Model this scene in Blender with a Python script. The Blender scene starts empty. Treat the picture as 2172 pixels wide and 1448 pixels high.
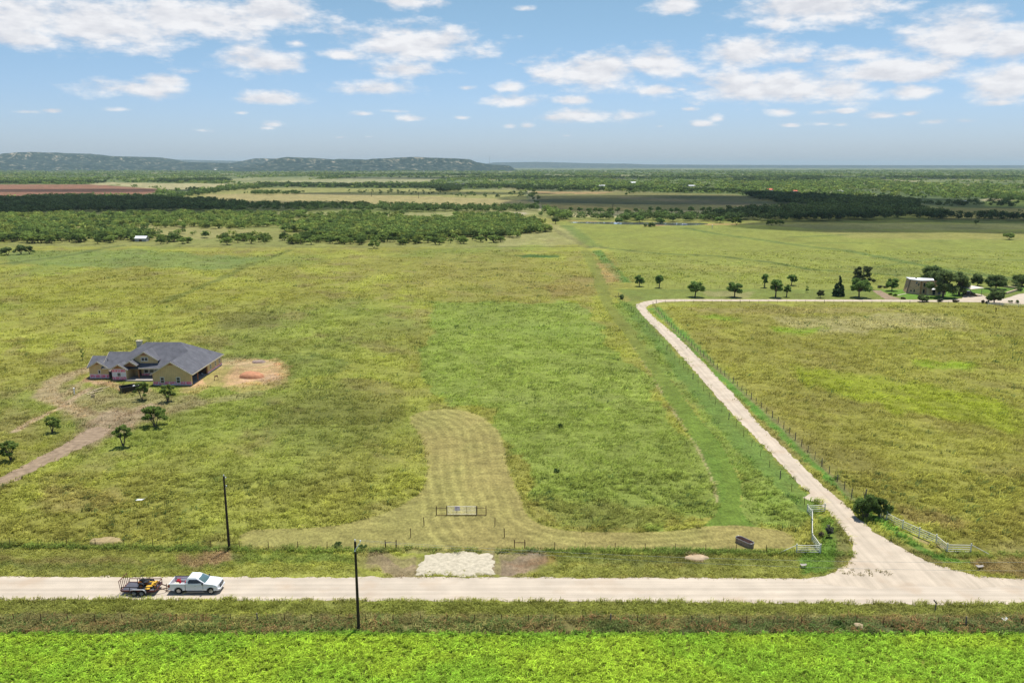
import bpy, bmesh, math, random
import numpy as np
from mathutils import Vector, Matrix
from mathutils.geometry import tessellate_polygon

# ------------------------------------------------------------------ camera, light, sky, exposure
scene = bpy.context.scene
COL = scene.collection
R = math.radians
rng = np.random.default_rng(7)
random.seed(7)

CAM_H = 48.0                      # a drone 48 m above the pasture
FOCAL, HORIZON = 1750.0, 352.0    # focal length and horizon row of the 2172 x 1448 photograph
PITCH = math.atan((724 - HORIZON) / FOCAL)
cam_d = bpy.data.cameras.new("camera")
cam = bpy.data.objects.new("camera", cam_d)
COL.objects.link(cam)
cam.location = (0, 0, CAM_H)
cam.rotation_euler = (math.pi / 2 - PITCH, 0, 0)
cam_d.sensor_width = 36.0
cam_d.lens = FOCAL / 2172 * 36.0
cam_d.clip_start = 1.0
cam_d.clip_end = 200000.0
scene.camera = cam

SUN_DIR = Vector((1.35, 2.7, 10.4)).normalized()   # towards the sun: high, beyond the field and to the right
sun_d = bpy.data.lights.new("sun", 'SUN')
sun_d.energy = 4.4
sun_d.angle = R(0.53)
sun_d.color = (1.0, 0.965, 0.9)
sun = bpy.data.objects.new("sun", sun_d)
COL.objects.link(sun)
sun.rotation_euler = SUN_DIR.to_track_quat('Z', 'Y').to_euler()
sun.location = (0, 0, 3000)

scene.view_settings.view_transform = 'Standard'
scene.view_settings.look = 'None'
scene.view_settings.exposure = 0.34
scene.view_settings.gamma = 1.0
scene.view_settings.use_curve_mapping = False
scene.cycles.max_bounces = 6
scene.cycles.diffuse_bounces = 3
scene.cycles.transmission_bounces = 4
scene.cycles.transparent_max_bounces = 8
scene.cycles.volume_bounces = 0


def px_dir(px, py):
    """Direction (azimuth, elevation) in radians of a point of the photograph, for the clouds in the sky."""
    X, Y = (px - 1086) / FOCAL, (724 - py) / FOCAL
    c, s = math.cos(PITCH), math.sin(PITCH)
    d = Vector((X, c + Y * s, -s + Y * c)).normalized()
    return math.atan2(d.x, d.y), math.asin(d.z)


SKY_STRENGTH = 0.1
CLOUDS = [  # centre, half width, height above and below it, weight
    (170, 52, 215, 56, 44, 1), (60, 86, 110, 34, 20, .9), (400, 36, 190, 44, 42, 1), (590, 34, 95, 40, 32, 1),
    (860, 4, 74, 18, 19, .85), (1432, 12, 60, 24, 22, .9), (1740, 18, 150, 32, 36, 1), (1660, 52, 62, 16, 14, .8),
    (880, 98, 150, 44, 30, 1), (862, 70, 70, 20, 20, .8), (722, 117, 46, 17, 11, .85), (548, 135, 84, 34, 26, .95), (628, 92, 36, 14, 14, .55),
    (265, 188, 116, 22, 20, .8), (350, 172, 78, 16, 14, .7), (410, 152, 50, 11, 11, .5), (850, 150, 112, 24, 20, .75),
    (800, 190, 110, 24, 18, .75), (585, 213, 74, 19, 11, .9), (870, 252, 46, 12, 8, .75), (1120, 18, 36, 9, 8, .5),
    (1250, 150, 124, 36, 38, 1), (1400, 136, 82, 32, 26, 1), (1160, 160, 50, 16, 16, .6), (1080, 184, 46, 20, 16, .75), (1090, 216, 80, 22, 14, .8),
    (1214, 214, 50, 13, 9, .85), (1590, 112, 116, 36, 36, .9), (1690, 130, 40, 14, 10, .55), (1640, 190, 180, 46, 30, 1), (1770, 192, 96, 26, 28, .9),
    (1900, 156, 150, 34, 20, 1), (1830, 118, 84, 24, 17, .85), (2040, 82, 96, 54, 44, 1), (2140, 96, 70, 44, 34, .95),
    (1936, 196, 70, 18, 13, .85), (2130, 178, 80, 50, 36, .9), (2116, 219, 46, 11, 9, .65), (1400, 193, 54, 14, 11, .8),
    (1255, 246, 110, 20, 18, .8), (1170, 250, 44, 12, 10, .7), (1330, 246, 40, 16, 14, .7), (1660, 238, 38, 10, 8, .9), (1740, 238, 34, 8, 7, .75), (1790, 236, 26, 8, 6, .7), (1880, 246, 44, 9, 7, .8), (1930, 242, 30, 9, 7, .8),
    (1490, 264, 36, 10, 7, .7), (1524, 252, 26, 14, 9, .72), (1744, 263, 30, 8, 6, .7), (1784, 264, 26, 7, 6, .65), (1980, 259, 36, 9, 6, .75), (2050, 257, 34, 8, 6, .68), (990, 188, 28, 9, 7, .68), (1080, 268, 22, 9, 7, .62),
    (580, 264, 36, 12, 9, .62), (566, 272, 26, 6, 5, .58), (60, 238, 40, 7, 5, .6), (110, 236, 30, 7, 5, .6), (1120, 268, 24, 10, 7, .68), (770, 242, 30, 8, 6, .62), (840, 236, 44, 8, 6, .55), (430, 277, 30, 8, 6, .55), (250, 233, 44, 7, 6, .5),
    (510, 240, 22, 6, 5, .55), (780, 290, 26, 6, 5, .5), (720, 292, 22, 5, 4, .5), (1400, 268, 20, 6, 5, .55), (1674, 266, 24, 6, 5, .58), (1460, 232, 28, 8, 6, .65), (1445, 190, 26, 8, 6, .6), (980, 250, 24, 6, 5, .6), (1200, 288, 24, 5, 4, .5),
]


def make_world():
    w = bpy.data.worlds.new("World")
    scene.world = w
    w.use_nodes = True
    nt = w.node_tree
    N, L = nt.nodes, nt.links
    N.clear()

    def node(t, **kw):
        n = N.new(t)
        for k, v in kw.items():
            setattr(n, k, v)
        return n

    def math_(op, a, b=None, c=None):
        n = node('ShaderNodeMath', operation=op)
        for i, v in enumerate((a, b, c)):
            if v is None:
                continue
            if isinstance(v, (int, float)):
                n.inputs[i].default_value = v
            else:
                L.new(v, n.inputs[i])
        return n.outputs[0]

    def vec(op, a, b=None, c=None):
        n = node('ShaderNodeVectorMath', operation=op)
        for i, v in enumerate((a, b, c)):
            if v is None:
                continue
            if isinstance(v, tuple):
                n.inputs[i].default_value = v
            else:
                L.new(v, n.inputs[i])
        return n.outputs['Value'] if op in ('LENGTH', 'DOT_PRODUCT') else n.outputs[0]

    sky = node('ShaderNodeTexSky', sky_type='NISHITA', sun_disc=False)
    sky.sun_elevation = math.asin(SUN_DIR.z)
    sky.sun_rotation = math.atan2(SUN_DIR.x, SUN_DIR.y)
    sky.air_density, sky.dust_density, sky.ozone_density = 1.0, 0.6, 1.4
    tc = node('ShaderNodeTexCoord')
    sep = node('ShaderNodeSeparateXYZ')
    L.new(tc.outputs['Generated'], sep.inputs[0])
    az = math_('ARCTAN2', sep.outputs[0], sep.outputs[1])
    el = math_('ARCSINE', sep.outputs[2])
    comb = node('ShaderNodeCombineXYZ')
    L.new(az, comb.inputs[0]); L.new(el, comb.inputs[1]); L.new(el, comb.inputs[2])
    p = comb.outputs[0]
    # billow: noise stretched sideways, finer towards the horizon
    ps = vec('MULTIPLY', p, (22.0, 54.0, 0.0))
    n1 = node('ShaderNodeTexNoise'); n1.inputs['Scale'].default_value = 1.0
    n1.inputs['Detail'].default_value = 7.0; n1.inputs['Roughness'].default_value = 0.61
    L.new(ps, n1.inputs['Vector'])
    # a second sample a little higher up shades the billows
    ps2 = vec('ADD', ps, (0.10, 0.42, 0.0))
    n2 = node('ShaderNodeTexNoise'); n2.inputs['Scale'].default_value = 1.0
    n2.inputs['Detail'].default_value = 4.0; n2.inputs['Roughness'].default_value = 0.5
    L.new(ps2, n2.inputs['Vector'])
    acc = None
    low = None
    for cx, cy, hw, ht, hb, wt in CLOUDS:
        a, e = px_dir(cx, cy)
        sx, st, sb = hw / FOCAL, ht / FOCAL, hb / FOCAL
        q = vec('MULTIPLY_ADD', p, (1 / sx, 1 / st, -1 / sb), (-a / sx, -e / st, e / sb))
        q = vec('MAXIMUM', q, (-99.0, 0.0, 0.0))
        d = vec('LENGTH', q)
        v = math_('MULTIPLY_ADD', d, -0.62, wt * 0.66)
        acc = v if acc is None else math_('SMOOTH_MAX', acc, v, 0.12)
    field = math_('ADD', acc, math_('MULTIPLY_ADD', n1.outputs['Fac'], 1.6, -0.68))
    mr = node('ShaderNodeMapRange', interpolation_type='SMOOTHSTEP')
    mr.inputs['From Min'].default_value = 0.0; mr.inputs['From Max'].default_value = 0.56
    L.new(field, mr.inputs['Value'])
    dens = math_('MULTIPLY', mr.outputs[0], 0.97)
    shade = math_('SUBTRACT', n1.outputs['Fac'], n2.outputs['Fac'])
    mrs = node('ShaderNodeMapRange')
    mrs.inputs['From Min'].default_value = -0.16; mrs.inputs['From Max'].default_value = 0.12
    L.new(shade, mrs.inputs['Value'])
    mixc = node('ShaderNodeMix', data_type='RGBA')
    k = 1.0 / SKY_STRENGTH
    mixc.inputs['A'].default_value = (0.575 * k, 0.585 * k, 0.625 * k, 1)
    mixc.inputs['B'].default_value = (0.74 * k, 0.74 * k, 0.755 * k, 1)
    L.new(mrs.outputs[0], mixc.inputs['Factor'])
    skyc = node('ShaderNodeMix', data_type='RGBA', blend_type='MULTIPLY')
    skyc.inputs['Factor'].default_value = 1.0
    L.new(sky.outputs[0], skyc.inputs['A'])
    hr = node('ShaderNodeMapRange', interpolation_type='SMOOTHSTEP')
    hr.inputs['From Min'].default_value = -0.01; hr.inputs['From Max'].default_value = 0.20
    L.new(el, hr.inputs['Value'])
    tint = node('ShaderNodeMix', data_type='RGBA')
    tint.inputs['A'].default_value = (0.70, 0.83, 1.22, 1)
    tint.inputs['B'].default_value = (0.70, 0.835, 0.88, 1)
    L.new(hr.outputs[0], tint.inputs['Factor'])
    L.new(tint.outputs['Result'], skyc.inputs['B'])
    mix = node('ShaderNodeMix', data_type='RGBA')
    L.new(dens, mix.inputs['Factor'])
    L.new(skyc.outputs['Result'], mix.inputs['A'])
    L.new(mixc.outputs['Result'], mix.inputs['B'])
    bg = node('ShaderNodeBackground')
    bg.inputs['Strength'].default_value = SKY_STRENGTH
    L.new(mix.outputs['Result'], bg.inputs['Color'])
    out = node('ShaderNodeOutputWorld')
    L.new(bg.outputs[0], out.inputs['Surface'])


make_world()
HAZE_DENSITY = 3.6e-5

# ------------------------------------------------------------------ helpers


def G(px, py, z=0.0):
    """The point at height z that the photograph shows at (px, py)."""
    X, Y = (px - 1086) / FOCAL, (724 - py) / FOCAL
    c, s = math.cos(PITCH), math.sin(PITCH)
    t = (z - CAM_H) / (-s + Y * c)
    return np.array([X * t, (c + Y * s) * t])


def top_z(x, y, py):
    """Height above (x, y) that shows at row py of the photograph."""
    lo, hi = -5.0, 400.0
    c, s = math.cos(PITCH), math.sin(PITCH)
    for _ in range(50):
        m = (lo + hi) / 2
        dz = m - CAM_H
        row = 724 - FOCAL * (y * s + dz * c) / (y * c - dz * s)
        if row > py:
            lo = m
        else:
            hi = m
    return lo


def GP(pts):
    return np.array([G(*p) for p in pts])


def hash2(ix, iy, seed):
    h = (ix.astype(np.int64) * 374761393 + iy.astype(np.int64) * 668265263 + seed * 982451653) & 0xFFFFFFFF
    h = ((h ^ (h >> 13)) * 1274126177) & 0xFFFFFFFF
    return ((h ^ (h >> 16)) & 0xFFFF) / 65535.0


def vnoise(x, y, seed=0):
    ix, iy = np.floor(x), np.floor(y)
    fx, fy = x - ix, y - iy
    fx, fy = fx * fx * (3 - 2 * fx), fy * fy * (3 - 2 * fy)
    a, b = hash2(ix, iy, seed), hash2(ix + 1, iy, seed)
    c, d = hash2(ix, iy + 1, seed), hash2(ix + 1, iy + 1, seed)
    return (a * (1 - fx) + b * fx) * (1 - fy) + (c * (1 - fx) + d * fx) * fy


def fbm(x, y, seed=0, octs=4):
    t, amp, tot = 0.0, 1.0, 0.0
    for o in range(octs):
        ca, sa = math.cos(.55 + 1.1 * o), math.sin(.55 + 1.1 * o)      # each octave turned, so that no lattice shows
        t = t + amp * vnoise((x * ca - y * sa) * 2 ** o + 17.3 * o, (x * sa + y * ca) * 2 ** o - 9.1 * o, seed + o)
        tot += amp
        amp *= 0.55
    return t / tot


def sstep(a, b, v):
    t = np.clip((v - a) / (b - a), 0, 1)
    return t * t * (3 - 2 * t)


def inside(poly, x, y):
    res = np.zeros(x.shape, bool)
    lo, hi = poly.min(0), poly.max(0)
    sel = np.where((x >= lo[0]) & (x <= hi[0]) & (y >= lo[1]) & (y <= hi[1]))[0]
    if len(sel) == 0:
        return res
    xs, ys = x[sel], y[sel]
    r = np.zeros(xs.shape, bool)
    n = len(poly)
    for i in range(n):
        x0, y0 = poly[i]
        x1, y1 = poly[(i + 1) % n]
        if y0 == y1:
            continue
        c = ((y0 > ys) != (y1 > ys)) & (xs < (x1 - x0) * (ys - y0) / (y1 - y0) + x0)
        r ^= c
    res[sel] = r
    return res


def dist_line(pts, x, y, reach):
    """Distance to a polyline; far points are left at 1e9."""
    d = np.full(x.shape, 1e9)
    for (x0, y0), (x1, y1) in zip(pts[:-1], pts[1:]):
        sel = np.where((x > min(x0, x1) - reach) & (x < max(x0, x1) + reach) & (y > min(y0, y1) - reach) & (y < max(y0, y1) + reach))[0]
        if len(sel) == 0:
            continue
        xs, ys = x[sel], y[sel]
        dx, dy = x1 - x0, y1 - y0
        t = np.clip(((xs - x0) * dx + (ys - y0) * dy) / max(dx * dx + dy * dy, 1e-9), 0, 1)
        d[sel] = np.minimum(d[sel], np.hypot(xs - x0 - t * dx, ys - y0 - t * dy))
    return d


def densify(pts, step, closed=True):
    out = []
    n = len(pts)
    for i in range(n if closed else n - 1):
        a, b = np.array(pts[i], float), np.array(pts[(i + 1) % n], float)
        k = max(1, int(np.linalg.norm(b - a) / step))
        for j in range(k):
            out.append(a + (b - a) * j / k)
    if not closed:
        out.append(np.array(pts[-1], float))
    return np.array(out)


def smooth(pts, rounds=2, closed=True):
    p = np.array(pts, float)
    for _ in range(rounds):
        if closed:
            q = np.roll(p, -1, 0)
            p = np.stack([.75 * p + .25 * q, .25 * p + .75 * q], 1).reshape(-1, 2)
        else:
            a, b = p[:-1], p[1:]
            p = np.vstack([p[:1], np.stack([.75 * a + .25 * b, .25 * a + .75 * b], 1).reshape(-1, 2), p[-1:]])
    return p


# ---- materials


def mat(name, color, rough=0.7, metal=0.0, var=0.12, scale=3.0, bump=0.0, bscale=20.0, spec=0.3, attr=None, coat=0.0):
    """Principled material whose colour wanders with object-space noise."""
    m = bpy.data.materials.new(name)
    m.use_nodes = True
    nt = m.node_tree
    N, L = nt.nodes, nt.links
    b = N['Principled BSDF']
    b.inputs['Roughness'].default_value = rough
    b.inputs['Metallic'].default_value = metal
    b.inputs['Specular IOR Level'].default_value = spec
    b.inputs['Coat Weight'].default_value = coat
    tc = N.new('ShaderNodeTexCoord')
    no = N.new('ShaderNodeTexNoise')
    no.inputs['Scale'].default_value = scale
    no.inputs['Detail'].default_value = 5
    L.new(tc.outputs['Object'], no.inputs['Vector'])
    mr = N.new('ShaderNodeMapRange')
    mr.inputs['From Min'].default_value = 0.3
    mr.inputs['From Max'].default_value = 0.7
    mr.inputs['To Min'].default_value = 1 - var
    mr.inputs['To Max'].default_value = 1 + var
    L.new(no.outputs['Fac'], mr.inputs['Value'])
    mx = N.new('ShaderNodeVectorMath')
    mx.operation = 'SCALE'
    L.new(mr.outputs[0], mx.inputs['Scale'])
    if attr:
        at = N.new('ShaderNodeAttribute')
        at.attribute_name = attr
        L.new(at.outputs['Color'], mx.inputs[0])
    else:
        mx.inputs[0].default_value = color[:3]
    L.new(mx.outputs[0], b.inputs['Base Color'])
    if bump:
        nb = N.new('ShaderNodeTexNoise')
        nb.inputs['Scale'].default_value = bscale
        nb.inputs['Detail'].default_value = 4
        L.new(tc.outputs['Object'], nb.inputs['Vector'])
        bp = N.new('ShaderNodeBump')
        bp.inputs['Strength'].default_value = bump
        bp.inputs['Distance'].default_value = 0.05
        L.new(nb.outputs['Fac'], bp.inputs['Height'])
        L.new(bp.outputs[0], b.inputs['Normal'])
    return m


def leaf_mat(name, color=None, attr=None, trans=0.35, var=0.25, vscale=0.6):
    """Foliage: diffuse and translucent, tinted leaf by leaf."""
    m = bpy.data.materials.new(name)
    m.use_nodes = True
    nt = m.node_tree
    N, L = nt.nodes, nt.links
    N.clear()
    out = N.new('ShaderNodeOutputMaterial')
    d = N.new('ShaderNodeBsdfDiffuse')
    t = N.new('ShaderNodeBsdfTranslucent')
    mx = N.new('ShaderNodeMixShader')
    mx.inputs[0].default_value = trans
    L.new(d.outputs[0], mx.inputs[1]); L.new(t.outputs[0], mx.inputs[2]); L.new(mx.outputs[0], out.inputs[0])
    sc = N.new('ShaderNodeVectorMath')
    sc.operation = 'SCALE'
    if attr:
        at = N.new('ShaderNodeAttribute'); at.attribute_name = attr
        L.new(at.outputs['Color'], sc.inputs[0])
    else:
        sc.inputs[0].default_value = color
    g = N.new('ShaderNodeNewGeometry')
    no = N.new('ShaderNodeTexNoise')
    no.inputs['Scale'].default_value = vscale
    no.inputs['Detail'].default_value = 3
    L.new(g.outputs['Position'], no.inputs['Vector'])
    mr = N.new('ShaderNodeMapRange')
    mr.inputs['From Min'].default_value = .3; mr.inputs['From Max'].default_value = .7
    mr.inputs['To Min'].default_value = 1 - var; mr.inputs['To Max'].default_value = 1 + var
    L.new(no.outputs['Fac'], mr.inputs['Value'])
    mu = N.new('ShaderNodeMath'); mu.operation = 'MULTIPLY_ADD'
    mr2 = N.new('ShaderNodeMath'); mr2.operation = 'MULTIPLY_ADD'
    mr2.inputs[1].default_value = 0.5; mr2.inputs[2].default_value = 0.75
    L.new(g.outputs['Random Per Island'], mr2.inputs[0])
    mu.operation = 'MULTIPLY'
    L.new(mr.outputs[0], mu.inputs[0]); L.new(mr2.outputs[0], mu.inputs[1])
    L.new(mu.outputs[0], sc.inputs['Scale'])
    L.new(sc.outputs[0], d.inputs['Color']); L.new(sc.outputs[0], t.inputs['Color'])
    return m


# ---- meshes


def mesh_np(name, V, F, m, col=None, smooth_=False):
    me = bpy.data.meshes.new(name)
    V = np.asarray(V, np.float32)
    F = np.asarray(F, np.int32)
    k = F.shape[1]
    me.vertices.add(len(V))
    me.vertices.foreach_set('co', V.ravel())
    me.loops.add(F.size)
    me.loops.foreach_set('vertex_index', F.ravel())
    me.polygons.add(len(F))
    me.polygons.foreach_set('loop_start', np.arange(0, F.size, k, dtype=np.int32))
    me.polygons.foreach_set('loop_total', np.full(len(F), k, np.int32))
    if smooth_:
        me.polygons.foreach_set('use_smooth', np.ones(len(F), bool))
    me.update()
    me.validate()
    if col is not None:
        a = me.color_attributes.new('col', 'FLOAT_COLOR', 'POINT')
        c4 = np.ones((len(V), 4), np.float32)
        c4[:, :3] = col
        a.data.foreach_set('color', c4.ravel())
    for mm in (m if isinstance(m, (list, tuple)) else [m]):
        me.materials.append(mm)
    return me


def link(name, me, parent=None, loc=None):
    o = bpy.data.objects.new(name, me)
    COL.objects.link(o)
    if parent is not None:
        o.parent = parent
    if loc is not None:
        o.location = loc
    return o


def tag(o, label=None, cat=None, group=None, kind=None):
    if label: o['label'] = label
    if cat: o['category'] = cat
    if group: o['group'] = group
    if kind: o['kind'] = kind
    return o


def thing(name, label, cat, loc=(0, 0, 0), rz=0.0, group=None):
    o = bpy.data.objects.new(name, None)
    COL.objects.link(o)
    o.empty_display_size = 0.3
    o.location = loc
    o.rotation_euler = (0, 0, rz)
    return tag(o, label, cat, group)


def copy_thing(root, label=None, cat=None, group=None):
    def rec(o, par):
        c = o.copy()
        COL.objects.link(c)
        if par is not None:
            c.parent = par
        for ch in o.children:
            rec(ch, c)
        return c
    kids = rec(root, None)
    return tag(kids, label, cat, group)


class MB:
    """Collects shapes and links them as one mesh object."""

    def __init__(self):
        self.v, self.f = [], []

    def add(self, vs, fs):
        o = len(self.v)
        self.v += [tuple(map(float, q)) for q in vs]
        self.f += [tuple(i + o for i in f) for f in fs]
        return self

    def box(self, x0, x1, y0, y1, z0, z1):
        vs = [(x0, y0, z0), (x1, y0, z0), (x1, y1, z0), (x0, y1, z0), (x0, y0, z1), (x1, y0, z1), (x1, y1, z1), (x0, y1, z1)]
        return self.add(vs, [(0, 3, 2, 1), (4, 5, 6, 7), (0, 1, 5, 4), (1, 2, 6, 5), (2, 3, 7, 6), (3, 0, 4, 7)])

    def hexa(self, bot, top):
        n = len(bot)
        vs = list(bot) + list(top)
        fs = [tuple(reversed(range(n))), tuple(range(n, 2 * n))]
        fs += [(i, (i + 1) % n, n + (i + 1) % n, n + i) for i in range(n)]
        return self.add(vs, fs)

    def poly(self, pts):
        return self.add(pts, [tuple(range(len(pts)))])

    def tube(self, p0, p1, r0, r1=None, n=8, cap=True):
        r1 = r0 if r1 is None else r1
        p0, p1 = Vector(p0), Vector(p1)
        d = (p1 - p0).normalized()
        u = d.orthogonal().normalized()
        w = d.cross(u)
        vs = []
        for p, r in ((p0, r0), (p1, r1)):
            for i in range(n):
                a = 2 * math.pi * i / n
                vs.append(p + (u * math.cos(a) + w * math.sin(a)) * r)
        fs = [(i, (i + 1) % n, n + (i + 1) % n, n + i) for i in range(n)]
        if cap:
            fs += [tuple(reversed(range(n))), tuple(range(n, 2 * n))]
        return self.add(vs, fs)

    def bar(self, p0, p1, w, h=None):
        """A square bar."""
        h = w if h is None else h
        p0, p1 = Vector(p0), Vector(p1)
        d = (p1 - p0).normalized()
        u = d.cross(Vector((0, 0, 1)))
        u = u.normalized() if u.length > 1e-4 else Vector((1, 0, 0))
        t = u.cross(d)
        vs = []
        for p in (p0, p1):
            for a, b in ((-1, -1), (1, -1), (1, 1), (-1, 1)):
                vs.append(p + u * a * w / 2 + t * b * h / 2)
        return self.add(vs, [(3, 2, 1, 0), (4, 5, 6, 7), (0, 1, 5, 4), (1, 2, 6, 5), (2, 3, 7, 6), (3, 0, 4, 7)])

    def prism(self, prof, axis, a, b):
        """A profile of (u, v) swept along an axis: 'y' gives (u, *, v), 'x' gives (*, u, v), 'z' gives (u, v, *)."""
        def at(u, v, t):
            return {'y': (u, t, v), 'x': (t, u, v), 'z': (u, v, t)}[axis]
        n = len(prof)
        vs = [at(u, v, a) for u, v in prof] + [at(u, v, b) for u, v in prof]
        tri = tessellate_polygon([[Vector((u, v, 0)) for u, v in prof]])
        fs = [tuple(t) for t in tri] + [tuple(n + i for i in reversed(t)) for t in tri]
        fs += [(i, (i + 1) % n, n + (i + 1) % n, n + i) for i in range(n)]
        return self.add(vs, fs)

    def lathe(self, prof, axis='z', c=(0, 0, 0), n=20):
        """(radius, height) pairs turned about an axis."""
        vs = []
        for r, h in prof:
            for i in range(n):
                a = 2 * math.pi * i / n
                q = {'z': (r * math.cos(a), r * math.sin(a), h), 'y': (r * math.cos(a), h, r * math.sin(a)), 'x': (h, r * math.cos(a), r * math.sin(a))}[axis]
                vs.append((q[0] + c[0], q[1] + c[1], q[2] + c[2]))
        fs = []
        for j in range(len(prof) - 1):
            for i in range(n):
                fs.append((j * n + i, j * n + (i + 1) % n, (j + 1) * n + (i + 1) % n, (j + 1) * n + i))
        return self.add(vs, fs)

    def mesh(self, name, m):
        me = bpy.data.meshes.new(name)
        me.from_pydata(self.v, [], self.f)
        bm = bmesh.new()
        bm.from_mesh(me)
        bmesh.ops.recalc_face_normals(bm, faces=bm.faces)
        bm.to_mesh(me)
        bm.free()
        for mm in (m if isinstance(m, (list, tuple)) else [m]):
            me.materials.append(mm)
        return me

    def build(self, name, m, parent=None, loc=None, bevel=0.0, smooth_=False):
        o = link(name, self.mesh(name, m), parent, loc)
        if smooth_:
            for p in o.data.polygons:
                p.use_smooth = True
        if bevel:
            b = o.modifiers.new('bevel', 'BEVEL')
            b.width = bevel
            b.segments = 2
            b.limit_method = 'ANGLE'
            b.angle_limit = R(35)
        return o


def sheet(name, poly, z, m, jag=0.0, step=0.5, seed=3, parent=None, thick=0.0):
    """A flat sheet with a ragged outline."""
    p = densify(poly, step)
    if jag:
        nx = np.roll(p, -1, 0) - np.roll(p, 1, 0)
        ln = np.linalg.norm(nx, axis=1, keepdims=True) + 1e-9
        nrm = np.stack([nx[:, 1], -nx[:, 0]], 1) / ln
        k = (fbm(p[:, 0] / 1.1, p[:, 1] / 1.1, seed, 3) - .5) * 2
        p = p + nrm * (k * jag)[:, None]
    tri = tessellate_polygon([[Vector((a, b, 0)) for a, b in p]])
    n = len(p)
    V = [(a, b, z) for a, b in p]
    F = [tuple(t) for t in tri]
    me = bpy.data.meshes.new(name)
    me.from_pydata(V, [], F)
    bm = bmesh.new(); bm.from_mesh(me)
    bmesh.ops.recalc_face_normals(bm, faces=bm.faces)
    for f in bm.faces:
        if f.normal.z < 0:
            f.normal_flip()
    bm.to_mesh(me); bm.free()
    me.materials.append(m)
    return link(name, me, parent)


def ring_poly(left, right):
    return np.vstack([left, right[::-1]])

# ------------------------------------------------------------------ the ground: what grows where
OLIVE, LIME, GREEN = np.array((.205, .198, .043)), np.array((.240, .246, .046)), np.array((.130, .180, .040))
BROWN, DKGRN, STRAW = np.array((.185, .150, .060)), np.array((.066, .088, .026)), np.array((.27, .235, .105))
MOWN = np.array((.270, .225, .078))
DIRT = np.array((.33, .24, .15))
RED = np.array((.47, .27, .15))

ROAD_TOP = [(-700, 1219), (0, 1222), (500, 1223), (1086, 1224), (1500, 1226), (1720, 1226), (1750, 1219), (1772, 1211.5), (1795, 1198), (1809, 1177), (1808, 1154), (1784, 1117), (1760, 1088),
            (1747, 1074), (1737, 1064), (1718, 1061), (1704, 1055), (1716, 1046), (1700, 1030), (1640, 965), (1575, 900), (1522, 843), (1468, 780), (1408, 714), (1365, 671),
            (1349, 652), (1350, 645), (1366, 639.5), (1391, 635.6), (1437, 634.6), (1720, 635.3), (1868, 635.4), (2011, 636.5), (2040, 633), (2066, 626), (2074, 623),
            (2096, 631), (2100, 637), (2172, 641), (2400, 644)]
ROAD_BOT = [(2400, 648), (2172, 645), (2100, 641), (2011, 640.6), (1868, 639.8), (1720, 639.2), (1471, 638.7), (1408, 640), (1380, 645.2), (1370, 653), (1385, 671), (1437, 714),
            (1494, 771), (1557, 837), (1610, 900), (1680, 966), (1745, 1030), (1790, 1067), (1824, 1101), (1853, 1127.5), (1898, 1154), (1932, 1172), (1969, 1191), (2011, 1204),
            (2074, 1220), (2172, 1229), (2900, 1232), (2900, 1286), (2172, 1282), (1500, 1278), (1086, 1275), (600, 1273), (0, 1271), (-700, 1268)]
ROAD_PX = ROAD_TOP + ROAD_BOT
ROAD_W = GP(ROAD_PX)

MOWN_PX = smooth([(862, 888), (889, 872.5), (935, 866), (980, 868.7), (1019, 882), (1049, 903), (1065, 928), (1072, 966), (1080, 1000), (1093, 1031), (1108, 1058), (1114, 1088), (1137, 1107),
           (1183, 1123), (1259, 1129), (1355, 1128.5), (1431, 1124.7), (1508, 1114.4), (1567, 1114), (1621, 1119), (1661, 1125), (1685, 1136), (1686, 1152), (1674, 1164), (1300, 1164),
           (1120, 1166), (930, 1168), (800, 1166), (640, 1166), (496, 1166), (512, 1124), (600, 1121), (700, 1117), (763, 1103), (826, 1085), (865, 1063), (889, 1046), (904, 1016), (906, 985), (900, 943), (885, 916)], 1)
MOWN_W = GP(MOWN_PX)
MOWN_EDGE = GP([(980, 868.7), (1019, 882), (1049, 903), (1065, 928), (1072, 966), (1080, 1000), (1093, 1031), (1108, 1058), (1116, 1090), (1137, 1107), (1183, 1123), (1259, 1129), (1355, 1128.5), (1431, 1124.7), (1508, 1114.4)])
LANE_L = GP([(1231, 532), (1254, 577), (1262, 608), (1272, 640), (1305, 686), (1343, 737), (1388, 803), (1407, 840), (1446, 897), (1481, 951), (1508, 1004), (1523, 1060), (1517, 1092), (1488, 1115)])
LANE_R = GP([(1252, 532), (1280, 582), (1290, 612), (1299, 645), (1335, 688), (1366, 734), (1409, 786), (1452, 845), (1489, 893), (1538, 955), (1569, 1012), (1575, 1055), (1572, 1088), (1600, 1117)])
LANE_W = ring_poly(smooth(LANE_L, 2, False), smooth(LANE_R, 2, False))
DDRV_W = GP(smooth([(-260, 1150), (0, 1034), (60, 1004), (120, 975), (170, 951), (200, 937), (228, 922), (232, 908), (205, 903), (180, 912), (160, 926), (140, 940), (100, 960), (50, 986), (0, 1012), (-260, 1118)], 1))
FIELD_GREEN = GP([(930, 640), (1240, 640), (1330, 760), (1420, 880), (1490, 980), (1530, 1085), (1420, 1120), (1180, 1115), (1110, 1060), (1080, 960), (1050, 880), (980, 850), (880, 780)])
CROP_EDGE = 78.35

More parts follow.
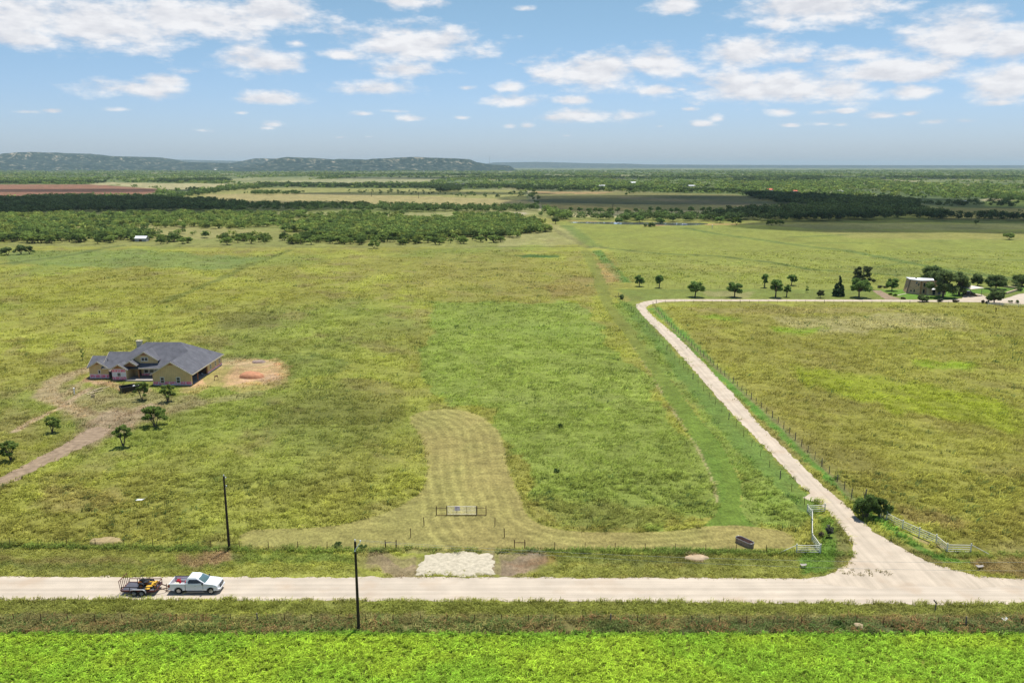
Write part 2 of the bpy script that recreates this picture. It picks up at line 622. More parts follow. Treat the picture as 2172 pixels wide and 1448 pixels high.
# (outline in the photograph, colour, weight, raggedness as a share of the distance)
ZONES = [(GP(p), np.array(c), w, j) for p, c, w, j in [
    # far country
    ([(-900, 391), (205, 391), (352, 402), (300, 417), (130, 418), (-900, 419)], (.215, .105, .066), .92, .006),
    ([(200, 387), (420, 389), (520, 391), (470, 398), (360, 405), (350, 401), (205, 391)], (.33, .29, .15), .85, .008),
    ([(380, 416), (440, 405), (560, 398), (900, 400), (1105, 404), (1128, 420), (1140, 437), (900, 437.5), (600, 433), (450, 426)], (.235, .225, .072), .85, .006),
    ([(420, 412), (700, 410), (1000, 420), (1130, 425), (1140, 437), (900, 437.5), (600, 433), (450, 426)], (.29, .235, .105), .75, .01),
    ([(540, 390), (620, 383), (800, 376), (960, 379), (900, 388), (700, 391)], (.29, .27, .14), .7, .012),
    ([(440, 384), (560, 376), (700, 375), (640, 384), (520, 389)], (.24, .24, .11), .5, .014),
    ([(1130, 406), (1300, 407), (1560, 412), (1640, 424), (1730, 436), (1700, 446), (1500, 449), (1150, 447)], (.155, .145, .050), .9, .004),
    ([(1130, 406), (1300, 407), (1280, 411), (1140, 411)], (.32, .21, .10), .75, .004),
    ([(1140, 432), (1230, 436), (1390, 444), (1380, 448), (1150, 446)], (.26, .21, .07), .7, .008),
    ([(1320, 416), (1560, 428), (1700, 442), (1650, 444), (1450, 430), (1300, 420)], (.21, .165, .085), .5, .006),
    ([(1180, 451), (1450, 446), (1620, 450), (1600, 458), (1300, 461), (1180, 459)], (.36, .31, .16), .75, .006),
    ([(560, 450), (880, 451), (1130, 447), (1150, 456), (900, 459), (600, 458)], (.30, .28, .13), .5, .012),
    ([(1000, 452), (1120, 450), (1130, 455), (1000, 457)], (.36, .31, .21), .8, .006),
    ([(0, 448), (520, 452), (1130, 460), (1180, 500), (1100, 524), (0, 522)], (.185, .19, .062), .7, .012),
    ([(150, 478), (420, 476), (560, 488), (520, 503), (300, 508), (160, 490)], (.25, .225, .09), .6, .012),
    ([(1080, 500), (1180, 470), (1215, 480), (1240, 520), (1080, 523)], (.26, .24, .10), .6, .012),
    ([(1940, 440), (2600, 446), (2600, 466), (1990, 466)], (.20, .175, .055), .8, .006),
    ([(2080, 424), (2600, 428), (2600, 440), (2100, 438)], (.20, .25, .05), .7, .006),
    ([(2080, 422), (2160, 421), (2140, 426), (2080, 427)], (.36, .31, .18), .8, .006),
    ([(1740, 382), (1850, 378), (1960, 383), (1900, 391), (1760, 389)], (.27, .25, .13), .5, .02),
    ([(1190, 372), (1300, 370), (1340, 375), (1260, 378)], (.27, .24, .13), .4, .02),
    # the green pasture beyond the drive
    ([(1180, 470), (1500, 476), (2172, 474), (2900, 474), (2900, 640), (1360, 614), (1280, 526)], (.185, .205, .045), .75, .006),
    ([(1580, 474), (2900, 474), (2900, 488), (1760, 486)], (.18, .17, .075), .55, .01),
    ([(1700, 488), (2172, 492), (2900, 500), (2900, 510), (1800, 505)], (.23, .20, .065), .55, .012),
    ([(1780, 565), (1960, 568), (2172, 590), (2172, 604), (1900, 585)], (.12, .135, .045), .45, .008),
    ([(1420, 560), (1700, 568), (1640, 582), (1430, 572)], (.25, .235, .065), .45, .012),
    # lawn round the stone house and below the fence
    ([(1310, 613), (1900, 613), (2172, 604), (2300, 606), (2300, 642), (2100, 641), (1880, 635), (1420, 633), (1345, 640)], (.135, .165, .038), .85, .003),
    ([(1860, 614), (2050, 612), (2060, 628), (2000, 635), (1925, 634), (1885, 622)], (.105, .20, .028), .85, .003),
    ([(2030, 612), (2172, 610), (2172, 618), (2060, 623)], (.10, .19, .028), .85, .003),
    ([(1480, 617), (1600, 619), (1590, 631), (1500, 628)], (.27, .235, .105), .55, .006),
    ([(1300, 645), (1345, 640), (1440, 765), (1560, 905), (1725, 1090), (1690, 1120), (1575, 1112), (1572, 1012), (1490, 890), (1368, 735)], (.150, .205, .042), .75, .006),
    # verges of the drive
    ([(1345, 648), (1369, 675), (1480, 795), (1580, 905), (1700, 1032), (1730, 1068), (1745, 1100), (1712, 1092), (1560, 950), (1440, 800), (1310, 632)], (.10, .155, .032), .8, .003),
    ([(1372, 655), (1400, 675), (1560, 835), (1690, 960), (1800, 1060), (1830, 1092), (1900, 1140), (1990, 1190), (2080, 1195), (1990, 1178), (1870, 1105), (1780, 1020), (1650, 895), (1530, 780), (1400, 650)], (.085, .175, .028), .85, .003),
    ([(1740, 1090), (1775, 1110), (1805, 1160), (1780, 1203), (1700, 1222), (1690, 1180), (1730, 1170)], (.08, .165, .025), .75, .006),
    ([(1755, 1085), (1785, 1118), (1808, 1160), (1795, 1196), (1770, 1205), (1775, 1160)], (.17, .14, .055), .7, .006),
    ([(2060, 1188), (2400, 1180), (2400, 1222), (2172, 1226), (2090, 1215)], (.19, .125, .06), .75, .01),
    # the yellow pasture at the right
    ([(1400, 650), (2172, 648), (2900, 650), (2900, 1180), (2050, 1165), (1880, 1095), (1660, 890)], (.185, .170, .036), .55, .004),
    ([(1660, 672), (2000, 664), (2050, 690), (1800, 705), (1680, 690)], (.29, .255, .115), .6, .016),
    ([(1450, 655), (1700, 650), (2000, 655), (1800, 664), (1500, 662)], (.24, .20, .075), .6, .01),
    ([(1480, 668), (1560, 672), (1560, 680), (1500, 678)], (.165, .24, .022), .8, .012),
    ([(1640, 690), (1740, 695), (1720, 704), (1650, 702)], (.165, .24, .022), .8, .012),
    ([(1680, 770), (1900, 800), (2172, 860), (2172, 920), (1900, 870), (1700, 800)], (.20, .235, .02), .7, .02),
    ([(1950, 762), (2090, 770), (2060, 785), (1950, 775)], (.18, .25, .02), .8, .015),
    ([(1880, 1060), (1960, 1075), (2080, 1110), (2060, 1130), (1930, 1100)], (.19, .135, .055), .5, .015),
    ([(1990, 1150), (2172, 1070), (2300, 1060), (2300, 1180), (2060, 1175)], (.175, .155, .035), .6, .01),
    ([(2110, 1150), (2172, 1140), (2300, 1130), (2300, 1180), (2090, 1178)], (.27, .23, .09), .45, .012),
    # left pasture
    ([(0, 535), (260, 527), (560, 545), (500, 570), (230, 565), (0, 560)], (.125, .175, .052), .6, .012),
    ([(0, 600), (300, 580), (620, 600), (700, 640), (400, 640), (100, 650)], (.21, .205, .035), .45, .02),
    ([(420, 760), (620, 745), (760, 770), (720, 800), (560, 800)], (.095, .13, .032), .5, .014),  # dark patch: cloud shade put into the grass colour
    ([(440, 665), (620, 655), (640, 690), (470, 700)], (.115, .108, .035), .5, .014),
    ([(560, 840), (760, 800), (880, 840), (800, 900), (600, 900)], (.125, .12, .032), .4, .02),
    ([(80, 1040), (260, 1030), (300, 1060), (150, 1090), (90, 1080)], (.25, .20, .07), .5, .012),
    ([(920, 535), (1100, 535), (1240, 560), (1260, 640), (900, 640), (860, 620)], (.205, .185, .048), .5, .012),
    ([(1100, 541), (1190, 540), (1195, 545), (1120, 547)], (.045, .10, .022), .9, .006),
    ([(1160, 600), (1260, 585), (1275, 625), (1190, 632)], (.22, .155, .062), .4, .012),
    ([(1255, 532), (1275, 530), (1340, 600), (1316, 598)], (.095, .16, .035), .85, .002),
    ([(1262, 558), (1283, 558), (1315, 597), (1277, 600)], (.28, .19, .08), .7, .008),
    ([(1110, 1060), (1250, 1060), (1520, 1095), (1420, 1123), (1200, 1118), (1140, 1100)], (.165, .145, .042), .45, .015),
    # worn ground round the new house
    ([(95, 838), (150, 815), (240, 812), (330, 835), (430, 840), (470, 850), (380, 872), (320, 895), (240, 915), (170, 905), (130, 870)], (.245, .195, .105), .55, .012),
    ([(160, 925), (190, 885), (250, 862), (330, 858), (300, 900), (235, 925), (190, 942)], (.275, .205, .13), .85, .012),
    ([(410, 815), (430, 792), (468, 772), (540, 762), (600, 775), (590, 800), (530, 812), (470, 825)], (.50, .305, .17), .8, .03),
    ([(470, 775), (520, 770), (500, 780), (470, 786)], (.17, .20, .05), .7, .03),
    ([(560, 772), (600, 778), (585, 795), (565, 785)], (.18, .19, .06), .6, .03),
    ([(510, 800), (590, 790), (600, 805), (540, 812)], (.40, .27, .19), .6, .01),
    ([(470, 762), (520, 757), (580, 765), (560, 775), (480, 774)], (.40, .29, .17), .5, .012),
    ([(180, 808), (240, 810), (330, 822), (335, 828), (280, 828), (200, 816)], (.42, .27, .17), .7, .01),
    ([(185, 798), (196, 798), (190, 809), (176, 809)], (.37, .19, .12), .7, .004),
    # roadside
    ([(-700, 1150), (480, 1158), (480, 1222), (-700, 1218)], (.175, .18, .042), .6, .008),
    ([(-700, 1178), (300, 1185), (360, 1196), (0, 1197), (-700, 1192)], (.13, .095, .042), .5, .01),
    ([(0, 1192), (500, 1196), (500, 1206), (0, 1203)], (.075, .10, .026), .5, .008),
    ([(375, 1176), (480, 1166), (520, 1180), (470, 1196), (395, 1197)], (.215, .145, .075), .8, .008),
    ([(490, 1172), (750, 1172), (760, 1190), (500, 1195)], (.085, .135, .028), .6, .008),
    ([(500, 1196), (750, 1196), (800, 1222), (500, 1223)], (.195, .20, .045), .6, .006),
    ([(765, 1172), (890, 1170), (885, 1218), (800, 1218), (760, 1200)], (.215, .155, .10), .85, .016),
    ([(1040, 1170), (1185, 1172), (1188, 1190), (1150, 1217), (1035, 1218)], (.22, .16, .11), .85, .016),
    ([(1140, 1180), (1186, 1184), (1180, 1196), (1070, 1200)], (.18, .085, .04), .5, .008),
    ([(1180, 1174), (1700, 1178), (1690, 1200), (1180, 1196)], (.11, .13, .032), .6, .008),
    ([(1150, 1198), (1700, 1200), (1690, 1224), (1150, 1222)], (.195, .205, .045), .65, .006),
    ([(1456, 1172), (1500, 1174), (1496, 1190), (1462, 1188)], (.45, .29, .19), .9, .003),
    ([(842, 1163), (930, 1096), (1030, 1096), (1095, 1163), (1090, 1172), (850, 1172)], (.21, .19, .072), .7, .003),
    ([(-700, 1268), (2900, 1280), (2900, 1306), (-700, 1302)], (.15, .165, .036), .75, .004),
    ([(-700, 1303), (2900, 1308), (2900, 1350), (-700, 1348)], (.135, .120, .050), .75, .005),
    ([(1450, 1318), (2900, 1320), (2900, 1350), (1430, 1350)], (.065, .088, .03), .7, .006),
    ([(1240, 1322), (1340, 1320), (1330, 1345), (1240, 1347)], (.06, .085, .028), .6, .008),
    ([(-700, 1345), (2900, 1345), (2900, 1800), (-700, 1800)], (.095, .13, .016), .95, .002),
]]
# (line in the photograph, width in metres, colour, weight)
LINES = [(GP(p), w, np.array(c), k) for p, w, c, k in [
    ([(0, 560), (100, 548), (170, 537), (230, 525), (262, 520)], 6, (.075, .10, .03), .55),
    ([(350, 640), (470, 590), (520, 565), (580, 545), (615, 530)], 4, (.105, .125, .03), .6),
    ([(1275, 525), (1400, 538), (1520, 543), (1640, 557), (1720, 572), (1820, 578), (1900, 584)], 3.5, (.065, .10, .03), .75),
    ([(1455, 484), (1520, 496), (1600, 507), (1700, 521), (1800, 532), (1900, 552), (2020, 575), (2120, 590), (2400, 615)], 6, (.085, .13, .035), .7),
    ([(1700, 516), (1790, 515), (1850, 516)], 4, (.07, .12, .03), .6),
    ([(1680, 503), (1750, 500), (1800, 498)], 5, (.08, .12, .035), .6),
    ([(1960, 512), (2172, 506), (2400, 504)], 4, (.11, .15, .04), .5),
    ([(1860, 566), (1990, 548), (2172, 552), (2400, 556)], 4, (.09, .13, .035), .5),
    ([(2040, 570), (2100, 585), (2172, 590), (2300, 600)], 4, (.085, .12, .035), .6),
    ([(1060, 542), (1260, 534)], 1.0, (.07, .09, .03), .3),
    ([(0, 519), (250, 520), (560, 525), (900, 524), (1290, 523)], 2.2, (.085, .085, .035), .7),
    ([(1120, 405), (1142, 437), (1150, 446)], 8, (.34, .30, .17), .7),
    ([(1200, 478), (1230, 500), (1262, 524)], 9, (.10, .15, .04), .6),
    ([(1165, 480), (1215, 508), (1250, 526)], 5, (.13, .12, .05), .5),
    ([(1195, 468), (1300, 471), (1430, 477)], 5, (.33, .19, .10), .6),
    ([(1380, 478), (1470, 476), (1560, 476)], 8, (.42, .22, .12), .85),
    ([(1655, 413), (1720, 424), (1770, 436)], 5, (.34, .29, .17), .7),
    ([(188, 783), (150, 795), (112, 812), (97, 833), (108, 850), (135, 858), (180, 880)], 4.5, (.30, .225, .13), .8),
    ([(205, 800), (172, 812), (140, 835), (118, 850)], 2.4, (.28, .21, .115), .6),
    ([(190, 824), (165, 838), (140, 858), (110, 873), (60, 897), (30, 915)], 1.5, (.36, .27, .165), .9),
    ([(300, 885), (370, 866), (450, 850), (540, 835)], 4, (.25, .20, .11), .45),
    ([(-100, 1070), (0, 1024), (60, 996), (120, 966), (170, 941)], .55, (.11, .10, .04), .0),
    ([(1384, 648), (1420, 690), (1530, 790), (1650, 898), (1780, 1024), (1812, 1066)], .9, (.20, .155, .075), .6),
    ([(1343, 737), (1388, 803), (1407, 840), (1446, 897), (1481, 951), (1508, 1004), (1525, 1065)], .5, (.32, .27, .13), .8),
    ([(-700, 1165), (0, 1159), (480, 1166), (800, 1167)], .8, (.06, .10, .025), .45),
    ([(1120, 1167), (1460, 1170), (1640, 1171)], .9, (.06, .11, .025), .55),
    ([(1850, 1128), (1900, 1156), (1990, 1194)], 1.2, (.14, .11, .05), .5),
    ([(1935, 1138), (1970, 1152), (2000, 1160)], 1.0, (.30, .22, .11), .7),
]]


def field_colour(x, y, zones=True):
    """Base colour of whatever grows at (x, y)."""
    d = np.maximum(y, 60)
    n1 = fbm(x / 70, y / 90, 11, 4)
    n2 = fbm(x / 17, y / 26, 23, 4)
    n3 = fbm(x / 4.2, y / 6.0, 31, 3)
    n4 = fbm(x / 9.0 + y / 30, y / 13, 47, 4)
    c = OLIVE + (LIME - OLIVE) * sstep(.40, .66, n2)[:, None]
    c = c + (GREEN - c) * (sstep(.52, .72, n1) * .45)[:, None]
    c = c + (BROWN - c) * (sstep(.56, .74, n4) * .5)[:, None]
    far = sstep(600, 1100, d)
    brush = np.array((.105, .135, .045)) + (np.array((.20, .19, .085)) - np.array((.105, .135, .045))) * sstep(.45, .75, fbm(x / 160, y / 420, 61, 4))[:, None]
    brush = brush + (np.array((.05, .075, .03)) - brush) * (sstep(.5, .65, fbm(x / 90, y / 500, 67, 4)) * .7)[:, None]
    c = c + (brush - c) * far[:, None]
    if not zones:
        return c
    m = inside(FIELD_GREEN, x + (n2 - .5) * 14, y + (n4 - .5) * 22)
    c[m] += (np.array((.150, .215, .042)) - c[m]) * .6
    for poly, col, w, jag in ZONES:
        lo, hi = poly.min(0), poly.max(0)
        pad = 40 + .02 * hi[1]
        s = np.where((x > lo[0] - pad) & (x < hi[0] + pad) & (y > lo[1] - pad) & (y < hi[1] + pad))[0]
        if len(s) == 0:
            continue
        xs, ys, ds = x[s], y[s], d[s]
        sc = np.maximum(jag * ds * 2.0, .3)
        jx = (fbm(xs / sc, ys / sc, 71, 3) - .5) * 3.2 * jag * ds
        jy = (fbm(xs / sc, ys / sc, 83, 3) - .5) * 4.5 * jag * ds
        k = inside(poly, xs + jx, ys + jy).astype(float)
        k += inside(poly, xs + jx * .6 + jag * ds * .6, ys + jy * .6)
        k += inside(poly, xs + jx * 1.4, ys + jy * 1.4 + jag * ds)
        k *= w / 3 * (.72 + .56 * n3[s])
        c[s] += (col - c[s]) * np.clip(k, 0, 1)[:, None]
    for pts, wid, col, w in LINES:
        if w == 0:
            continue
        dl = dist_line(pts, x, y, wid * 2.5 + 2)
        k = w * (1 - sstep(wid * .3, wid * .75, dl + (n3 - .5) * wid * .8))
        c += (col - c) * k[:, None]
    c = c * (.80 + .40 * n3)[:, None]
    # the mown lane at the right of the lot
    m = inside(LANE_W, x + (n3 - .5) * .8, y)
    up = sstep(130, 260, y[m])[:, None]
    lane = np.array((.098, .160, .024)) * (1 - up) + np.array((.155, .170, .036)) * up
    c[m] += (lane * (.85 + .3 * n3[m])[:, None] - c[m]) * .85
    # the mown swathe by the gate, striped along its right hand edge
    m = inside(MOWN_W, x + (n3 - .5) * .5, y + (n3 - .5) * .5)
    if m.any():
        dl = dist_line(MOWN_EDGE, x[m], y[m], 30)
        st = (.5 + .5 * np.sin(2 * math.pi * dl / 1.75 + (n4[m] - .5) * 3)) ** 2 * sstep(.25, .6, n2[m]) * 1.5
        st = np.where(dl > 15, .45, st)
        base = MOWN + (np.array((.235, .212, .068)) - MOWN) * sstep(.35, .65, n2[m])[:, None]
        base = base * (.90 + .24 * st[:, None]) * (.88 + .24 * n4[m])[:, None]
        c[m] += (base - c[m]) * .93
    return np.clip(c, .01, .9)


def ground_material():
    m = bpy.data.materials.new('pasture_ground')
    m.use_nodes = True
    nt = m.node_tree
    N, L = nt.nodes, nt.links
    b = N['Principled BSDF']
    b.inputs['Roughness'].default_value = .9
    b.inputs['Specular IOR Level'].default_value = .08
    at = N.new('ShaderNodeAttribute'); at.attribute_name = 'col'
    g = N.new('ShaderNodeNewGeometry')
    mul = None
    for sc, lo, det, w in (((.34, .50, .62), 0, 5, .75), ((2.6, 1.5, 1), 0, 5, .8), ((.045, .03, 1), 0, 5, .36)):
        vm = N.new('ShaderNodeVectorMath'); vm.operation = 'MULTIPLY'
        vm.inputs[1].default_value = sc
        L.new(g.outputs['Position'], vm.inputs[0])
        no = N.new('ShaderNodeTexNoise')
        no.inputs['Scale'].default_value = 1.0
        no.inputs['Detail'].default_value = det
        no.inputs['Roughness'].default_value = .62
        L.new(vm.outputs[0], no.inputs['Vector'])
        ma = N.new('ShaderNodeMath'); ma.operation = 'MULTIPLY_ADD'
        ma.inputs[1].default_value = 2 * w
        ma.inputs[2].default_value = 1 - w
        L.new(no.outputs['Fac'], ma.inputs[0])
        if mul is None:
            mul = ma.outputs[0]
        else:
            mm = N.new('ShaderNodeMath'); mm.operation = 'MULTIPLY'
            L.new(mul, mm.inputs[0]); L.new(ma.outputs[0], mm.inputs[1])
            mul = mm.outputs[0]
    sc_ = N.new('ShaderNodeVectorMath'); sc_.operation = 'SCALE'
    L.new(at.outputs['Color'], sc_.inputs[0]); L.new(mul, sc_.inputs['Scale'])
    L.new(sc_.outputs[0], b.inputs['Base Color'])
    bp = N.new('ShaderNodeBump')
    bp.inputs['Strength'].default_value = .5
    bp.inputs['Distance'].default_value = .35
    L.new(mul, bp.inputs['Height'])
    L.new(bp.outputs[0], b.inputs['Normal'])
    return m


def build_ground():
    # rows spaced by equal angles of view so that near ground is finer than far ground
    k = np.concatenate([np.arange(1.9, 12, .35), np.arange(12, 1100, 1.15)])
    D = (CAM_H * FOCAL / k)[::-1]
    D = np.concatenate([[-400, -150, -20, 30, 50, 62], D[D > 66]])
    u = np.linspace(-.80, .80, 560)
    W = np.maximum(D, 300)
    W = np.where(D > 66, np.maximum(D, 66), 260)
    X = (u[None, :] * W[:, None])
    Y = np.repeat(D[:, None], len(u), 1)
    x, y = X.ravel(), Y.ravel()
    col = np.empty((len(x), 3))
    for s in range(0, len(x), 150000):
        col[s:s + 150000] = field_colour(x[s:s + 150000], y[s:s + 150000])
    nr, nc = X.shape
    i = np.arange((nr - 1) * nc).reshape(nr - 1, nc)[:, :-1].ravel()
    F = np.stack([i, i + 1, i + nc + 1, i + nc], 1)
    V = np.stack([x, y, np.zeros_like(x)], 1)
    me = mesh_np('ground', V, F, ground_material(), col)
    tag(link('ground', me), kind='structure')


build_ground()

M = {}
M['caliche'] = mat('caliche', (.49, .415, .325), .95, var=.09, scale=.35, bump=.25, bscale=2.2, spec=.05)
M['gravel'] = mat('gravel', (.46, .405, .30), .95, var=.2, scale=2.2, bump=1.0, bscale=3.5, spec=.05)
M['dirt'] = mat('dirt', (.265, .195, .13), .95, var=.28, scale=.9, bump=.7, bscale=2.5, spec=.05)


M['caliche_drive'] = mat('caliche_drive', (.485, .405, .31), .95, var=.10, scale=.45, bump=.25, bscale=2.2, spec=.05)


def road_material(m, along):
    nt = m.node_tree
    N, L = nt.nodes, nt.links
    b = N['Principled BSDF']
    src = b.inputs['Base Color'].links[0].from_socket
    g = N.new('ShaderNodeNewGeometry')
    vm = N.new('ShaderNodeVectorMath'); vm.operation = 'MULTIPLY'; vm.inputs[1].default_value = along
    L.new(g.outputs['Position'], vm.inputs[0])
    no = N.new('ShaderNodeTexNoise'); no.inputs['Scale'].default_value = 1; no.inputs['Detail'].default_value = 5
    L.new(vm.outputs[0], no.inputs['Vector'])
    n2 = N.new('ShaderNodeTexNoise'); n2.inputs['Scale'].default_value = .22; n2.inputs['Detail'].default_value = 6
    L.new(g.outputs['Position'], n2.inputs['Vector'])
    mr = N.new('ShaderNodeMapRange'); mr.inputs['From Min'].default_value = .35; mr.inputs['From Max'].default_value = .65
    mr.inputs['To Min'].default_value = .88; mr.inputs['To Max'].default_value = 1.08
    L.new(no.outputs['Fac'], mr.inputs['Value'])
    s1 = N.new('ShaderNodeVectorMath'); s1.operation = 'SCALE'
    L.new(src, s1.inputs[0]); L.new(mr.outputs[0], s1.inputs['Scale'])
    mr2 = N.new('ShaderNodeMapRange'); mr2.inputs['From Min'].default_value = .55; mr2.inputs['From Max'].default_value = .72
    mr2.inputs['To Max'].default_value = .55
    L.new(n2.outputs['Fac'], mr2.inputs['Value'])
    mx = N.new('ShaderNodeMix'); mx.data_type = 'RGBA'
    L.new(mr2.outputs[0], mx.inputs['Factor']); L.new(s1.outputs[0], mx.inputs['A'])
    mx.inputs['B'].default_value = (.42, .315, .22, 1)
    L.new(mx.outputs['Result'], b.inputs['Base Color'])


road_material(M['caliche'], (.03, 1.5, 1))
road_material(M['caliche_drive'], (1.3, .03, 1))
STRIP_W = GP([(-700, 1219), (0, 1222), (500, 1223), (1086, 1224), (1500, 1226), (1720, 1226), (1900, 1227), (2172, 1229), (2900, 1232)] + ROAD_BOT[-6:])
DRIVE_PX = ROAD_TOP[5:] + [(2400, 648)] + ROAD_BOT[1:ROAD_BOT.index((2172, 1229)) + 1] + [(2172, 1241), (2050, 1248), (1950, 1240), (1850, 1249), (1760, 1240), (1700, 1236)]
DRIVE_W = GP(DRIVE_PX)
tag(sheet('road', STRIP_W, .02, M['caliche'], jag=.5, step=.4), kind='structure')
tag(sheet('driveway', DRIVE_W, .025, M['caliche_drive'], jag=.45, step=.4), kind='structure')
tag(sheet('dirt_track', DDRV_W, .018, M['dirt'], jag=.9, step=.6, seed=9), kind='structure')
tag(sheet('dirt_path', GP([(1849, 616), (1868, 616), (1888, 627), (1912, 634.5), (1878, 635), (1866, 627)]), .015, M['dirt'], jag=.3, step=.7), kind='structure')
tag(sheet('parking_area', GP(smooth([(2046, 622), (2078, 623), (2098, 632), (2100, 638), (2130, 634), (2172, 620), (2300, 616), (2300, 646), (2050, 640), (2040, 634)], 1)), .017, M['caliche'], jag=.3, step=.8, seed=5), kind='structure')
tag(sheet('stone_path', GP([(1903, 625.5), (1923, 621.6), (1924, 622.4), (1904, 626.6)]), .022, M['caliche']), kind='structure')

# gravel dumped for a new entrance: a low heap with a ragged rim
def low_heap(name, poly, h, m, jag, step, seed, label=None, cat=None):
    p = densify(poly, step)
    nx = np.roll(p, -1, 0) - np.roll(p, 1, 0)
    nrm = np.stack([nx[:, 1], -nx[:, 0]], 1) / (np.linalg.norm(nx, axis=1, keepdims=True) + 1e-9)
    p = p + nrm * ((fbm(p[:, 0] / .9, p[:, 1] / .9, seed, 3) - .5) * 2 * jag)[:, None]
    c = p.mean(0)
    n = len(p)
    V, F = [], []
    rings = [(1, 0), (.93, .45), (.82, .75), (.6, .92), (.35, 1.0), (.12, 1.0)]
    for r, z in rings:
        q = c + (p - c) * r
        zz = h * z * (.7 + .6 * fbm(q[:, 0] / 1.2, q[:, 1] / 1.2, seed + 4, 3))
        V += [(a, b, t + .004) for (a, b), t in zip(q, zz)]
    for j in range(len(rings) - 1):
        for i in range(n):
            F.append((j * n + i, j * n + (i + 1) % n, (j + 1) * n + (i + 1) % n, (j + 1) * n + i))
    F.append(tuple((len(rings) - 1) * n + i for i in range(n)))
    o = MB().add(V, F).build(name, m, smooth_=True)
    return tag(o, label, cat) if label else o


tag(low_heap('gravel_apron', GP(smooth([(884, 1205), (900, 1180), (930, 1171), (1000, 1170), (1035, 1174), (1046, 1190), (1040, 1206), (1046, 1219), (960, 1221), (890, 1220)], 1)), .16, M['gravel'], .9, .2, 4), kind='structure')

# the stock pond behind the far pasture
def water_material():
    m = mat('pond_water', (.13, .14, .13), .08, var=.1, scale=.2, spec=.5)
    return m


M['water'] = water_material()
tag(sheet('water', GP(smooth([(1196, 470.6), (1290, 471.2), (1400, 472.2), (1470, 472.6), (1510, 474.4), (1480, 477.6), (1440, 478.6), (1390, 477), (1330, 476.4), (1270, 475), (1215, 473)], 1)), .02, M['water'], jag=1.5, step=2), kind='structure')


# ------------------------------------------------------------------ grass that stands up
def keep_off(x, y):
    """True where no tall grass stands."""
    b = inside(ROAD_W, x, y) | inside(MOWN_W, x, y) | inside(LANE_W, x, y) | inside(DDRV_W, x, y)
    jx = (fbm(x / 1.4, y / 1.4, 401, 3) - .5) * 4
    jy = (fbm(x / 1.4, y / 1.4, 409, 3) - .5) * 4
    for z in OFF:
        b |= inside(z, x + jx, y + jy)
    return b


OFF = [GP(p) for p in [
    [(185, 800), (196, 770), (330, 740), (470, 765), (470, 780), (410, 822), (322, 822), (235, 812)],
    [(410, 815), (430, 792), (468, 772), (540, 765), (592, 775), (585, 800), (530, 812), (470, 825)],
    [(765, 1172), (890, 1170), (1046, 1170), (1186, 1172), (1186, 1190), (1150, 1219), (800, 1219), (760, 1200)],
    [(842, 1163), (930, 1092), (1030, 1092), (1095, 1163), (1090, 1172), (850, 1172)],
    [(1345, 648), (1369, 675), (1480, 795), (1580, 905), (1700, 1032), (1735, 1068), (1708, 1085), (1560, 950), (1440, 800), (1325, 634)],
    [(1372, 655), (1400, 675), (1560, 835), (1690, 960), (1790, 1060), (1790, 1030), (1650, 895), (1530, 780), (1400, 650)],
    [(1260, 604), (2300, 600), (2300, 648), (1350, 648)],
]]


def blades(P, H, W, lean, col, spread, nb, segs, r, tipgain=1.25):
    """Tufts at P: nb bent blades each, leaning with the wind; returns vertices, triangles, colours."""
    n = len(P) * nb
    base = np.repeat(P, nb, 0) + np.stack([r.normal(0, 1, n), r.normal(0, 1, n)], 1) * np.repeat(spread, nb)[:, None]
    h = np.repeat(H, nb) * r.uniform(.55, 1.2, n)
    w = np.repeat(W, nb) * r.uniform(.7, 1.3, n)
    b = r.uniform(0, 2 * math.pi, n)
    out = r.uniform(.2, .85, n) * h
    tx = np.cos(b) * out + np.repeat(lean[:, 0], nb) * h
    ty = np.sin(b) * out + np.repeat(lean[:, 1], nb) * h
    a = np.arctan2(ty, tx) + math.pi / 2 + r.normal(0, .45, n)
    ux, uy = np.cos(a), np.sin(a)
    z0 = np.zeros(n)
    c = np.repeat(col * r.uniform(.55, 1.4, len(P))[:, None], nb, 0) * r.uniform(.72, 1.28, n)[:, None]
    if segs == 1:
        V = np.stack([np.stack([base[:, 0] - ux * w / 2, base[:, 1] - uy * w / 2, z0], 1),
                      np.stack([base[:, 0] + ux * w / 2, base[:, 1] + uy * w / 2, z0], 1),
                      np.stack([base[:, 0] + tx, base[:, 1] + ty, h * .66], 1)], 1).reshape(-1, 3)
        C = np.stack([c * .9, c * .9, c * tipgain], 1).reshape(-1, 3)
        F = np.arange(n * 3).reshape(-1, 3)
        return V, F, C
    mx, my = base[:, 0] + tx * .35, base[:, 1] + ty * .35
    V = np.stack([np.stack([base[:, 0] - ux * w / 2, base[:, 1] - uy * w / 2, z0], 1),
                  np.stack([base[:, 0] + ux * w / 2, base[:, 1] + uy * w / 2, z0], 1),
                  np.stack([mx + ux * w / 2, my + uy * w / 2, h * .58], 1),
                  np.stack([mx - ux * w / 2, my - uy * w / 2, h * .58], 1),
                  np.stack([base[:, 0] + tx * 1.25, base[:, 1] + ty * 1.25, h * .62], 1)], 1).reshape(-1, 3)
    o = np.arange(n) * 5
    F = np.concatenate([np.stack([o, o + 1, o + 2], 1), np.stack([o, o + 2, o + 3], 1), np.stack([o + 3, o + 2, o + 4], 1)])
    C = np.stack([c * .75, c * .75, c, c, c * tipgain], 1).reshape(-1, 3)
    return V, F, C


M['grass'] = leaf_mat('grass_blades', attr='col', trans=.38, var=.18, vscale=.5)
M['crop'] = leaf_mat('crop_leaves', attr='col', trans=.45, var=.08, vscale=.35)


def scatter(x0, x1, y0, y1, n, r):
    return np.stack([r.uniform(x0, x1, n), r.uniform(y0, y1, n)], 1)


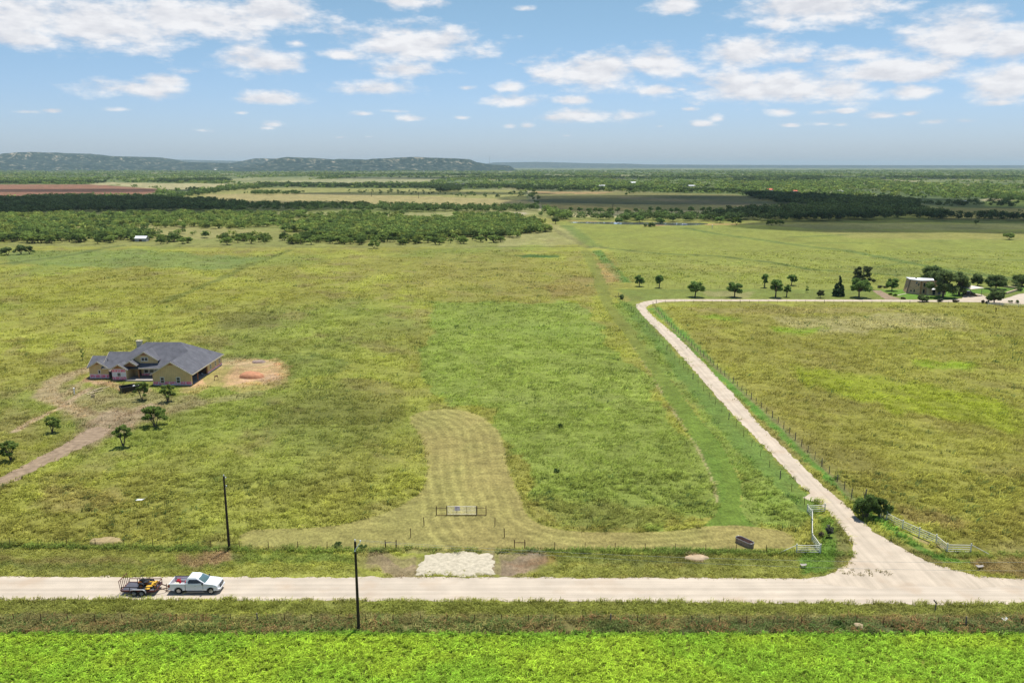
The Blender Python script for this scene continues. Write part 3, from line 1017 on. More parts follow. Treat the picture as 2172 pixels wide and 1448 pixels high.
def grass_stuff(name, bands, seed):
    """bands: (y0, y1, plants per square metre, height, blade width, blades, spread)"""
    r = np.random.default_rng(seed)
    VV, FF, CC, off = [], [], [], 0
    for y0, y1, dens, hh, ww, nb, sp, segs in bands:
        half = .66 * y1 + 6
        n = int(dens * 2 * half * (y1 - y0))
        P = scatter(-half, half, y0, y1, n, r)
        P = P[np.abs(P[:, 0]) < .66 * P[:, 1] + 6]
        P = P[~keep_off(P[:, 0], P[:, 1])]
        cl = fbm(P[:, 0] / (sp * 9), P[:, 1] / (sp * 9), 5, 3)
        P = P[r.uniform(0, 1, len(P)) < sstep(.25, .6, cl) + .15]
        cl = fbm(P[:, 0] / (sp * 9), P[:, 1] / (sp * 9), 5, 3)
        col = field_colour(P[:, 0], P[:, 1])
        H = hh * (.45 + 1.1 * cl) * r.uniform(.7, 1.3, len(P))
        wd = (r.uniform(0, 1, len(P)) < .05) & (fbm(P[:, 0] / 12, P[:, 1] / 12, 511, 3) > .45)      # broad dark weeds among the grass
        col[wd] = np.array((.055, .085, .026)); H[wd] *= 1.25
        lean = np.stack([.35 + .45 * fbm(P[:, 0] / 9, P[:, 1] / 9, 91, 3), .25 * (fbm(P[:, 0] / 7, P[:, 1] / 7, 97, 2) - .3)], 1)
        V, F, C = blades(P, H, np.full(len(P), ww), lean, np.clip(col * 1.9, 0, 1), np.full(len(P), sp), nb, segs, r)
        VV.append(V); FF.append(F + off); CC.append(C); off += len(V)
    me = mesh_np(name, np.vstack(VV), np.vstack(FF), M['grass'], np.vstack(CC))
    return tag(link(name, me), kind='stuff')


grass_stuff('pasture_grass', [
    (98.5, 125, 3.4, .62, .075, 9, .26, 2),
    (125, 165, 2.0, .66, .11, 8, .34, 1),
    (165, 230, .95, .70, .17, 8, .50, 1),
    (230, 330, .40, .70, .26, 8, .75, 1),
    (330, 400, .13, .70, .42, 8, 1.2, 1),
    (400, 480, .06, .70, .42, 8, 1.2, 1)], 101)


def band_stuff(name, dens, y0f, y1f, h, w, nb, sp, seed, m, colf=None, lean=(.3, 0), hcl=.5, xr=(-66, 66), gain=1.9, segs=2, jag=0, on_road=False):
    r = np.random.default_rng(seed)
    n = int(dens * (xr[1] - xr[0]) * 8)
    P = scatter(xr[0], xr[1], 0, 1, n, r)
    lo, hi = y0f(P[:, 0]), y1f(P[:, 0])
    keep = r.uniform(0, 1, n) < (hi - lo) / 8.0
    y = lo + (hi - lo) * P[:, 1]
    P = np.stack([P[:, 0], y], 1)[keep]
    jy = (fbm(P[:, 0] / .7, P[:, 1] / .7, 421, 3) - .35) * 2.2
    P = P if on_road else P[~(inside(ROAD_W, P[:, 0], P[:, 1] + jy) & inside(ROAD_W, P[:, 0], P[:, 1] - jy))]
    j2 = (fbm(P[:, 0] / 1.3, P[:, 1] / 1.3, 431, 3) - .5) * 5
    P = P[~inside(OFF[2], P[:, 0] + j2 * 1.6, P[:, 1] + j2)]
    cl = fbm(P[:, 0] / 1.6, P[:, 1] / 1.6, seed, 3)
    P = P if hcl < .2 else P[r.uniform(0, 1, len(P)) < sstep(.2, .55, cl) + .2]
    cl = fbm(P[:, 0] / 1.6, P[:, 1] / 1.6, seed, 3)
    col = field_colour(P[:, 0], P[:, 1]) if colf is None else colf(P, r)
    H = h * (1 - hcl + 2 * hcl * cl) * r.uniform(.7, 1.3, len(P))
    L_ = np.tile(np.array(lean), (len(P), 1)) * r.uniform(.4, 1.4, (len(P), 1))
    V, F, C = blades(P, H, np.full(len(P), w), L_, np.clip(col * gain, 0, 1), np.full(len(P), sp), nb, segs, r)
    return tag(link(name, mesh_np(name, V, F, m, C)), kind='stuff')


line_y = lambda pts: (lambda x: np.interp(x, *zip(*[tuple(G(*p)) for p in pts])))
road_top_y = line_y([(-700, 1219), (0, 1222), (1086, 1224), (2172, 1228), (2900, 1232)])
road_bot_y = line_y([(-700, 1268), (0, 1271), (1086, 1275), (2172, 1282), (2900, 1286)])
fence_y = line_y([(-700, 1148), (0, 1156), (480, 1164), (1086, 1167), (1660, 1172), (2900, 1180)])
# verge between the road and the lot fence, taller weeds along the fence line, the far bank of the road, the crop
band_stuff('verge_grass', 14, lambda x: road_top_y(x) - .1, lambda x: fence_y(x) + .6, .24, .05, 7, .16, 201, M['grass'], lean=(.2, 0), hcl=.6)
band_stuff('fence_weeds', 9, lambda x: fence_y(x) - .9, lambda x: fence_y(x) + .5, .55, .06, 9, .22, 202, M['grass'], hcl=.9,
           colf=lambda P, r: field_colour(P[:, 0], P[:, 1]) * .5 + np.array((.045, .075, .014)))
band_stuff('roadside_grass', 14, lambda x: 0 * x + 80.4, lambda x: road_bot_y(x) + .1, .48, .05, 9, .2, 203, M['grass'], lean=(.3, -.05), hcl=.6)

# sparse weeds on the gravel of the drive mouth
band_stuff('verge_weeds', 5, line_y([(1868, 1221), (1990, 1221), (2000, 1219)]), line_y([(1868, 1208), (1930, 1206), (1990, 1212)]), .22, .05, 6, .14, 212, M['grass'], hcl=.9, xr=(39.5, 45.5), gain=1.3,
           colf=lambda P, r: np.tile(np.array((.20, .17, .07)), (len(P), 1)), on_road=True)


def weed_cols(P, r):
    c = field_colour(P[:, 0], P[:, 1])
    k = r.uniform(0, 1, len(P))
    rust = np.array((.17, .105, .045))
    dk = np.array((.068, .105, .028))
    pick = fbm(P[:, 0] / 5, P[:, 1] / 2.5, 301, 3)
    c[k < sstep(.4, .7, pick) * .35] = rust
    c[k > .5 + .35 * pick] = dk
    return c


band_stuff('roadside_weeds', 13, lambda x: 0 * x + CROP_EDGE - .1, lambda x: 0 * x + 81.4, .62, .06, 10, .22, 204, M['grass'], colf=weed_cols, lean=(.15, 0), hcl=.75, gain=2.1)


def crop_cols(P, r):
    t = fbm(P[:, 0] / 9, P[:, 1] / 5, 311, 3)
    e = sstep(77.2, 78.4, P[:, 1])
    a = np.array((.265, .350, .036)) + (np.array((.210, .318, .034)) - np.array((.265, .350, .036))) * sstep(.4, .7, t)[:, None]
    return a + (np.array((.11, .23, .03)) - a) * (e * .8)[:, None]


band_stuff('crop', 34, lambda x: 0 * x + 60, lambda x: CROP_EDGE + (fbm(x / 1.5, x * 0, 8, 3) - .5) * 1.2, .46, .072, 8, .11, 205, M['crop'], colf=crop_cols, lean=(.3, .08), hcl=.1, xr=(-60, 60), gain=1.85)

# ------------------------------------------------------------------ trees and shrubs
M['bark'] = mat('bark', (.11, .085, .065), .9, var=.3, scale=2.0, bump=.6, bscale=9)
M['mesquite_leaf'] = leaf_mat('mesquite_leaf', (.235, .315, .080), trans=.55, var=.3)
M['oak_leaf'] = leaf_mat('oak_leaf', (.160, .215, .076), trans=.45, var=.3)
M['pecan_leaf'] = leaf_mat('pecan_leaf', (.195, .295, .080), trans=.5, var=.3)
M['needle'] = leaf_mat('needle', (.085, .14, .06), trans=.35, var=.35)
M['pine_leaf'] = leaf_mat('pine_leaf', (.095, .115, .050), trans=.2, var=.35)
M['pale_leaf'] = leaf_mat('pale_leaf', (.18, .24, .05), trans=.4, var=.3)
M['shrub_leaf'] = leaf_mat('shrub_leaf', (.12, .18, .05), trans=.4, var=.35, vscale=1.5)
M['grey_leaf'] = leaf_mat('grey_leaf', (.13, .135, .10), trans=.25, var=.3, vscale=1.5)
M['dry_leaf'] = leaf_mat('dry_leaf', (.16, .125, .075), trans=.25, var=.3, vscale=1.5)
M['brush_leaf'] = leaf_mat('brush_leaf', attr='col', trans=.33, var=.3, vscale=.25)


def leaf_cards(C, S, r, flat=.35):
    """Small four-cornered leaf sprays at C, of size S, tilted at random."""
    n = len(C)
    nrm = r.normal(0, 1, (n, 3))
    nrm[:, 2] = np.abs(nrm[:, 2]) + flat
    nrm /= np.linalg.norm(nrm, axis=1, keepdims=True)
    t = r.normal(0, 1, (n, 3))
    t -= nrm * (t * nrm).sum(1, keepdims=True)
    t /= np.linalg.norm(t, axis=1, keepdims=True)
    b = np.cross(nrm, t)
    S = np.asarray(S)[:, None]
    a1, a2 = S * r.uniform(.6, 1.1, (n, 1)), S * r.uniform(.3, .65, (n, 1))
    V = np.stack([C - t * a1, C + b * a2 - t * a1 * .1, C + t * a1, C - b * a2 + t * a1 * .15], 1).reshape(-1, 3)
    F = np.arange(n * 4).reshape(-1, 4)
    return V, F


def crown_points(cen, rad, n, r, shell=.55):
    """Points in round clusters, thicker towards each cluster's outside."""
    k = r.integers(0, len(cen), n)
    d = r.normal(0, 1, (n, 3))
    d /= np.linalg.norm(d, axis=1, keepdims=True)
    q = r.uniform(shell ** 3, 1, n) ** (1 / 3) * r.uniform(.75, 1.12, n)
    return cen[k] + d * (rad[k] * q)[:, None] * np.array((1, 1, .72))


def tree_meshes(name, kind, h, w, n, leaf, seed, leafm):
    """Trunk and crown meshes of one tree, base at the origin."""
    r = np.random.default_rng(seed)
    tr = MB()
    cen, rad = [], []
    R2 = w / 2
    if kind == 'mesquite':          # several leaning stems, a wide open ragged crown
        stems = r.integers(2, 4)
        for s in range(stems):
            a = 2 * math.pi * s / stems + r.uniform(-.5, .5)
            e = np.array((math.cos(a) * w * .11, math.sin(a) * w * .11, h * r.uniform(.30, .40)))
            t0 = .026 * h * r.uniform(.8, 1.1)
            tr.tube((0, 0, -.1), e, t0 * 1.25, t0 * .8, 6)
            for q in range(r.integers(5, 8)):
                a2 = a + r.uniform(-1.1, 1.1)
                rr = R2 * r.uniform(.3, .84)
                c = np.array((math.cos(a2) * rr, math.sin(a2) * rr, h * (r.uniform(.46, .92) - .22 * (rr / R2) ** 2)))
                mid = (e + c) / 2 + np.array((0, 0, -.04 * h))
                tr.tube(e, mid, t0 * .7, t0 * .45, 5, False); tr.tube(mid, c, t0 * .45, t0 * .18, 5, False)
                cen.append(c); rad.append(w * r.uniform(.075, .15))
        for q in range(3):
            a = r.uniform(0, 2 * math.pi)
            cen.append(np.array((math.cos(a) * R2 * .3, math.sin(a) * R2 * .3, h * .85))); rad.append(w * .12)
    elif kind in ('oak', 'pecan'):
        low = .14 if kind == 'oak' else .24
        lob = r.uniform(.62, 1.12, 5)
        e = np.array((r.uniform(-.03, .03) * w, r.uniform(-.03, .03) * w, h * low * 1.2))
        t0 = .034 * h
        tr.tube((0, 0, -.1), e, t0 * 1.3, t0, 8)
        m = 26 if kind == 'oak' else 20
        for q in range(m):
            z = r.uniform(0, 1)
            a = q * 2.399 + r.uniform(-.3, .3)
            zz = h * (low + .12 + (1 - low - .24) * z)
            prof = math.sqrt(max(0.05, 1 - (abs(z - .33) / .72) ** 2.2))
            rr = R2 * .80 * prof * math.sqrt(r.uniform(.2, 1)) * np.interp((a / 1.2566) % 5, range(6), list(lob) + [lob[0]])
            c = np.array((math.cos(a) * rr, math.sin(a) * rr, zz))
            mid = e + (c - e) * .5 + np.array((0, 0, .03 * h))
            tr.tube(e, mid, t0 * .5, t0 * .3, 5, False); tr.tube(mid, c, t0 * .3, t0 * .1, 5, False)
            cen.append(c); rad.append(w * r.uniform(.075, .18))
    elif kind == 'conifer':
        tr.tube((0, 0, -.1), (0, 0, h * .93), .03 * h, .008 * h, 7)
        for lv in np.linspace(.06, .97, 15):
            rr = R2 * (1 - lv) ** .75 * r.uniform(.86, 1.06)
            k = max(1, int(8 * (1 - lv) + 1))
            for q in range(k):
                a = r.uniform(0, 2 * math.pi)
                cen.append(np.array((math.cos(a) * rr * .7, math.sin(a) * rr * .7, h * lv))); rad.append(max(.32 * rr, .03 * h))
    elif kind == 'pine':            # tall, gappy, clumps at the ends of bare limbs
        tr.tube((0, 0, -.1), (.02 * w, 0, h * .5), .03 * h, .02 * h, 8)
        tr.tube((.02 * w, 0, h * .5), (-.02 * w, 0, h * .95), .02 * h, .006 * h, 7)
        for q in range(30):
            z = r.uniform(.22, 1.0)
            a = q * 2.399
            rr = R2 * .86 * math.sqrt(max(.04, 1 - ((z - .6) / .5) ** 2)) * r.uniform(.35, 1)
            c = np.array((math.cos(a) * rr, math.sin(a) * rr, h * z * .97))
            tr.tube((0, 0, h * z * .85), c, .008 * h, .003 * h, 5, False)
            cen.append(c); rad.append(w * r.uniform(.07, .12))
    elif kind == 'shrub':
        for q in range(12):
            a = r.uniform(0, 2 * math.pi); rr = R2 * .7 * math.sqrt(r.uniform(0, 1))
            c = np.array((math.cos(a) * rr, math.sin(a) * rr, h * r.uniform(.3, .78) * (1 - .3 * (rr / R2) ** 2)))
            tr.tube((rr * .2 * math.cos(a), rr * .2 * math.sin(a), -.05), c, .018 * h, .006 * h, 5, False)
            cen.append(c); rad.append(min(w, h * 1.3) * r.uniform(.16, .26))
    elif kind == 'sapling':
        tr.tube((0, 0, -.1), (.03 * h, 0, h * .9), .016 * h, .006 * h, 6)
        for q in range(7):
            a = q * 2.4; z = r.uniform(.25, 1) * h; rr = R2 * r.uniform(.3, .9)
            c = np.array((math.cos(a) * rr, math.sin(a) * rr, z))
            tr.tube((.02 * h, 0, z * .85), c, .007 * h, .003 * h, 4, False)
            cen.append(c); rad.append(w * .2)
    cen, rad = np.array(cen), np.array(rad)
    P = crown_points(cen, rad, n, r)
    P[:, 2] = np.maximum(P[:, 2], .03 * h)
    V, F = leaf_cards(P, leaf * r.uniform(.65, 1.25, n), r)
    return tr.mesh(name + '_trunk', M['bark']), mesh_np(name + '_crown', V, F, leafm)


def plant(name, meshes, size, xy, h, w, label, cat='tree', group=None, rz=None):
    """One tree or shrub at xy: an Empty at its foot over its trunk and its crown."""
    h0, w0 = size
    t = thing(name, label, cat, (float(xy[0]), float(xy[1]), 0), random.uniform(0, 6.28) if rz is None else rz, group)
    t.scale = (w / w0, w / w0, h / h0)
    link('trunk' if name.endswith('tree') or name == 'sapling' else 'stems', meshes[0], t)
    link('crown' if name.endswith('tree') or name == 'sapling' else 'foliage', meshes[1], t)
    return t


def measure(bx, by, ty, wpx):
    """Ground point, height and width of a plant whose foot shows at (bx, by), top at row ty, width wpx."""
    p = G(bx, by)
    zc = p[1] * math.cos(PITCH) + CAM_H * math.sin(PITCH)
    w = wpx * zc / FOCAL
    return p, top_z(p[0], p[1] + .15 * w, ty), w


KIND = {'mesquite': ('mesquite_tree', 'mesquite_leaf'), 'oak': ('oak_tree', 'oak_leaf'), 'pecan': ('pecan_tree', 'pecan_leaf'), 'conifer': ('conifer_tree', 'needle'),
        'pine': ('pine_tree', 'pine_leaf'), 'shrub': ('shrub', 'shrub_leaf'), 'sapling': ('sapling', 'mesquite_leaf')}


def lone(kind, bx, by, ty, wpx, n, leaf, seed, label, lm=None, group=None, name=None):
    p, h, w = measure(bx, by, ty, wpx)
    nm, lf = KIND[kind]
    ms = tree_meshes(nm, kind, h, w, n, leaf, seed, M[lm or lf])
    return plant(name or nm, ms, (h, w), p, h, w, label, 'shrub' if kind == 'shrub' else 'tree', group, 0.0)


g_ = 'mesquite trees round the new house'
lone('mesquite', 301.5, 849, 806, 38, 3400, .22, 11, 'bushy green mesquite right beside the black dumpster in front of the new house', group=g_)
lone('mesquite', 356, 852.5, 812, 33, 2600, .22, 12, 'small mesquite with forked trunk before the right gable of the new house', group=g_)
lone('mesquite', 329, 905.5, 858, 58, 3000, .22, 13, 'wide spreading mesquite with bare lower limbs on the worn dirt track', group=g_)
lone('mesquite', 262, 947, 896, 42, 3400, .21, 14, 'dense round mesquite on the grass just below the dirt track', group=g_)
lone('mesquite', 111, 918, 880, 32, 1900, .21, 15, 'slender mesquite above the dirt track with dark shadow at its foot', group=g_)
lone('mesquite', 23, 977, 931, 44, 2600, .21, 16, 'open leggy mesquite at the photo edge above the dirt track', group=g_)
lone('sapling', 175, 764, 738, 10, 220, .16, 17, 'thin nearly bare sapling in the pasture behind the new house')

g_ = 'trees along the lawn by the drive'
lone('pecan', 1355.5, 607.5, 581.5, 26, 1300, .42, 21, 'grey green round tree at the lot corner, first of the row on the fence line', 'grey_leaf' if False else None, g_)
lone('pecan', 1398, 610.5, 582, 24, 1300, .42, 22, 'small ragged tree on the back fence, second from the lot corner', group=g_)
lone('pecan', 1474, 630, 594, 44, 2600, .42, 23, 'round broad tree nearest the bend of the drive, standing on the lawn', group=g_)
lone('pecan', 1558, 630.5, 595.5, 40, 2400, .42, 24, 'round tree on the lawn between the bend tree and the group of four', group=g_)
lone('pecan', 1622, 610, 578.5, 22, 1200, .42, 25, 'upright oval tree at the back of the group of four, nearer the bend', group=g_)
lone('pecan', 1645, 631, 590.5, 42, 2600, .42, 26, 'largest front tree of the group of four by the drive', group=g_)
lone('pecan', 1668, 630, 600, 18, 900, .42, 27, 'slim tree touching the largest tree of the group of four', group=g_)
lone('pecan', 1679, 605.5, 580.5, 22, 1200, .42, 28, 'small round tree at the back of the group of four, nearer the house', group=g_)
lone('shrub', 1317, 634, 622.5, 13, 600, .35, 29, 'small round dark bush alone left of the drive bend', 'oak_leaf')
lone('sapling', 1712, 620, 607, 7, 160, .35, 30, 'tiny thin sapling on the lawn by the back fence')
lone('pecan', 1739.5, 632, 614, 17, 700, .36, 31, 'small grey green tree on bare stem at the drive, beside the dark conifer', 'pine_leaf', g_)
lone('conifer', 1778, 628, 584.5, 31, 4200, .38, 32, 'dark pointed conifer by the drive, the only cone shaped tree')
lone('pecan', 1822, 631, 589, 57, 4200, .42, 33, 'big dark round tree in front of the tall gappy pine by the drive', group=g_)
lone('pine', 1828, 613, 565.5, 54, 3400, .45, 34, 'tall gappy pine with grey limbs behind the big round tree')
lone('pecan', 1892, 617, 589.5, 34, 2600, .42, 35, 'blue green round tree on the lawn between the pine and the stone house', group=g_)
g_ = 'dark trees round the stone house'
lone('oak', 1974, 606, 561, 58, 4200, .45, 41, 'dark live oak rising behind the white roof of the stone house', group=g_)
lone('oak', 1999, 631, 570, 74, 6400, .45, 42, 'great dark live oak with thick trunk right in front of the stone house', group=g_)
lone('oak', 2034, 626, 574, 48, 4200, .45, 43, 'dark live oak with tall crown between the stone house and the carport', group=g_)
lone('oak', 2073, 606, 579, 30, 2200, .45, 44, 'small oak standing behind the white carport roof', group=g_)
lone('oak', 2112, 613, 581, 50, 3600, .45, 45, 'broad oak on the lawn beyond the carport, near the low stone wall', group=g_)
lone('oak', 2109, 643, 610, 40, 3000, .42, 46, 'round oak on the near side of the parking area, above the fence post', group=g_)
lone('oak', 2168, 607, 581, 52, 2600, .45, 47, 'dense green tree cut by the photo edge beyond the low stone wall', group=g_)
lone('shrub', 1958, 640, 622.5, 26, 1600, .36, 48, 'large dark bush at the drive in front of the stone house', 'oak_leaf')
for i, (a, b, c, d, l, lb) in enumerate([
        (1993, 640, 632, 12, 'grey_leaf', 'low grey shrub beside the large dark bush at the drive'), (2027, 641, 635, 14, 'dry_leaf', 'brownish low shrub on the drive edge below the great oak'),
        (2084, 643, 635, 9, 'dry_leaf', 'upright brownish shrub on the drive edge below the parking area'), (2096, 644, 637, 11, 'grey_leaf', 'low grey shrub next to the round oak by the parking area'),
        (1889, 625, 621, 10, 'pale_leaf', 'yellow green clipped shrub at the start of the stone path'), (1899, 627.5, 622.5, 9, 'pale_leaf', 'yellow green clipped shrub lying along the stone path'),
        (1916, 634, 630, 11, 'dry_leaf', 'small brown shrub in the lawn corner where the dirt path meets the drive'), (1866, 611, 604, 14, 'grey_leaf', 'pale grey shrub at the fence behind the pine'),
        (1878, 611, 605, 11, 'dry_leaf', 'brownish shrub at the fence behind the blue green tree'), (2150, 642, 635, 30, 'shrub_leaf', 'long low green hedge shrub right of the round oak'),
        (2163, 617, 604, 26, 'shrub_leaf', 'wide green shrub at the photo edge by the low stone wall')]):
    lone('shrub', a, b, c, d, 420, .3, 60 + i, lb, l)

# field trees in the middle distance
lone('mesquite', 16, 541.5, 524, 34, 1500, .5, 71, 'dark round mesquite at the left edge of the far pasture, leftmost of three', 'oak_leaf', 'dark mesquites in the far left pasture')
lone('mesquite', 45, 539.5, 519, 30, 1500, .5, 72, 'dark mesquite with the highest crown, middle of the three in the far left pasture', 'oak_leaf', 'dark mesquites in the far left pasture')
lone('mesquite', 63, 539, 521, 22, 1100, .5, 73, 'dark mesquite at the right end of the three in the far left pasture', 'oak_leaf', 'dark mesquites in the far left pasture')
lone('mesquite', 793, 527, 508, 30, 1500, .5, 74, 'round mesquite alone in front of the thicket at the far field edge')
lone('mesquite', 2140, 508.5, 494, 27, 800, .6, 75, 'lone open mesquite in the green pasture near the right photo edge')
lone('mesquite', 2070, 476, 466, 12, 500, .7, 76, 'small dark mesquite alone at the far edge of the green pasture', 'oak_leaf')
lone('mesquite', 1562, 477, 460.5, 24, 1200, .7, 77, 'pale green mesquite at the red dirt end of the pond', 'pale_leaf')
lone('mesquite', 1636, 478, 466, 26, 1200, .7, 78, 'pale green spreading mesquite alone on the pasture right of the pond', 'pale_leaf')
lone('mesquite', 1654, 478, 466.5, 22, 1000, .7, 79, 'smaller pale mesquite close against the spreading one right of the pond', 'pale_leaf')
lone('pecan', 1313, 474.5, 461, 22, 1200, .7, 80, 'dark tree leaning over the left end of the pond')
lone('pecan', 1401, 475, 461, 22, 1200, .7, 81, 'dark tree on the near bank in the middle of the pond')
lone('shrub', 1377, 481, 469.5, 30, 1300, .7, 82, 'big dark bush on the near bank of the pond', 'oak_leaf')
lone('pecan', 1357, 471.5, 457, 24, 1200, .7, 83, 'green tree behind the middle of the pond')
lone('pecan', 1178, 475.5, 460, 18, 1000, .7, 84, 'dark round tree at the end of the thicket left of the pond', 'oak_leaf')
lone('pecan', 1527, 473, 458, 24, 1200, .7, 85, 'round green tree behind the red dirt end of the pond')

# the row of trees beyond the pond: each one its own
ROW = [(1211, 449), (1229, 448.5), (1249, 450), (1262, 450.5), (1273, 451), (1294, 450.5), (1310, 451), (1330, 453), (1349, 450.5), (1380, 450), (1397, 449), (1412, 453), (1424, 452.5), (1435, 451),
       (1466, 449.5), (1490, 449.5), (1504, 449.5), (1518, 451), (1527, 449.5), (1567, 453), (1590, 451.5)]
protos_row = [tree_meshes('pecan_tree', 'pecan', 8, 10, 620, .85, 300 + i, M['pecan_leaf']) for i in range(3)]
for i, (a, b) in enumerate(ROW):
    p, h, w = measure(a, b, b - random.uniform(9, 12.5), random.uniform(13, 19))
    plant('pecan_tree', protos_row[i % 3], (8, 10), p, h, w, 'dark green tree in the long row across the pale strip beyond the pond', group='row of trees beyond the pond')

# ---- mesquite brush: the nearest trees one by one, the rest as one thicket
brush_mats = [M['mesquite_leaf'], leaf_mat('mesquite_leaf_yellow', (.25, .30, .07), trans=.4, var=.3), leaf_mat('mesquite_leaf_dark', (.135, .195, .054), trans=.4, var=.3)]
protos = []
for i in range(9):
    tm, cm = tree_meshes('mesquite_tree', 'mesquite', 4.5, 7, 430, .62, 400 + i, brush_mats[i % 3])
    bm = bmesh.new(); bm.from_mesh(tm); nt_ = len(bm.faces); bm.from_mesh(cm)
    me = bpy.data.meshes.new('mesquite_tree')
    for j, f in enumerate(bm.faces):
        f.material_index = 0 if j < nt_ else 1
    bm.to_mesh(me); bm.free()
    me.materials.append(M['bark']); me.materials.append(brush_mats[i % 3])
    protos.append(me)

r_ = np.random.default_rng(55)
BRUSH = [  # outline in the photograph, trees per hectare, height range, darker share
    ([(-160, 516), (0, 497), (150, 489), (250, 487), (330, 500), (330, 516), (0, 517)], 90, (3.6, 6.0), .55),
    ([(330, 512), (560, 504), (700, 508), (1040, 506), (1080, 514), (900, 520), (700, 519), (330, 516)], 70, (3.0, 5.2), .35),
    ([(640, 512), (700, 492), (900, 485), (1156, 478), (1150, 492), (1110, 502), (900, 507), (700, 510)], 170, (4.0, 6.0), .3),
    ([(580, 490), (700, 474), (1000, 468), (1150, 474), (1150, 486), (900, 492), (700, 500)], 150, (4.0, 6.0), .2),
    ([(-200, 488), (0, 470), (300, 466), (560, 466), (640, 476), (480, 484), (200, 488), (0, 496)], 80, (3.5, 5.5), .2),
    ([(560, 466), (880, 462), (1000, 466), (700, 472), (560, 486), (480, 492)], 45, (3.2, 5.0), .1),
    ([(200, 500), (330, 500), (480, 496), (580, 496), (640, 510), (330, 512)], 14, (3.0, 4.5), .2),
    ([(960, 460), (1040, 458), (1120, 463), (1100, 468), (980, 467)], 120, (4.0, 5.5), .2),
    ([(-200, 470), (0, 458), (500, 454), (880, 458), (700, 466), (300, 468)], 60, (3.5, 5.5), .2),
]
cand = []
for px, dens, (h0, h1), dk in BRUSH:
    poly = GP(px)
    lo, hi = poly.min(0), poly.max(0)
    n = int(2.6 * dens / 1e4 * (hi[0] - lo[0]) * (hi[1] - lo[1]))
    P = np.stack([r_.uniform(lo[0], hi[0], n), r_.uniform(lo[1], hi[1], n)], 1)
    P = P[inside(poly, P[:, 0] + (fbm(P[:, 0] / 30, P[:, 1] / 30, 3, 3) - .5) * 40, P[:, 1] + (fbm(P[:, 0] / 30, P[:, 1] / 30, 8, 3) - .5) * 60)]
    P = P[r_.uniform(0, 1, len(P)) < sstep(.16, .42, fbm(P[:, 0] / 26, P[:, 1] / 40, 77, 3)) + .2]
    for q in P:
        if abs(q[0]) < .66 * q[1] + 10:
            cand.append((q[1], q[0], r_.uniform(h0, h1), r_.uniform(0, 1) < dk))
cand.sort()
BRUSH_SINGLES = 285
label_mid = 'green mesquite in the scrub thicket across the end of the long pasture'
label_left = 'green mesquite in the scrub at the left, beyond the far pasture'
for i, (y, x, h, dk) in enumerate(cand[:BRUSH_SINGLES]):
    k = random.choice((2, 5, 8)) if dk else random.choice((0, 3, 6, 0, 3, 6, 1, 4, 7))
    o = link('mesquite_tree', protos[k], loc=(x, y, 0))
    o.rotation_euler = (0, 0, random.uniform(0, 6.28))
    w = h * random.uniform(1.35, 1.95)
    o.scale = (w / 7, w / 7, h / 4.5)
    left = x < -95
    tag(o, label_left if left else label_mid, 'tree', 'scrub mesquites at the left' if left else 'scrub mesquites across the field end')


def tree_mass(name, trees, seed, cards, leaf):
    """Many far trees as one mass: trees = (x, y, height, width, colour)."""
    r = np.random.default_rng(seed)
    T = np.array([t[:4] for t in trees]); Cc = np.array([t[4] for t in trees])
    n = len(T)
    # five clusters to a tree
    k = 5
    a = r.uniform(0, 2 * math.pi, (n, k)); q = np.sqrt(r.uniform(0, 1, (n, k))) * .34
    cx = T[:, 0, None] + np.cos(a) * q * T[:, 3, None]
    cy = T[:, 1, None] + np.sin(a) * q * T[:, 3, None]
    cz = T[:, 2, None] * r.uniform(.42, .80, (n, k))
    cr = T[:, 3, None] * r.uniform(.17, .27, (n, k))
    idx = np.repeat(np.arange(n * k), cards)
    d = r.normal(0, 1, (len(idx), 3)); d /= np.linalg.norm(d, axis=1, keepdims=True)
    rr = cr.ravel()[idx] * r.uniform(.6, 1.1, len(idx))
    P = np.stack([cx.ravel()[idx], cy.ravel()[idx], cz.ravel()[idx]], 1) + d * rr[:, None] * np.array((1, 1, .75))
    P[:, 2] = np.maximum(P[:, 2], .25)
    ti = idx // k
    V, F = leaf_cards(P, leaf * T[ti, 3] * r.uniform(.7, 1.3, len(idx)), r, .6)
    C = np.repeat(Cc[ti] * r.uniform(.75, 1.25, len(idx))[:, None], 4, 0)
    me = mesh_np(name, V, F, M['brush_leaf'], C)
    return tag(link(name, me), kind='stuff')


GRN, YEL, DRK, OAK = np.array((.200, .275, .068)), np.array((.27, .315, .078)), np.array((.130, .190, .056)), np.array((.082, .122, .044))
tree_mass('mesquite_thicket', [(x, y, h, h * 1.75, (DRK if dk else (GRN if random.random() < .65 else YEL)) * random.uniform(.8, 1.2)) for y, x, h, dk in cand[BRUSH_SINGLES:]], 501, 30, .10)

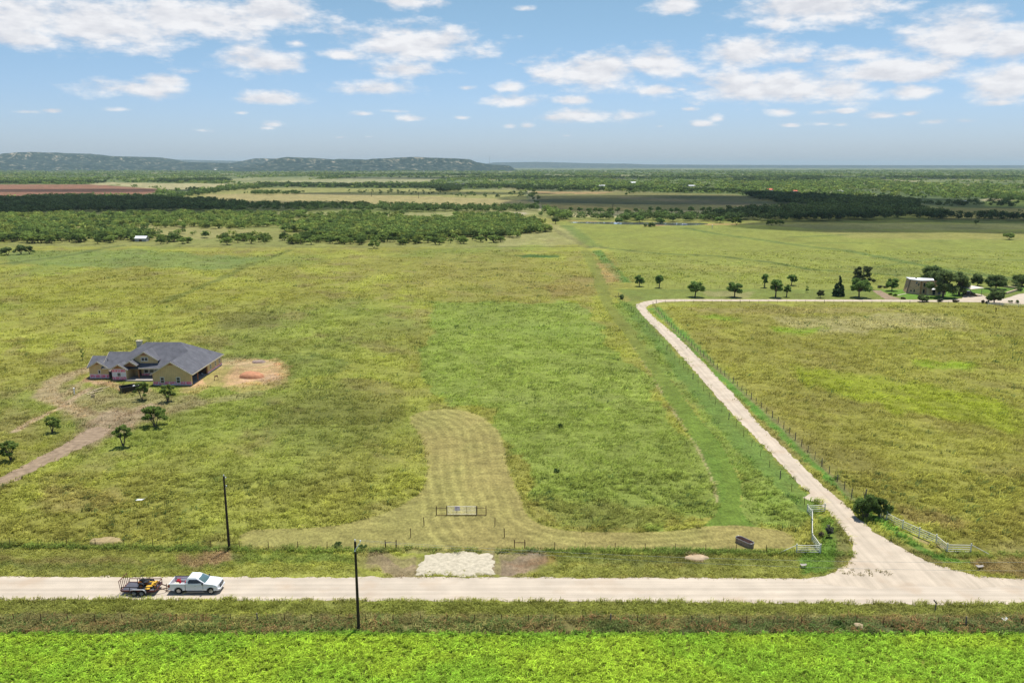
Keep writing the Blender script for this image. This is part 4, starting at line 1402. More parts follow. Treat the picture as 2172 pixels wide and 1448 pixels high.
FOREST = [  # outline, per hectare, heights, colour mix, share kept by clumping
    ([(-300, 430), (0, 424), (130, 419), (300, 421), (420, 428), (520, 434), (430, 446), (200, 450), (0, 458), (-300, 470)], 130, (5, 8.5), OAK, .9),
    ([(400, 436), (640, 435.5), (900, 440), (1130, 443.5), (1180, 447), (1130, 452), (880, 450), (640, 449), (400, 447)], 95, (5, 8), DRK, .8),
    ([(1562, 409.5), (1800, 424), (1930, 428), (1950, 440), (1945, 452), (1860, 455), (1770, 450), (1720, 440), (1640, 428), (1580, 418)], 120, (6, 9.5), OAK, .95),
    ([(1480, 463), (1560, 449), (1680, 443), (1780, 449), (1950, 452), (2010, 458), (1990, 468.5), (1500, 470)], 120, (6, 9), OAK, .95),
    ([(1990, 462), (2060, 458), (2172, 462), (2500, 464), (2500, 470), (2000, 469)], 80, (5, 8), OAK, .7),
    ([(1130, 458), (1300, 459.5), (1520, 461), (1600, 465), (1520, 471), (1300, 469), (1180, 466)], 90, (5, 8), DRK, .75),
    ([(1140, 450), (1200, 455), (1230, 464), (1185, 468), (1160, 460)], 120, (5, 8), GRN, .9),
    ([(1960, 432), (2080, 430), (2172, 436), (2500, 438), (2500, 443), (2080, 440), (1960, 444)], 35, (5, 8), OAK, .6),
    ([(2090, 420), (2500, 424), (2500, 429), (2110, 427)], 100, (5, 8), DRK, .8),
    ([(300, 427), (420, 408), (560, 396.5), (575, 398.5), (470, 408), (400, 418), (330, 430)], 60, (5, 9), DRK, .7),
    ([(560, 392), (800, 393), (1130, 397), (1140, 402), (900, 400), (560, 397)], 75, (5, 9), OAK, .8),
    ([(915, 402), (960, 400), (975, 407), (920, 408)], 120, (6, 9), OAK, .95),
    ([(1090, 398), (1300, 400), (1560, 407), (1560, 411), (1300, 406), (1100, 404)], 60, (5, 9), OAK, .75),
    ([(-300, 386), (220, 387), (220, 390), (-300, 391)], 50, (5, 9), OAK, .8),
    ([(330, 383), (480, 381), (480, 386), (330, 389)], 50, (6, 10), OAK, .75),
    ([(515, 411), (560, 407), (640, 410), (630, 414), (530, 414)], 70, (4, 7), DRK, .9),
    ([(960, 412), (1120, 411), (1130, 422), (980, 420)], 9, (4, 7), DRK, .9),
    ([(700, 405), (960, 404), (960, 415), (760, 414)], 7, (3, 6), DRK, .9),
    ([(1123, 404), (1131, 404), (1144, 436), (1138, 438)], 90, (4, 7), DRK, .9),
    ([(1560, 380), (1740, 380), (1740, 386), (1560, 387)], 30, (6, 10), OAK, .9),
    ([(1330, 408), (1362, 408), (1362, 416), (1330, 416)], 14, (4, 6), DRK, .9),
]
ft = []
for px, dens, (h0, h1), c0, share in FOREST:
    poly = GP(px)
    lo, hi = poly.min(0), poly.max(0)
    n = int(1.5 * dens / 1e4 * (hi[0] - lo[0]) * (hi[1] - lo[1]))
    P = np.stack([r_.uniform(lo[0], hi[0], n), r_.uniform(lo[1], hi[1], n)], 1)
    P = P[inside(poly, P[:, 0] + (fbm(P[:, 0] / 40, P[:, 1] / 60, 3, 3) - .5) * 40, P[:, 1] + (fbm(P[:, 0] / 40, P[:, 1] / 60, 8, 3) - .5) * .05 * hi[1])]
    P = P[r_.uniform(0, 1, len(P)) < sstep(.2, .5, fbm(P[:, 0] / 40, P[:, 1] / 70, 78, 3)) * (1.5 * share) + .1]
    for q in P:
        if abs(q[0]) < .68 * q[1]:
            h = r_.uniform(h0, h1)
            ft.append((q[0], q[1], h, h * r_.uniform(1.0, 1.5), c0 * r_.uniform(.75, 1.25)))
tree_mass('woodland', ft, 502, 26, .10)

# scattered savanna trees out to the plain's far side
ft = []
for y0, y1, n in ((1250, 1900, 3800), (1900, 3200, 11500), (3200, 5200, 12000), (5200, 9000, 11000)):
    y = r_.uniform(y0, y1, n); x = r_.uniform(-.68, .68, n) * y
    k = r_.uniform(0, 1, n) < (.08 + sstep(.40, .62, fbm(x / 150, y / 420, 881, 4)) * 1.1)
    bad = np.zeros(n, bool)
    for poly, col, w, jag in ZONES[:17]:
        bad |= inside(poly, x, y)
    for a, b in zip(x[k & ~bad], y[k & ~bad]):
        h = r_.uniform(3.5, 7)
        c = GRN if r_.uniform() < .6 else (DRK if r_.uniform() < .6 else YEL)
        ft.append((a, b, h, h * r_.uniform(1.4, 2.4) * (1 + b / 6000), c * r_.uniform(.75, 1.2)))
tree_mass('savanna_trees', ft, 503, 5, .17)

# ------------------------------------------------------------------ hills
M['hill'] = None


def hill_material():
    m = bpy.data.materials.new('wooded_hill')
    m.use_nodes = True
    nt = m.node_tree
    N, L = nt.nodes, nt.links
    b = N['Principled BSDF']
    b.inputs['Roughness'].default_value = .95
    b.inputs['Specular IOR Level'].default_value = .03
    g = N.new('ShaderNodeNewGeometry')
    no = N.new('ShaderNodeTexNoise'); no.inputs['Scale'].default_value = .02; no.inputs['Detail'].default_value = 8; no.inputs['Roughness'].default_value = .65
    L.new(g.outputs['Position'], no.inputs['Vector'])
    sep = N.new('ShaderNodeSeparateXYZ'); L.new(g.outputs['True Normal'], sep.inputs[0])
    cr = N.new('ShaderNodeValToRGB')
    e = cr.color_ramp.elements
    e[0].position = .36; e[0].color = (.010, .026, .024, 1)
    e[1].position = .54; e[1].color = (.036, .062, .046, 1)
    e.new(.67).color = (.36, .30, .21, 1)
    st = N.new('ShaderNodeMath'); st.operation = 'MULTIPLY_ADD'; st.inputs[1].default_value = -.22; st.inputs[2].default_value = .19
    L.new(sep.outputs[2], st.inputs[0])
    ad = N.new('ShaderNodeMath'); ad.operation = 'ADD'
    L.new(no.outputs['Fac'], ad.inputs[0]); L.new(st.outputs[0], ad.inputs[1])
    L.new(ad.outputs[0], cr.inputs[0])
    L.new(cr.outputs[0], b.inputs['Base Color'])
    bp = N.new('ShaderNodeBump'); bp.inputs['Strength'].default_value = .8; bp.inputs['Distance'].default_value = 14
    L.new(no.outputs['Fac'], bp.inputs['Height']); L.new(bp.outputs[0], b.inputs['Normal'])
    return m


M['hill'] = hill_material()


def hill(profile, dist, depth, apron, seed):
    """A flat-topped hill whose skyline shows as the profile [(px, row)], dist metres away."""
    pts = []
    for a, b in profile:
        p = np.array([(a - 1086) / FOCAL * (dist * math.cos(PITCH) + (CAM_H) * math.sin(PITCH)), dist])
        pts.append((p[0], max(0, top_z(p[0], dist, b))))
    xs = np.linspace(pts[0][0], pts[-1][0], 260)
    hz = np.interp(xs, [p[0] for p in pts], [p[1] for p in pts])
    ys = np.concatenate([np.linspace(-apron, -.18 * depth, 30), np.linspace(-.16 * depth, depth, 26)])
    X, Y = np.meshgrid(xs, ys)
    H = np.repeat(hz[None], len(ys), 0)
    Yw = Y + (fbm(X / 420, Y / 500, seed, 4) - .5) * apron * 1.0
    front = np.where(Yw < -.1 * depth, .55 * sstep(-apron, -.16 * depth, Yw) ** 1.6, .55 + .45 * sstep(-.1 * depth, .06 * depth, Yw))
    back = 1 - sstep(.55 * depth, depth, Y)
    edge = sstep(0, 1, np.minimum((X - xs[0]), (xs[-1] - X)) / (.04 * (xs[-1] - xs[0])))
    Z = H * front * back * (.97 + .06 * fbm(X / 140, Y / 140, seed + 3, 3)) * edge - 1
    nr, nc = X.shape
    i = np.arange((nr - 1) * nc).reshape(nr - 1, nc)[:, :-1].ravel()
    F = np.stack([i, i + 1, i + nc + 1, i + nc], 1)
    V = np.stack([X.ravel(), (Y + dist).ravel(), Z.ravel()], 1)
    return tag(link('hills', mesh_np('hills', V, F, M['hill'], smooth_=True)), kind='structure')


hill([(-400, 332), (-200, 330), (0, 329), (40, 325), (75, 322.5), (105, 325), (125, 328), (180, 330.5), (240, 331.5), (275, 335.5), (300, 342), (380, 344.5), (460, 346), (520, 349)], 9500, 2200, 1500, 21)
hill([(480, 347), (505, 342), (540, 335.5), (580, 336.5), (640, 338), (700, 341)], 11500, 1500, 1200, 25)
hill([(530, 346), (590, 338), (622, 333.5), (660, 336), (690, 339), (705, 336.5), (750, 337.5), (775, 341), (795, 337), (870, 333), (960, 336), (988, 337), (1003, 343), (1040, 349), (1100, 352)], 9000, 1800, 1600, 22)
hill([(250, 338.5), (340, 338), (430, 340), (520, 342), (620, 344)], 20000, 3000, 1800, 23)
hill([(980, 347), (1060, 344.5), (1140, 343.5), (1200, 345), (1260, 346.5), (1340, 347.5), (1370, 349), (1600, 350), (1900, 350.5), (2300, 350.5), (2700, 351)], 21000, 3500, 1800, 24)

# ------------------------------------------------------------------ cumulus overhead, outside the picture: their shadows lie on the far fields
def cloud_material():
    m = bpy.data.materials.new('cumulus')
    m.use_nodes = True
    nt = m.node_tree
    N, L = nt.nodes, nt.links
    N.clear()
    out = N.new('ShaderNodeOutputMaterial')
    d = N.new('ShaderNodeBsdfDiffuse'); d.inputs['Color'].default_value = (.9, .9, .92, 1)
    t = N.new('ShaderNodeBsdfTransparent')
    mx = N.new('ShaderNodeMixShader')
    no = N.new('ShaderNodeTexNoise'); no.inputs['Scale'].default_value = .006; no.inputs['Detail'].default_value = 6
    g = N.new('ShaderNodeNewGeometry'); L.new(g.outputs['Position'], no.inputs['Vector'])
    mr = N.new('ShaderNodeMapRange'); mr.inputs['From Min'].default_value = .38; mr.inputs['From Max'].default_value = .62
    mr.inputs['To Min'].default_value = .25; mr.inputs['To Max'].default_value = .60
    L.new(no.outputs['Fac'], mr.inputs['Value']); L.new(mr.outputs[0], mx.inputs[0])
    L.new(t.outputs[0], mx.inputs[1]); L.new(d.outputs[0], mx.inputs[2]); L.new(mx.outputs[0], out.inputs['Surface'])
    return m


M['cloud'] = cloud_material()


def cloud(px_centre, half_w, half_d, alt, seed, label):
    """A flat-bottomed cumulus whose shadow is centred where the photograph shows px_centre."""
    p = G(*px_centre)
    off = SUN_DIR * (alt / SUN_DIR.z)
    r = np.random.default_rng(seed)
    b = MB()
    nu, nv = 40, 14
    vs, fs = [], []
    for j in range(nv + 1):
        ph = -math.pi / 2 + math.pi * j / nv
        for i in range(nu):
            a = 2 * math.pi * i / nu
            k = .72 + .6 * float(fbm(np.array([math.cos(a) * 1.6 + 5 + seed]), np.array([math.sin(a) * 1.6 + ph]), seed, 4)[0])
            z = math.sin(ph)
            vs.append((math.cos(a) * math.cos(ph) * half_w * k, math.sin(a) * math.cos(ph) * half_d * k, (z * 170 * k if z > 0 else z * 25)))
    for j in range(nv):
        for i in range(nu):
            fs.append((j * nu + i, j * nu + (i + 1) % nu, (j + 1) * nu + (i + 1) % nu, (j + 1) * nu + i))
    b.add(vs, fs)
    o = b.build('cloud', M['cloud'], smooth_=True)
    o.location = (p[0] + off.x, p[1] + off.y, alt)
    return tag(o, kind='structure')


cloud((1700, 436), 330, 330, 1150, 5, '')       # the dark wood at the right
cloud((1420, 422), 260, 170, 1150, 8, '')       # the far brown field
cloud((2060, 476), 190, 85, 1000, 9, '')        # the far corner of the green pasture
cloud((140, 437), 330, 190, 1100, 13, '')       # the wood at the left
cloud((190, 404), 230, 110, 1150, 14, '')       # the ploughed field
cloud((900, 410), 240, 90, 1200, 16, '')
cloud((1500, 377), 1500, 420, 1250, 17, '')     # the dark band far off
cloud((850, 371), 700, 350, 1250, 18, '')

# ------------------------------------------------------------------ the air
def haze():
    m = bpy.data.materials.new('haze')
    m.use_nodes = True
    nt = m.node_tree
    nt.nodes.clear()
    out = nt.nodes.new('ShaderNodeOutputMaterial')
    v = nt.nodes.new('ShaderNodeVolumePrincipled')
    v.inputs['Color'].default_value = (.74, .93, 1.0, 1)
    v.inputs['Density'].default_value = HAZE_DENSITY
    nt.links.new(v.outputs[0], out.inputs['Volume'])
    b = MB().box(-37000, 37000, -1500, 47000, -1.5, 260)
    tag(b.build('haze', m), kind='stuff')


haze()

# ------------------------------------------------------------------ object materials
M['shingle_'] = None


def shingle_material(name, base):
    m = mat(name, base, .9, var=.2, scale=.8, spec=.15)
    nt = m.node_tree
    N, L = nt.nodes, nt.links
    b = N['Principled BSDF']
    src = b.inputs['Base Color'].links[0].from_socket
    g = N.new('ShaderNodeTexCoord')
    sp = N.new('ShaderNodeTexNoise'); sp.inputs['Scale'].default_value = 5; sp.inputs['Detail'].default_value = 2
    L.new(g.outputs['Object'], sp.inputs['Vector'])
    wv = N.new('ShaderNodeTexWave'); wv.bands_direction = 'Z'; wv.inputs['Scale'].default_value = 2.2; wv.inputs['Distortion'].default_value = .6
    L.new(g.outputs['Object'], wv.inputs['Vector'])
    a = N.new('ShaderNodeMath'); a.operation = 'MULTIPLY_ADD'; a.inputs[1].default_value = .45; a.inputs[2].default_value = .70
    L.new(sp.outputs['Fac'], a.inputs[0])
    a2 = N.new('ShaderNodeMath'); a2.operation = 'MULTIPLY_ADD'; a2.inputs[1].default_value = .14
    L.new(wv.outputs['Fac'], a2.inputs[0]); L.new(a.outputs[0], a2.inputs[2])
    s = N.new('ShaderNodeVectorMath'); s.operation = 'SCALE'
    L.new(src, s.inputs[0]); L.new(a2.outputs[0], s.inputs['Scale'])
    L.new(s.outputs[0], b.inputs['Base Color'])
    return m


def wrap_material(name):
    """Pink and white sheathing printed with a row of blocky marks."""
    m = mat(name, (.8, .8, .8), .6, var=.05, scale=2)
    nt = m.node_tree
    N, L = nt.nodes, nt.links
    b = N['Principled BSDF']
    tc = N.new('ShaderNodeTexCoord')
    sep = N.new('ShaderNodeSeparateXYZ'); L.new(tc.outputs['Object'], sep.inputs[0])
    ad = N.new('ShaderNodeMath'); ad.operation = 'ADD'; L.new(sep.outputs[0], ad.inputs[0]); L.new(sep.outputs[1], ad.inputs[1])
    cb = N.new('ShaderNodeCombineXYZ'); L.new(ad.outputs[0], cb.inputs[0]); L.new(sep.outputs[2], cb.inputs[1])
    br = N.new('ShaderNodeTexBrick'); br.inputs['Scale'].default_value = 1.0
    br.inputs['Brick Width'].default_value = 1.22; br.inputs['Row Height'].default_value = 1.0; br.inputs['Mortar Size'].default_value = .07
    br.inputs['Color1'].default_value = (.80, .17, .25, 1); br.inputs['Color2'].default_value = (.84, .23, .31, 1); br.inputs['Mortar'].default_value = (.78, .70, .78, 1)
    L.new(cb.outputs[0], br.inputs['Vector'])
    no = N.new('ShaderNodeTexNoise'); no.inputs['Scale'].default_value = 3.6; no.inputs['Detail'].default_value = 1
    L.new(cb.outputs[0], no.inputs['Vector'])
    mr = N.new('ShaderNodeMapRange'); mr.inputs['From Min'].default_value = .57; mr.inputs['From Max'].default_value = .59
    L.new(no.outputs['Fac'], mr.inputs['Value'])
    mx = N.new('ShaderNodeMix'); mx.data_type = 'RGBA'
    L.new(mr.outputs[0], mx.inputs['Factor']); L.new(br.outputs['Color'], mx.inputs['A']); mx.inputs['B'].default_value = (.80, .62, .70, 1)
    L.new(mx.outputs['Result'], b.inputs['Base Color'])
    return m


def siding_material(name, base):
    m = mat(name, base, .75, var=.10, scale=1.2, spec=.2)
    nt = m.node_tree
    N, L = nt.nodes, nt.links
    b = N['Principled BSDF']
    src = b.inputs['Base Color'].links[0].from_socket
    tc = N.new('ShaderNodeTexCoord')
    sep = N.new('ShaderNodeSeparateXYZ'); L.new(tc.outputs['Object'], sep.inputs[0])
    ad = N.new('ShaderNodeMath'); ad.operation = 'ADD'; L.new(sep.outputs[0], ad.inputs[0]); L.new(sep.outputs[1], ad.inputs[1])
    mo = N.new('ShaderNodeMath'); mo.operation = 'MODULO'; mo.inputs[1].default_value = .41
    ab = N.new('ShaderNodeMath'); ab.operation = 'ABSOLUTE'; L.new(ad.outputs[0], ab.inputs[0]); L.new(ab.outputs[0], mo.inputs[0])
    lt = N.new('ShaderNodeMath'); lt.operation = 'LESS_THAN'; lt.inputs[1].default_value = .045; L.new(mo.outputs[0], lt.inputs[0])
    a2 = N.new('ShaderNodeMath'); a2.operation = 'MULTIPLY_ADD'; a2.inputs[1].default_value = -.22; a2.inputs[2].default_value = 1
    L.new(lt.outputs[0], a2.inputs[0])
    s = N.new('ShaderNodeVectorMath'); s.operation = 'SCALE'
    L.new(src, s.inputs[0]); L.new(a2.outputs[0], s.inputs['Scale']); L.new(s.outputs[0], b.inputs['Base Color'])
    return m


def stone_material(name, c1, c2, w=.45, h=.22):
    m = mat(name, c1, .9, var=.15, scale=2, bump=.3, bscale=5)
    nt = m.node_tree
    N, L = nt.nodes, nt.links
    b = N['Principled BSDF']
    tc = N.new('ShaderNodeTexCoord')
    sep = N.new('ShaderNodeSeparateXYZ'); L.new(tc.outputs['Object'], sep.inputs[0])
    ad = N.new('ShaderNodeMath'); ad.operation = 'ADD'; L.new(sep.outputs[0], ad.inputs[0]); L.new(sep.outputs[1], ad.inputs[1])
    cb = N.new('ShaderNodeCombineXYZ'); L.new(ad.outputs[0], cb.inputs[0]); L.new(sep.outputs[2], cb.inputs[1])
    no = N.new('ShaderNodeTexNoise'); no.inputs['Scale'].default_value = .9; L.new(tc.outputs['Object'], no.inputs['Vector'])
    br = N.new('ShaderNodeTexBrick'); br.inputs['Scale'].default_value = 1
    br.inputs['Brick Width'].default_value = w; br.inputs['Row Height'].default_value = h; br.inputs['Mortar Size'].default_value = .02
    br.inputs['Color1'].default_value = (*c1, 1); br.inputs['Color2'].default_value = (*c2, 1); br.inputs['Mortar'].default_value = (.22, .19, .16, 1)
    L.new(cb.outputs[0], br.inputs['Vector'])
    L.new(br.outputs['Color'], b.inputs['Base Color'])
    return m


M['shingle'] = shingle_material('grey_shingle', (.118, .118, .132))
M['tan_siding'] = siding_material('tan_siding', (.64, .47, .235))
M['trim'] = mat('cream_trim', (.62, .54, .38), .6, var=.06)
M['white_trim'] = mat('white_trim', (.78, .78, .75), .5, var=.04)
M['wrap'] = wrap_material('pink_wrap')
M['wrap_white'] = mat('white_wrap', (.72, .70, .74), .6, var=.06)
M['raw_wood'] = mat('raw_wood', (.36, .17, .075), .85, var=.22, scale=3)
M['slab'] = mat('concrete_slab', (.36, .32, .28), .9, var=.14, scale=1)
M['foundation'] = mat('foundation', (.19, .14, .12), .9, var=.25, scale=2)
M['glass'] = mat('window_glass', (.022, .028, .035), .08, var=.1, spec=.6)
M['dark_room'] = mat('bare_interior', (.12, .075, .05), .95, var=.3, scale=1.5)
M['black_steel'] = mat('black_steel', (.018, .018, .02), .45, var=.2, scale=4)
M['rust'] = mat('rusty_steel', (.085, .036, .022), .8, var=.35, scale=6)
M['rust_red'] = mat('red_brown_paint', (.13, .04, .03), .7, var=.3, scale=6)
M['galv'] = mat('galvanised_steel', (.42, .42, .42), .42, metal=.55, var=.15, scale=4)
M['white_pipe'] = mat('white_pipe', (.74, .71, .61), .5, var=.09, scale=5)
M['pole_wood'] = mat('creosoted_pole', (.040, .027, .019), .9, var=.35, scale=3, bump=.5, bscale=8)
M['grey_wood'] = mat('weathered_wood', (.20, .16, .13), .9, var=.3, scale=4, bump=.4)
M['pale_wood'] = mat('fresh_lumber', (.52, .42, .26), .8, var=.2, scale=3)
M['truck_white'] = mat('white_car_paint', (.78, .79, .80), .3, var=.02, spec=.5, coat=.5)
M['tyre'] = mat('tyre_rubber', (.018, .018, .018), .85, var=.2, scale=8)
M['rim'] = mat('alloy_rim', (.42, .43, .44), .35, metal=.7, var=.1)
M['grey_rim'] = mat('painted_rim', (.22, .23, .23), .5, var=.15)
M['tint'] = mat('tinted_glass', (.012, .012, .015), .06, var=.05, spec=.6)
M['windshield'] = mat('windshield_glass', (.085, .15, .16), .05, var=.25, scale=1.2, spec=.7)
M['lamp'] = mat('clear_lamp', (.66, .66, .60), .15, var=.1, spec=.6)
M['red_lamp'] = mat('red_lamp', (.28, .012, .015), .2, var=.1, spec=.5)
M['bed_liner'] = mat('bed_floor', (.40, .41, .44), .6, var=.12, scale=3)
M['red_plastic'] = mat('red_plastic', (.52, .016, .03), .4, var=.1)
M['yellow'] = mat('yellow_paint', (.66, .38, .035), .45, var=.12, scale=6)
M['orange'] = mat('orange_paint', (.45, .14, .025), .5, var=.15, scale=6)
M['vinyl'] = mat('black_vinyl', (.022, .022, .024), .5, var=.15)
M['deck_steel'] = mat('dark_deck', (.085, .085, .105), .6, var=.25, scale=2)
M['tank'] = mat('dull_tank_steel', (.31, .225, .17), .7, metal=.0, var=.2, scale=3)
M['tank_in'] = mat('rusty_tank_bottom', (.24, .12, .095), .9, var=.3, scale=3)
M['stone'] = stone_material('tan_stone', (.78, .48, .28), (.58, .35, .21))
M['pale_stone'] = stone_material('pale_stone', (.72, .55, .37), (.62, .45, .29), .9, .3)
M['metal_roof'] = mat('white_metal_roof', (.80, .80, .80), .45, var=.05, scale=1)
M['red_roof'] = mat('red_metal_roof', (.60, .12, .06), .6, var=.1)
M['barn_wall'] = mat('grey_barn_wall', (.42, .42, .41), .7, var=.1)
M['white_plastic'] = mat('white_plastic', (.80, .80, .80), .45, var=.04)
M['red_soil'] = mat('red_soil', (.46, .215, .115), .95, var=.2, scale=1, bump=.6, bscale=3)
M['pink_soil'] = mat('pink_soil', (.44, .325, .205), .95, var=.15, scale=1.5, bump=.5, bscale=4)
M['grey_soil'] = mat('grey_soil', (.30, .22, .18), .95, var=.3, scale=1.2, bump=.7, bscale=3)
M['dry_grass'] = mat('dry_grass_heap', (.33, .25, .12), .95, var=.25, scale=3, bump=.6, bscale=8)
M['car_dark'] = mat('dark_car_paint', (.02, .02, .024), .25, var=.05, spec=.5, coat=.4)
M['fence_wire'] = mat('fence_wire', (.16, .13, .11), .6, metal=.2, var=.1)
M['sign_white'] = leaf_mat('sign_white', (.86, .80, .88), trans=.45, var=.02)      # thin corrugated plastic, translucency added to brighten its shaded face
M['sign_ink'] = mat('sign_purple', (.26, .10, .30), .6, var=.1)
M['sign_dark'] = mat('sign_dark', (.10, .10, .13), .6, var=.1)


# ------------------------------------------------------------------ the new house under construction
def window(parent, axis, a0, a1, z0, z1, at, out, name='window', mull_v=0, mull_h=1, frame=None, fw=.10):
    """A framed window on a wall: axis 'x' lies along x on the plane y = at, out = -1 faces the camera side."""
    fm = frame or M['white_trim']
    d0, d1 = (at, at + out * .05)
    f = MB()

    def bx(mb, u0, u1, w0, w1, p, q):
        lo, hi = min(p, q), max(p, q)
        if axis == 'x':
            mb.box(u0, u1, lo, hi, w0, w1)
        else:
            mb.box(lo, hi, u0, u1, w0, w1)
    bx(f, a0, a0 + fw, z0, z1, d0, d1); bx(f, a1 - fw, a1, z0, z1, d0, d1)
    bx(f, a0 + fw, a1 - fw, z0, z0 + fw, d0, d1); bx(f, a0 + fw, a1 - fw, z1 - fw, z1, d0, d1)
    for i in range(mull_v):
        m = a0 + (a1 - a0) * (i + 1) / (mull_v + 1)
        bx(f, m - .05, m + .05, z0 + fw, z1 - fw, d0, at + out * .047)
    for i in range(mull_h):
        m = z0 + (z1 - z0) * (i + 1) / (mull_h + 1)
        bx(f, a0 + fw, a1 - fw, m - .03, m + .03, d0, at + out * .044)
    fr = f.build(name, fm, parent)
    g = MB()
    bx(g, a0 + fw, a1 - fw, z0 + fw, z1 - fw, at, at + out * .02)
    g.build('pane', M['glass'], fr)
    return fr


def roof_slab(mb, pts, t=.16):
    """A roof plane with thickness: pts counter-clockwise seen from above."""
    top = [tuple(p) for p in pts]
    bot = [(p[0], p[1], p[2] - t) for p in pts]
    mb.hexa(bot, top)


def new_house():
    # every point is given in world metres and stored relative to the house's foot
    ox, oy = -84.0, 184.0
    t = thing('house', 'new tan house under construction with grey shingle roof and pink wrap along its base', 'house', (ox, oy, 0))
    W = lambda pts: [(x - ox, y - oy, z) for x, y, z in pts]
    m, zE = .62, 2.62
    # ---- roof: main hip block with the long right wing and the front slope running on over the left wing
    main = MB()
    A, B = (-71.15, 177.95, zE), (-71.15, 198.65, zE)
    R1, R0 = (-78.55, 191.25, zE + m * 7.4), (-86.6, 191.25, zE + m * 7.4)
    W0, W1 = (-75.85, 177.95, zE + m * 4.7), (-75.85, 188.55, zE + m * 4.7)
    V0 = (-80.55, 183.85, zE); C0 = (-80.55, 177.95, zE)
    L0, L1 = (-94.0, 198.65, zE), (-94.0, 183.85, zE)
    hx = -94.0 + 4.65
    roof_slab(main, W([A, B, R1, W1, W0]))
    roof_slab(main, W([B, L0, R0, R1]))
    roof_slab(main, W([L0, L1, R0]))
    E0, E1, E2 = (-94.3, 183.85, zE), (-94.3, 188.5, zE + m * 4.65), (hx, 188.5, zE + m * 4.65)
    roof_slab(main, W([V0, W1, R1, R0, E2, E1, E0]))
    roof_slab(main, W([C0, W0, W1, V0]))
    roof_slab(main, W([E1, E2, (hx, 193.15, zE), (-94.3, 193.15, zE)]))
    roof = main.build('roof', M['shingle'], t)

    def cross_gable(name, cx, y0, half, zb, ridge_back, eave_back, trim=True):
        b = MB()
        za = zb + m * half
        roof_slab(b, W([(cx, y0, za), (cx - half, y0, zb), (cx - half, eave_back, zb), (cx, ridge_back, za)]), .14)
        roof_slab(b, W([(cx + half, y0, zb), (cx, y0, za), (cx, ridge_back, za), (cx + half, eave_back, zb)]), .14)
        g = b.build(name, M['shingle'], t)
        if trim:
            f = MB()
            for s in (-1, 1):
                p0, p1 = W([(cx + s * half, y0 - .03, zb - .10), (cx, y0 - .03, za - .10)])
                f.bar(p0, p1, .05, .24)
            f.build('fascia', M['trim'], g)
        return g
    cross_gable('gable_roof', -95.2, 184.05, 2.45, 2.62, 187.75, 184.6)
    cross_gable('gable_roof', -89.65, 182.25, 2.15, 2.60, 185.9, 183.9)
    cross_gable('porch_gable', -87.35, 183.25, 1.62, 3.42, 187.2, 185.2)
    cross_gable('dormer_roof', -84.75, 185.0, 3.25, 4.22, 189.85, 186.5)
    fl = MB()                                   # far left block, ridge along x
    roof_slab(fl, W([(-98.1, 184.95, 2.60), (-92.9, 184.95, 2.60), (-92.9, 188.15, 4.60), (-98.1, 188.15, 4.60)]), .14)
    roof_slab(fl, W([(-98.1, 188.15, 4.60), (-92.9, 188.15, 4.60), (-92.9, 191.35, 2.60), (-98.1, 191.35, 2.60)]), .14)
    fl.build('end_roof', M['shingle'], t)
    f = MB()                                    # rakes and eaves of the right wing and the porch eave
    for q0, q1 in (((-71.13, 177.92, zE - .12), (-75.85, 177.92, zE + m * 4.7 - .12)), ((-80.57, 177.92, zE - .12), (-75.85, 177.92, zE + m * 4.7 - .12)),
                   ((-71.12, 178.0, zE - .10), (-71.12, 198.6, zE - .10)), ((-85.7, 183.82, zE - .10), (-80.6, 183.82, zE - .10)),
                   ((-94.0, 183.82, zE - .10), (-91.9, 183.82, zE - .10)), ((-94.33, 183.9, zE - .12), (-94.33, 188.5, zE + m * 4.65 - .12)),
                   ((-98.13, 185.0, 2.5), (-98.13, 188.15, 4.5))):
        p0, p1 = W([q0, q1])
        f.bar(p0, p1, .05, .22)
    f.build('fascia', M['trim'], t)
    # ---- walls
    wz = .96

    class Pieces:
        """Each shape becomes a part of its own."""
        def __init__(self, name, m):
            self.name, self.m = name, m

        def box(self, *a):
            MB().box(*a).build(self.name, self.m, t)

        def prism(self, *a):
            MB().prism(*a).build(self.name, self.m, t)
    w = Pieces('wall', M['tan_siding'])

    def gable_wall(x0, x1, y, z0, zt, cx, half, zb, th=.16):
        za = zb + m * half - .16
        k = lambda x: za - m * abs(x - cx)
        prof = [(x0 - ox, z0), (x1 - ox, z0), (x1 - ox, k(x1)), (cx - ox, za), (x0 - ox, k(x0))]
        w.prism(prof, 'y', y - oy, y - oy + th)
    gable_wall(-80.15, -71.6, 178.3, wz, 0, -75.85, 4.7, zE)
    gable_wall(-97.4, -92.95, 184.5, wz + .1, 0, -95.2, 2.45, 2.62)
    gable_wall(-87.7, -81.8, 185.3, 3.2, 0, -84.75, 3.25, 4.22)
    w.box(-97.4 - ox, -97.24 - ox, 184.68 - oy, 191 - oy, .1, 2.44)
    w.box(-92.95 - ox, -91.3 - ox, 186.2 - oy, 186.36 - oy, .1, 2.9)      # recess between the two left gables
    w.box(-88.1 - ox, -87.94 - ox, 182.68 - oy, 186.5 - oy, .3, 2.44)      # right side of the wrapped gable
    w.box(-87.94 - ox, -86.9 - ox, 186.5 - oy, 186.66 - oy, .3, 3.4)       # entry
    w.box(-86.0 - ox, -80.15 - ox, 185.9 - oy, 186.06 - oy, .86, 3.5)      # porch back wall
    w.box(-86.02 - ox, -85.86 - ox, 186.08 - oy, 186.48 - oy, .3, 3.5)
    w.box(-80.15 - ox, -79.99 - ox, 178.48 - oy, 185.88 - oy, .3, 2.44)    # left side of the wing
    w.box(-71.76 - ox, -71.6 - ox, 188.6 - oy, 198.1 - oy, .62, 2.5)       # right side of the wing
    w.box(-71.76 - ox, -71.6 - ox, 178.48 - oy, 179.0 - oy, .16, 2.5)
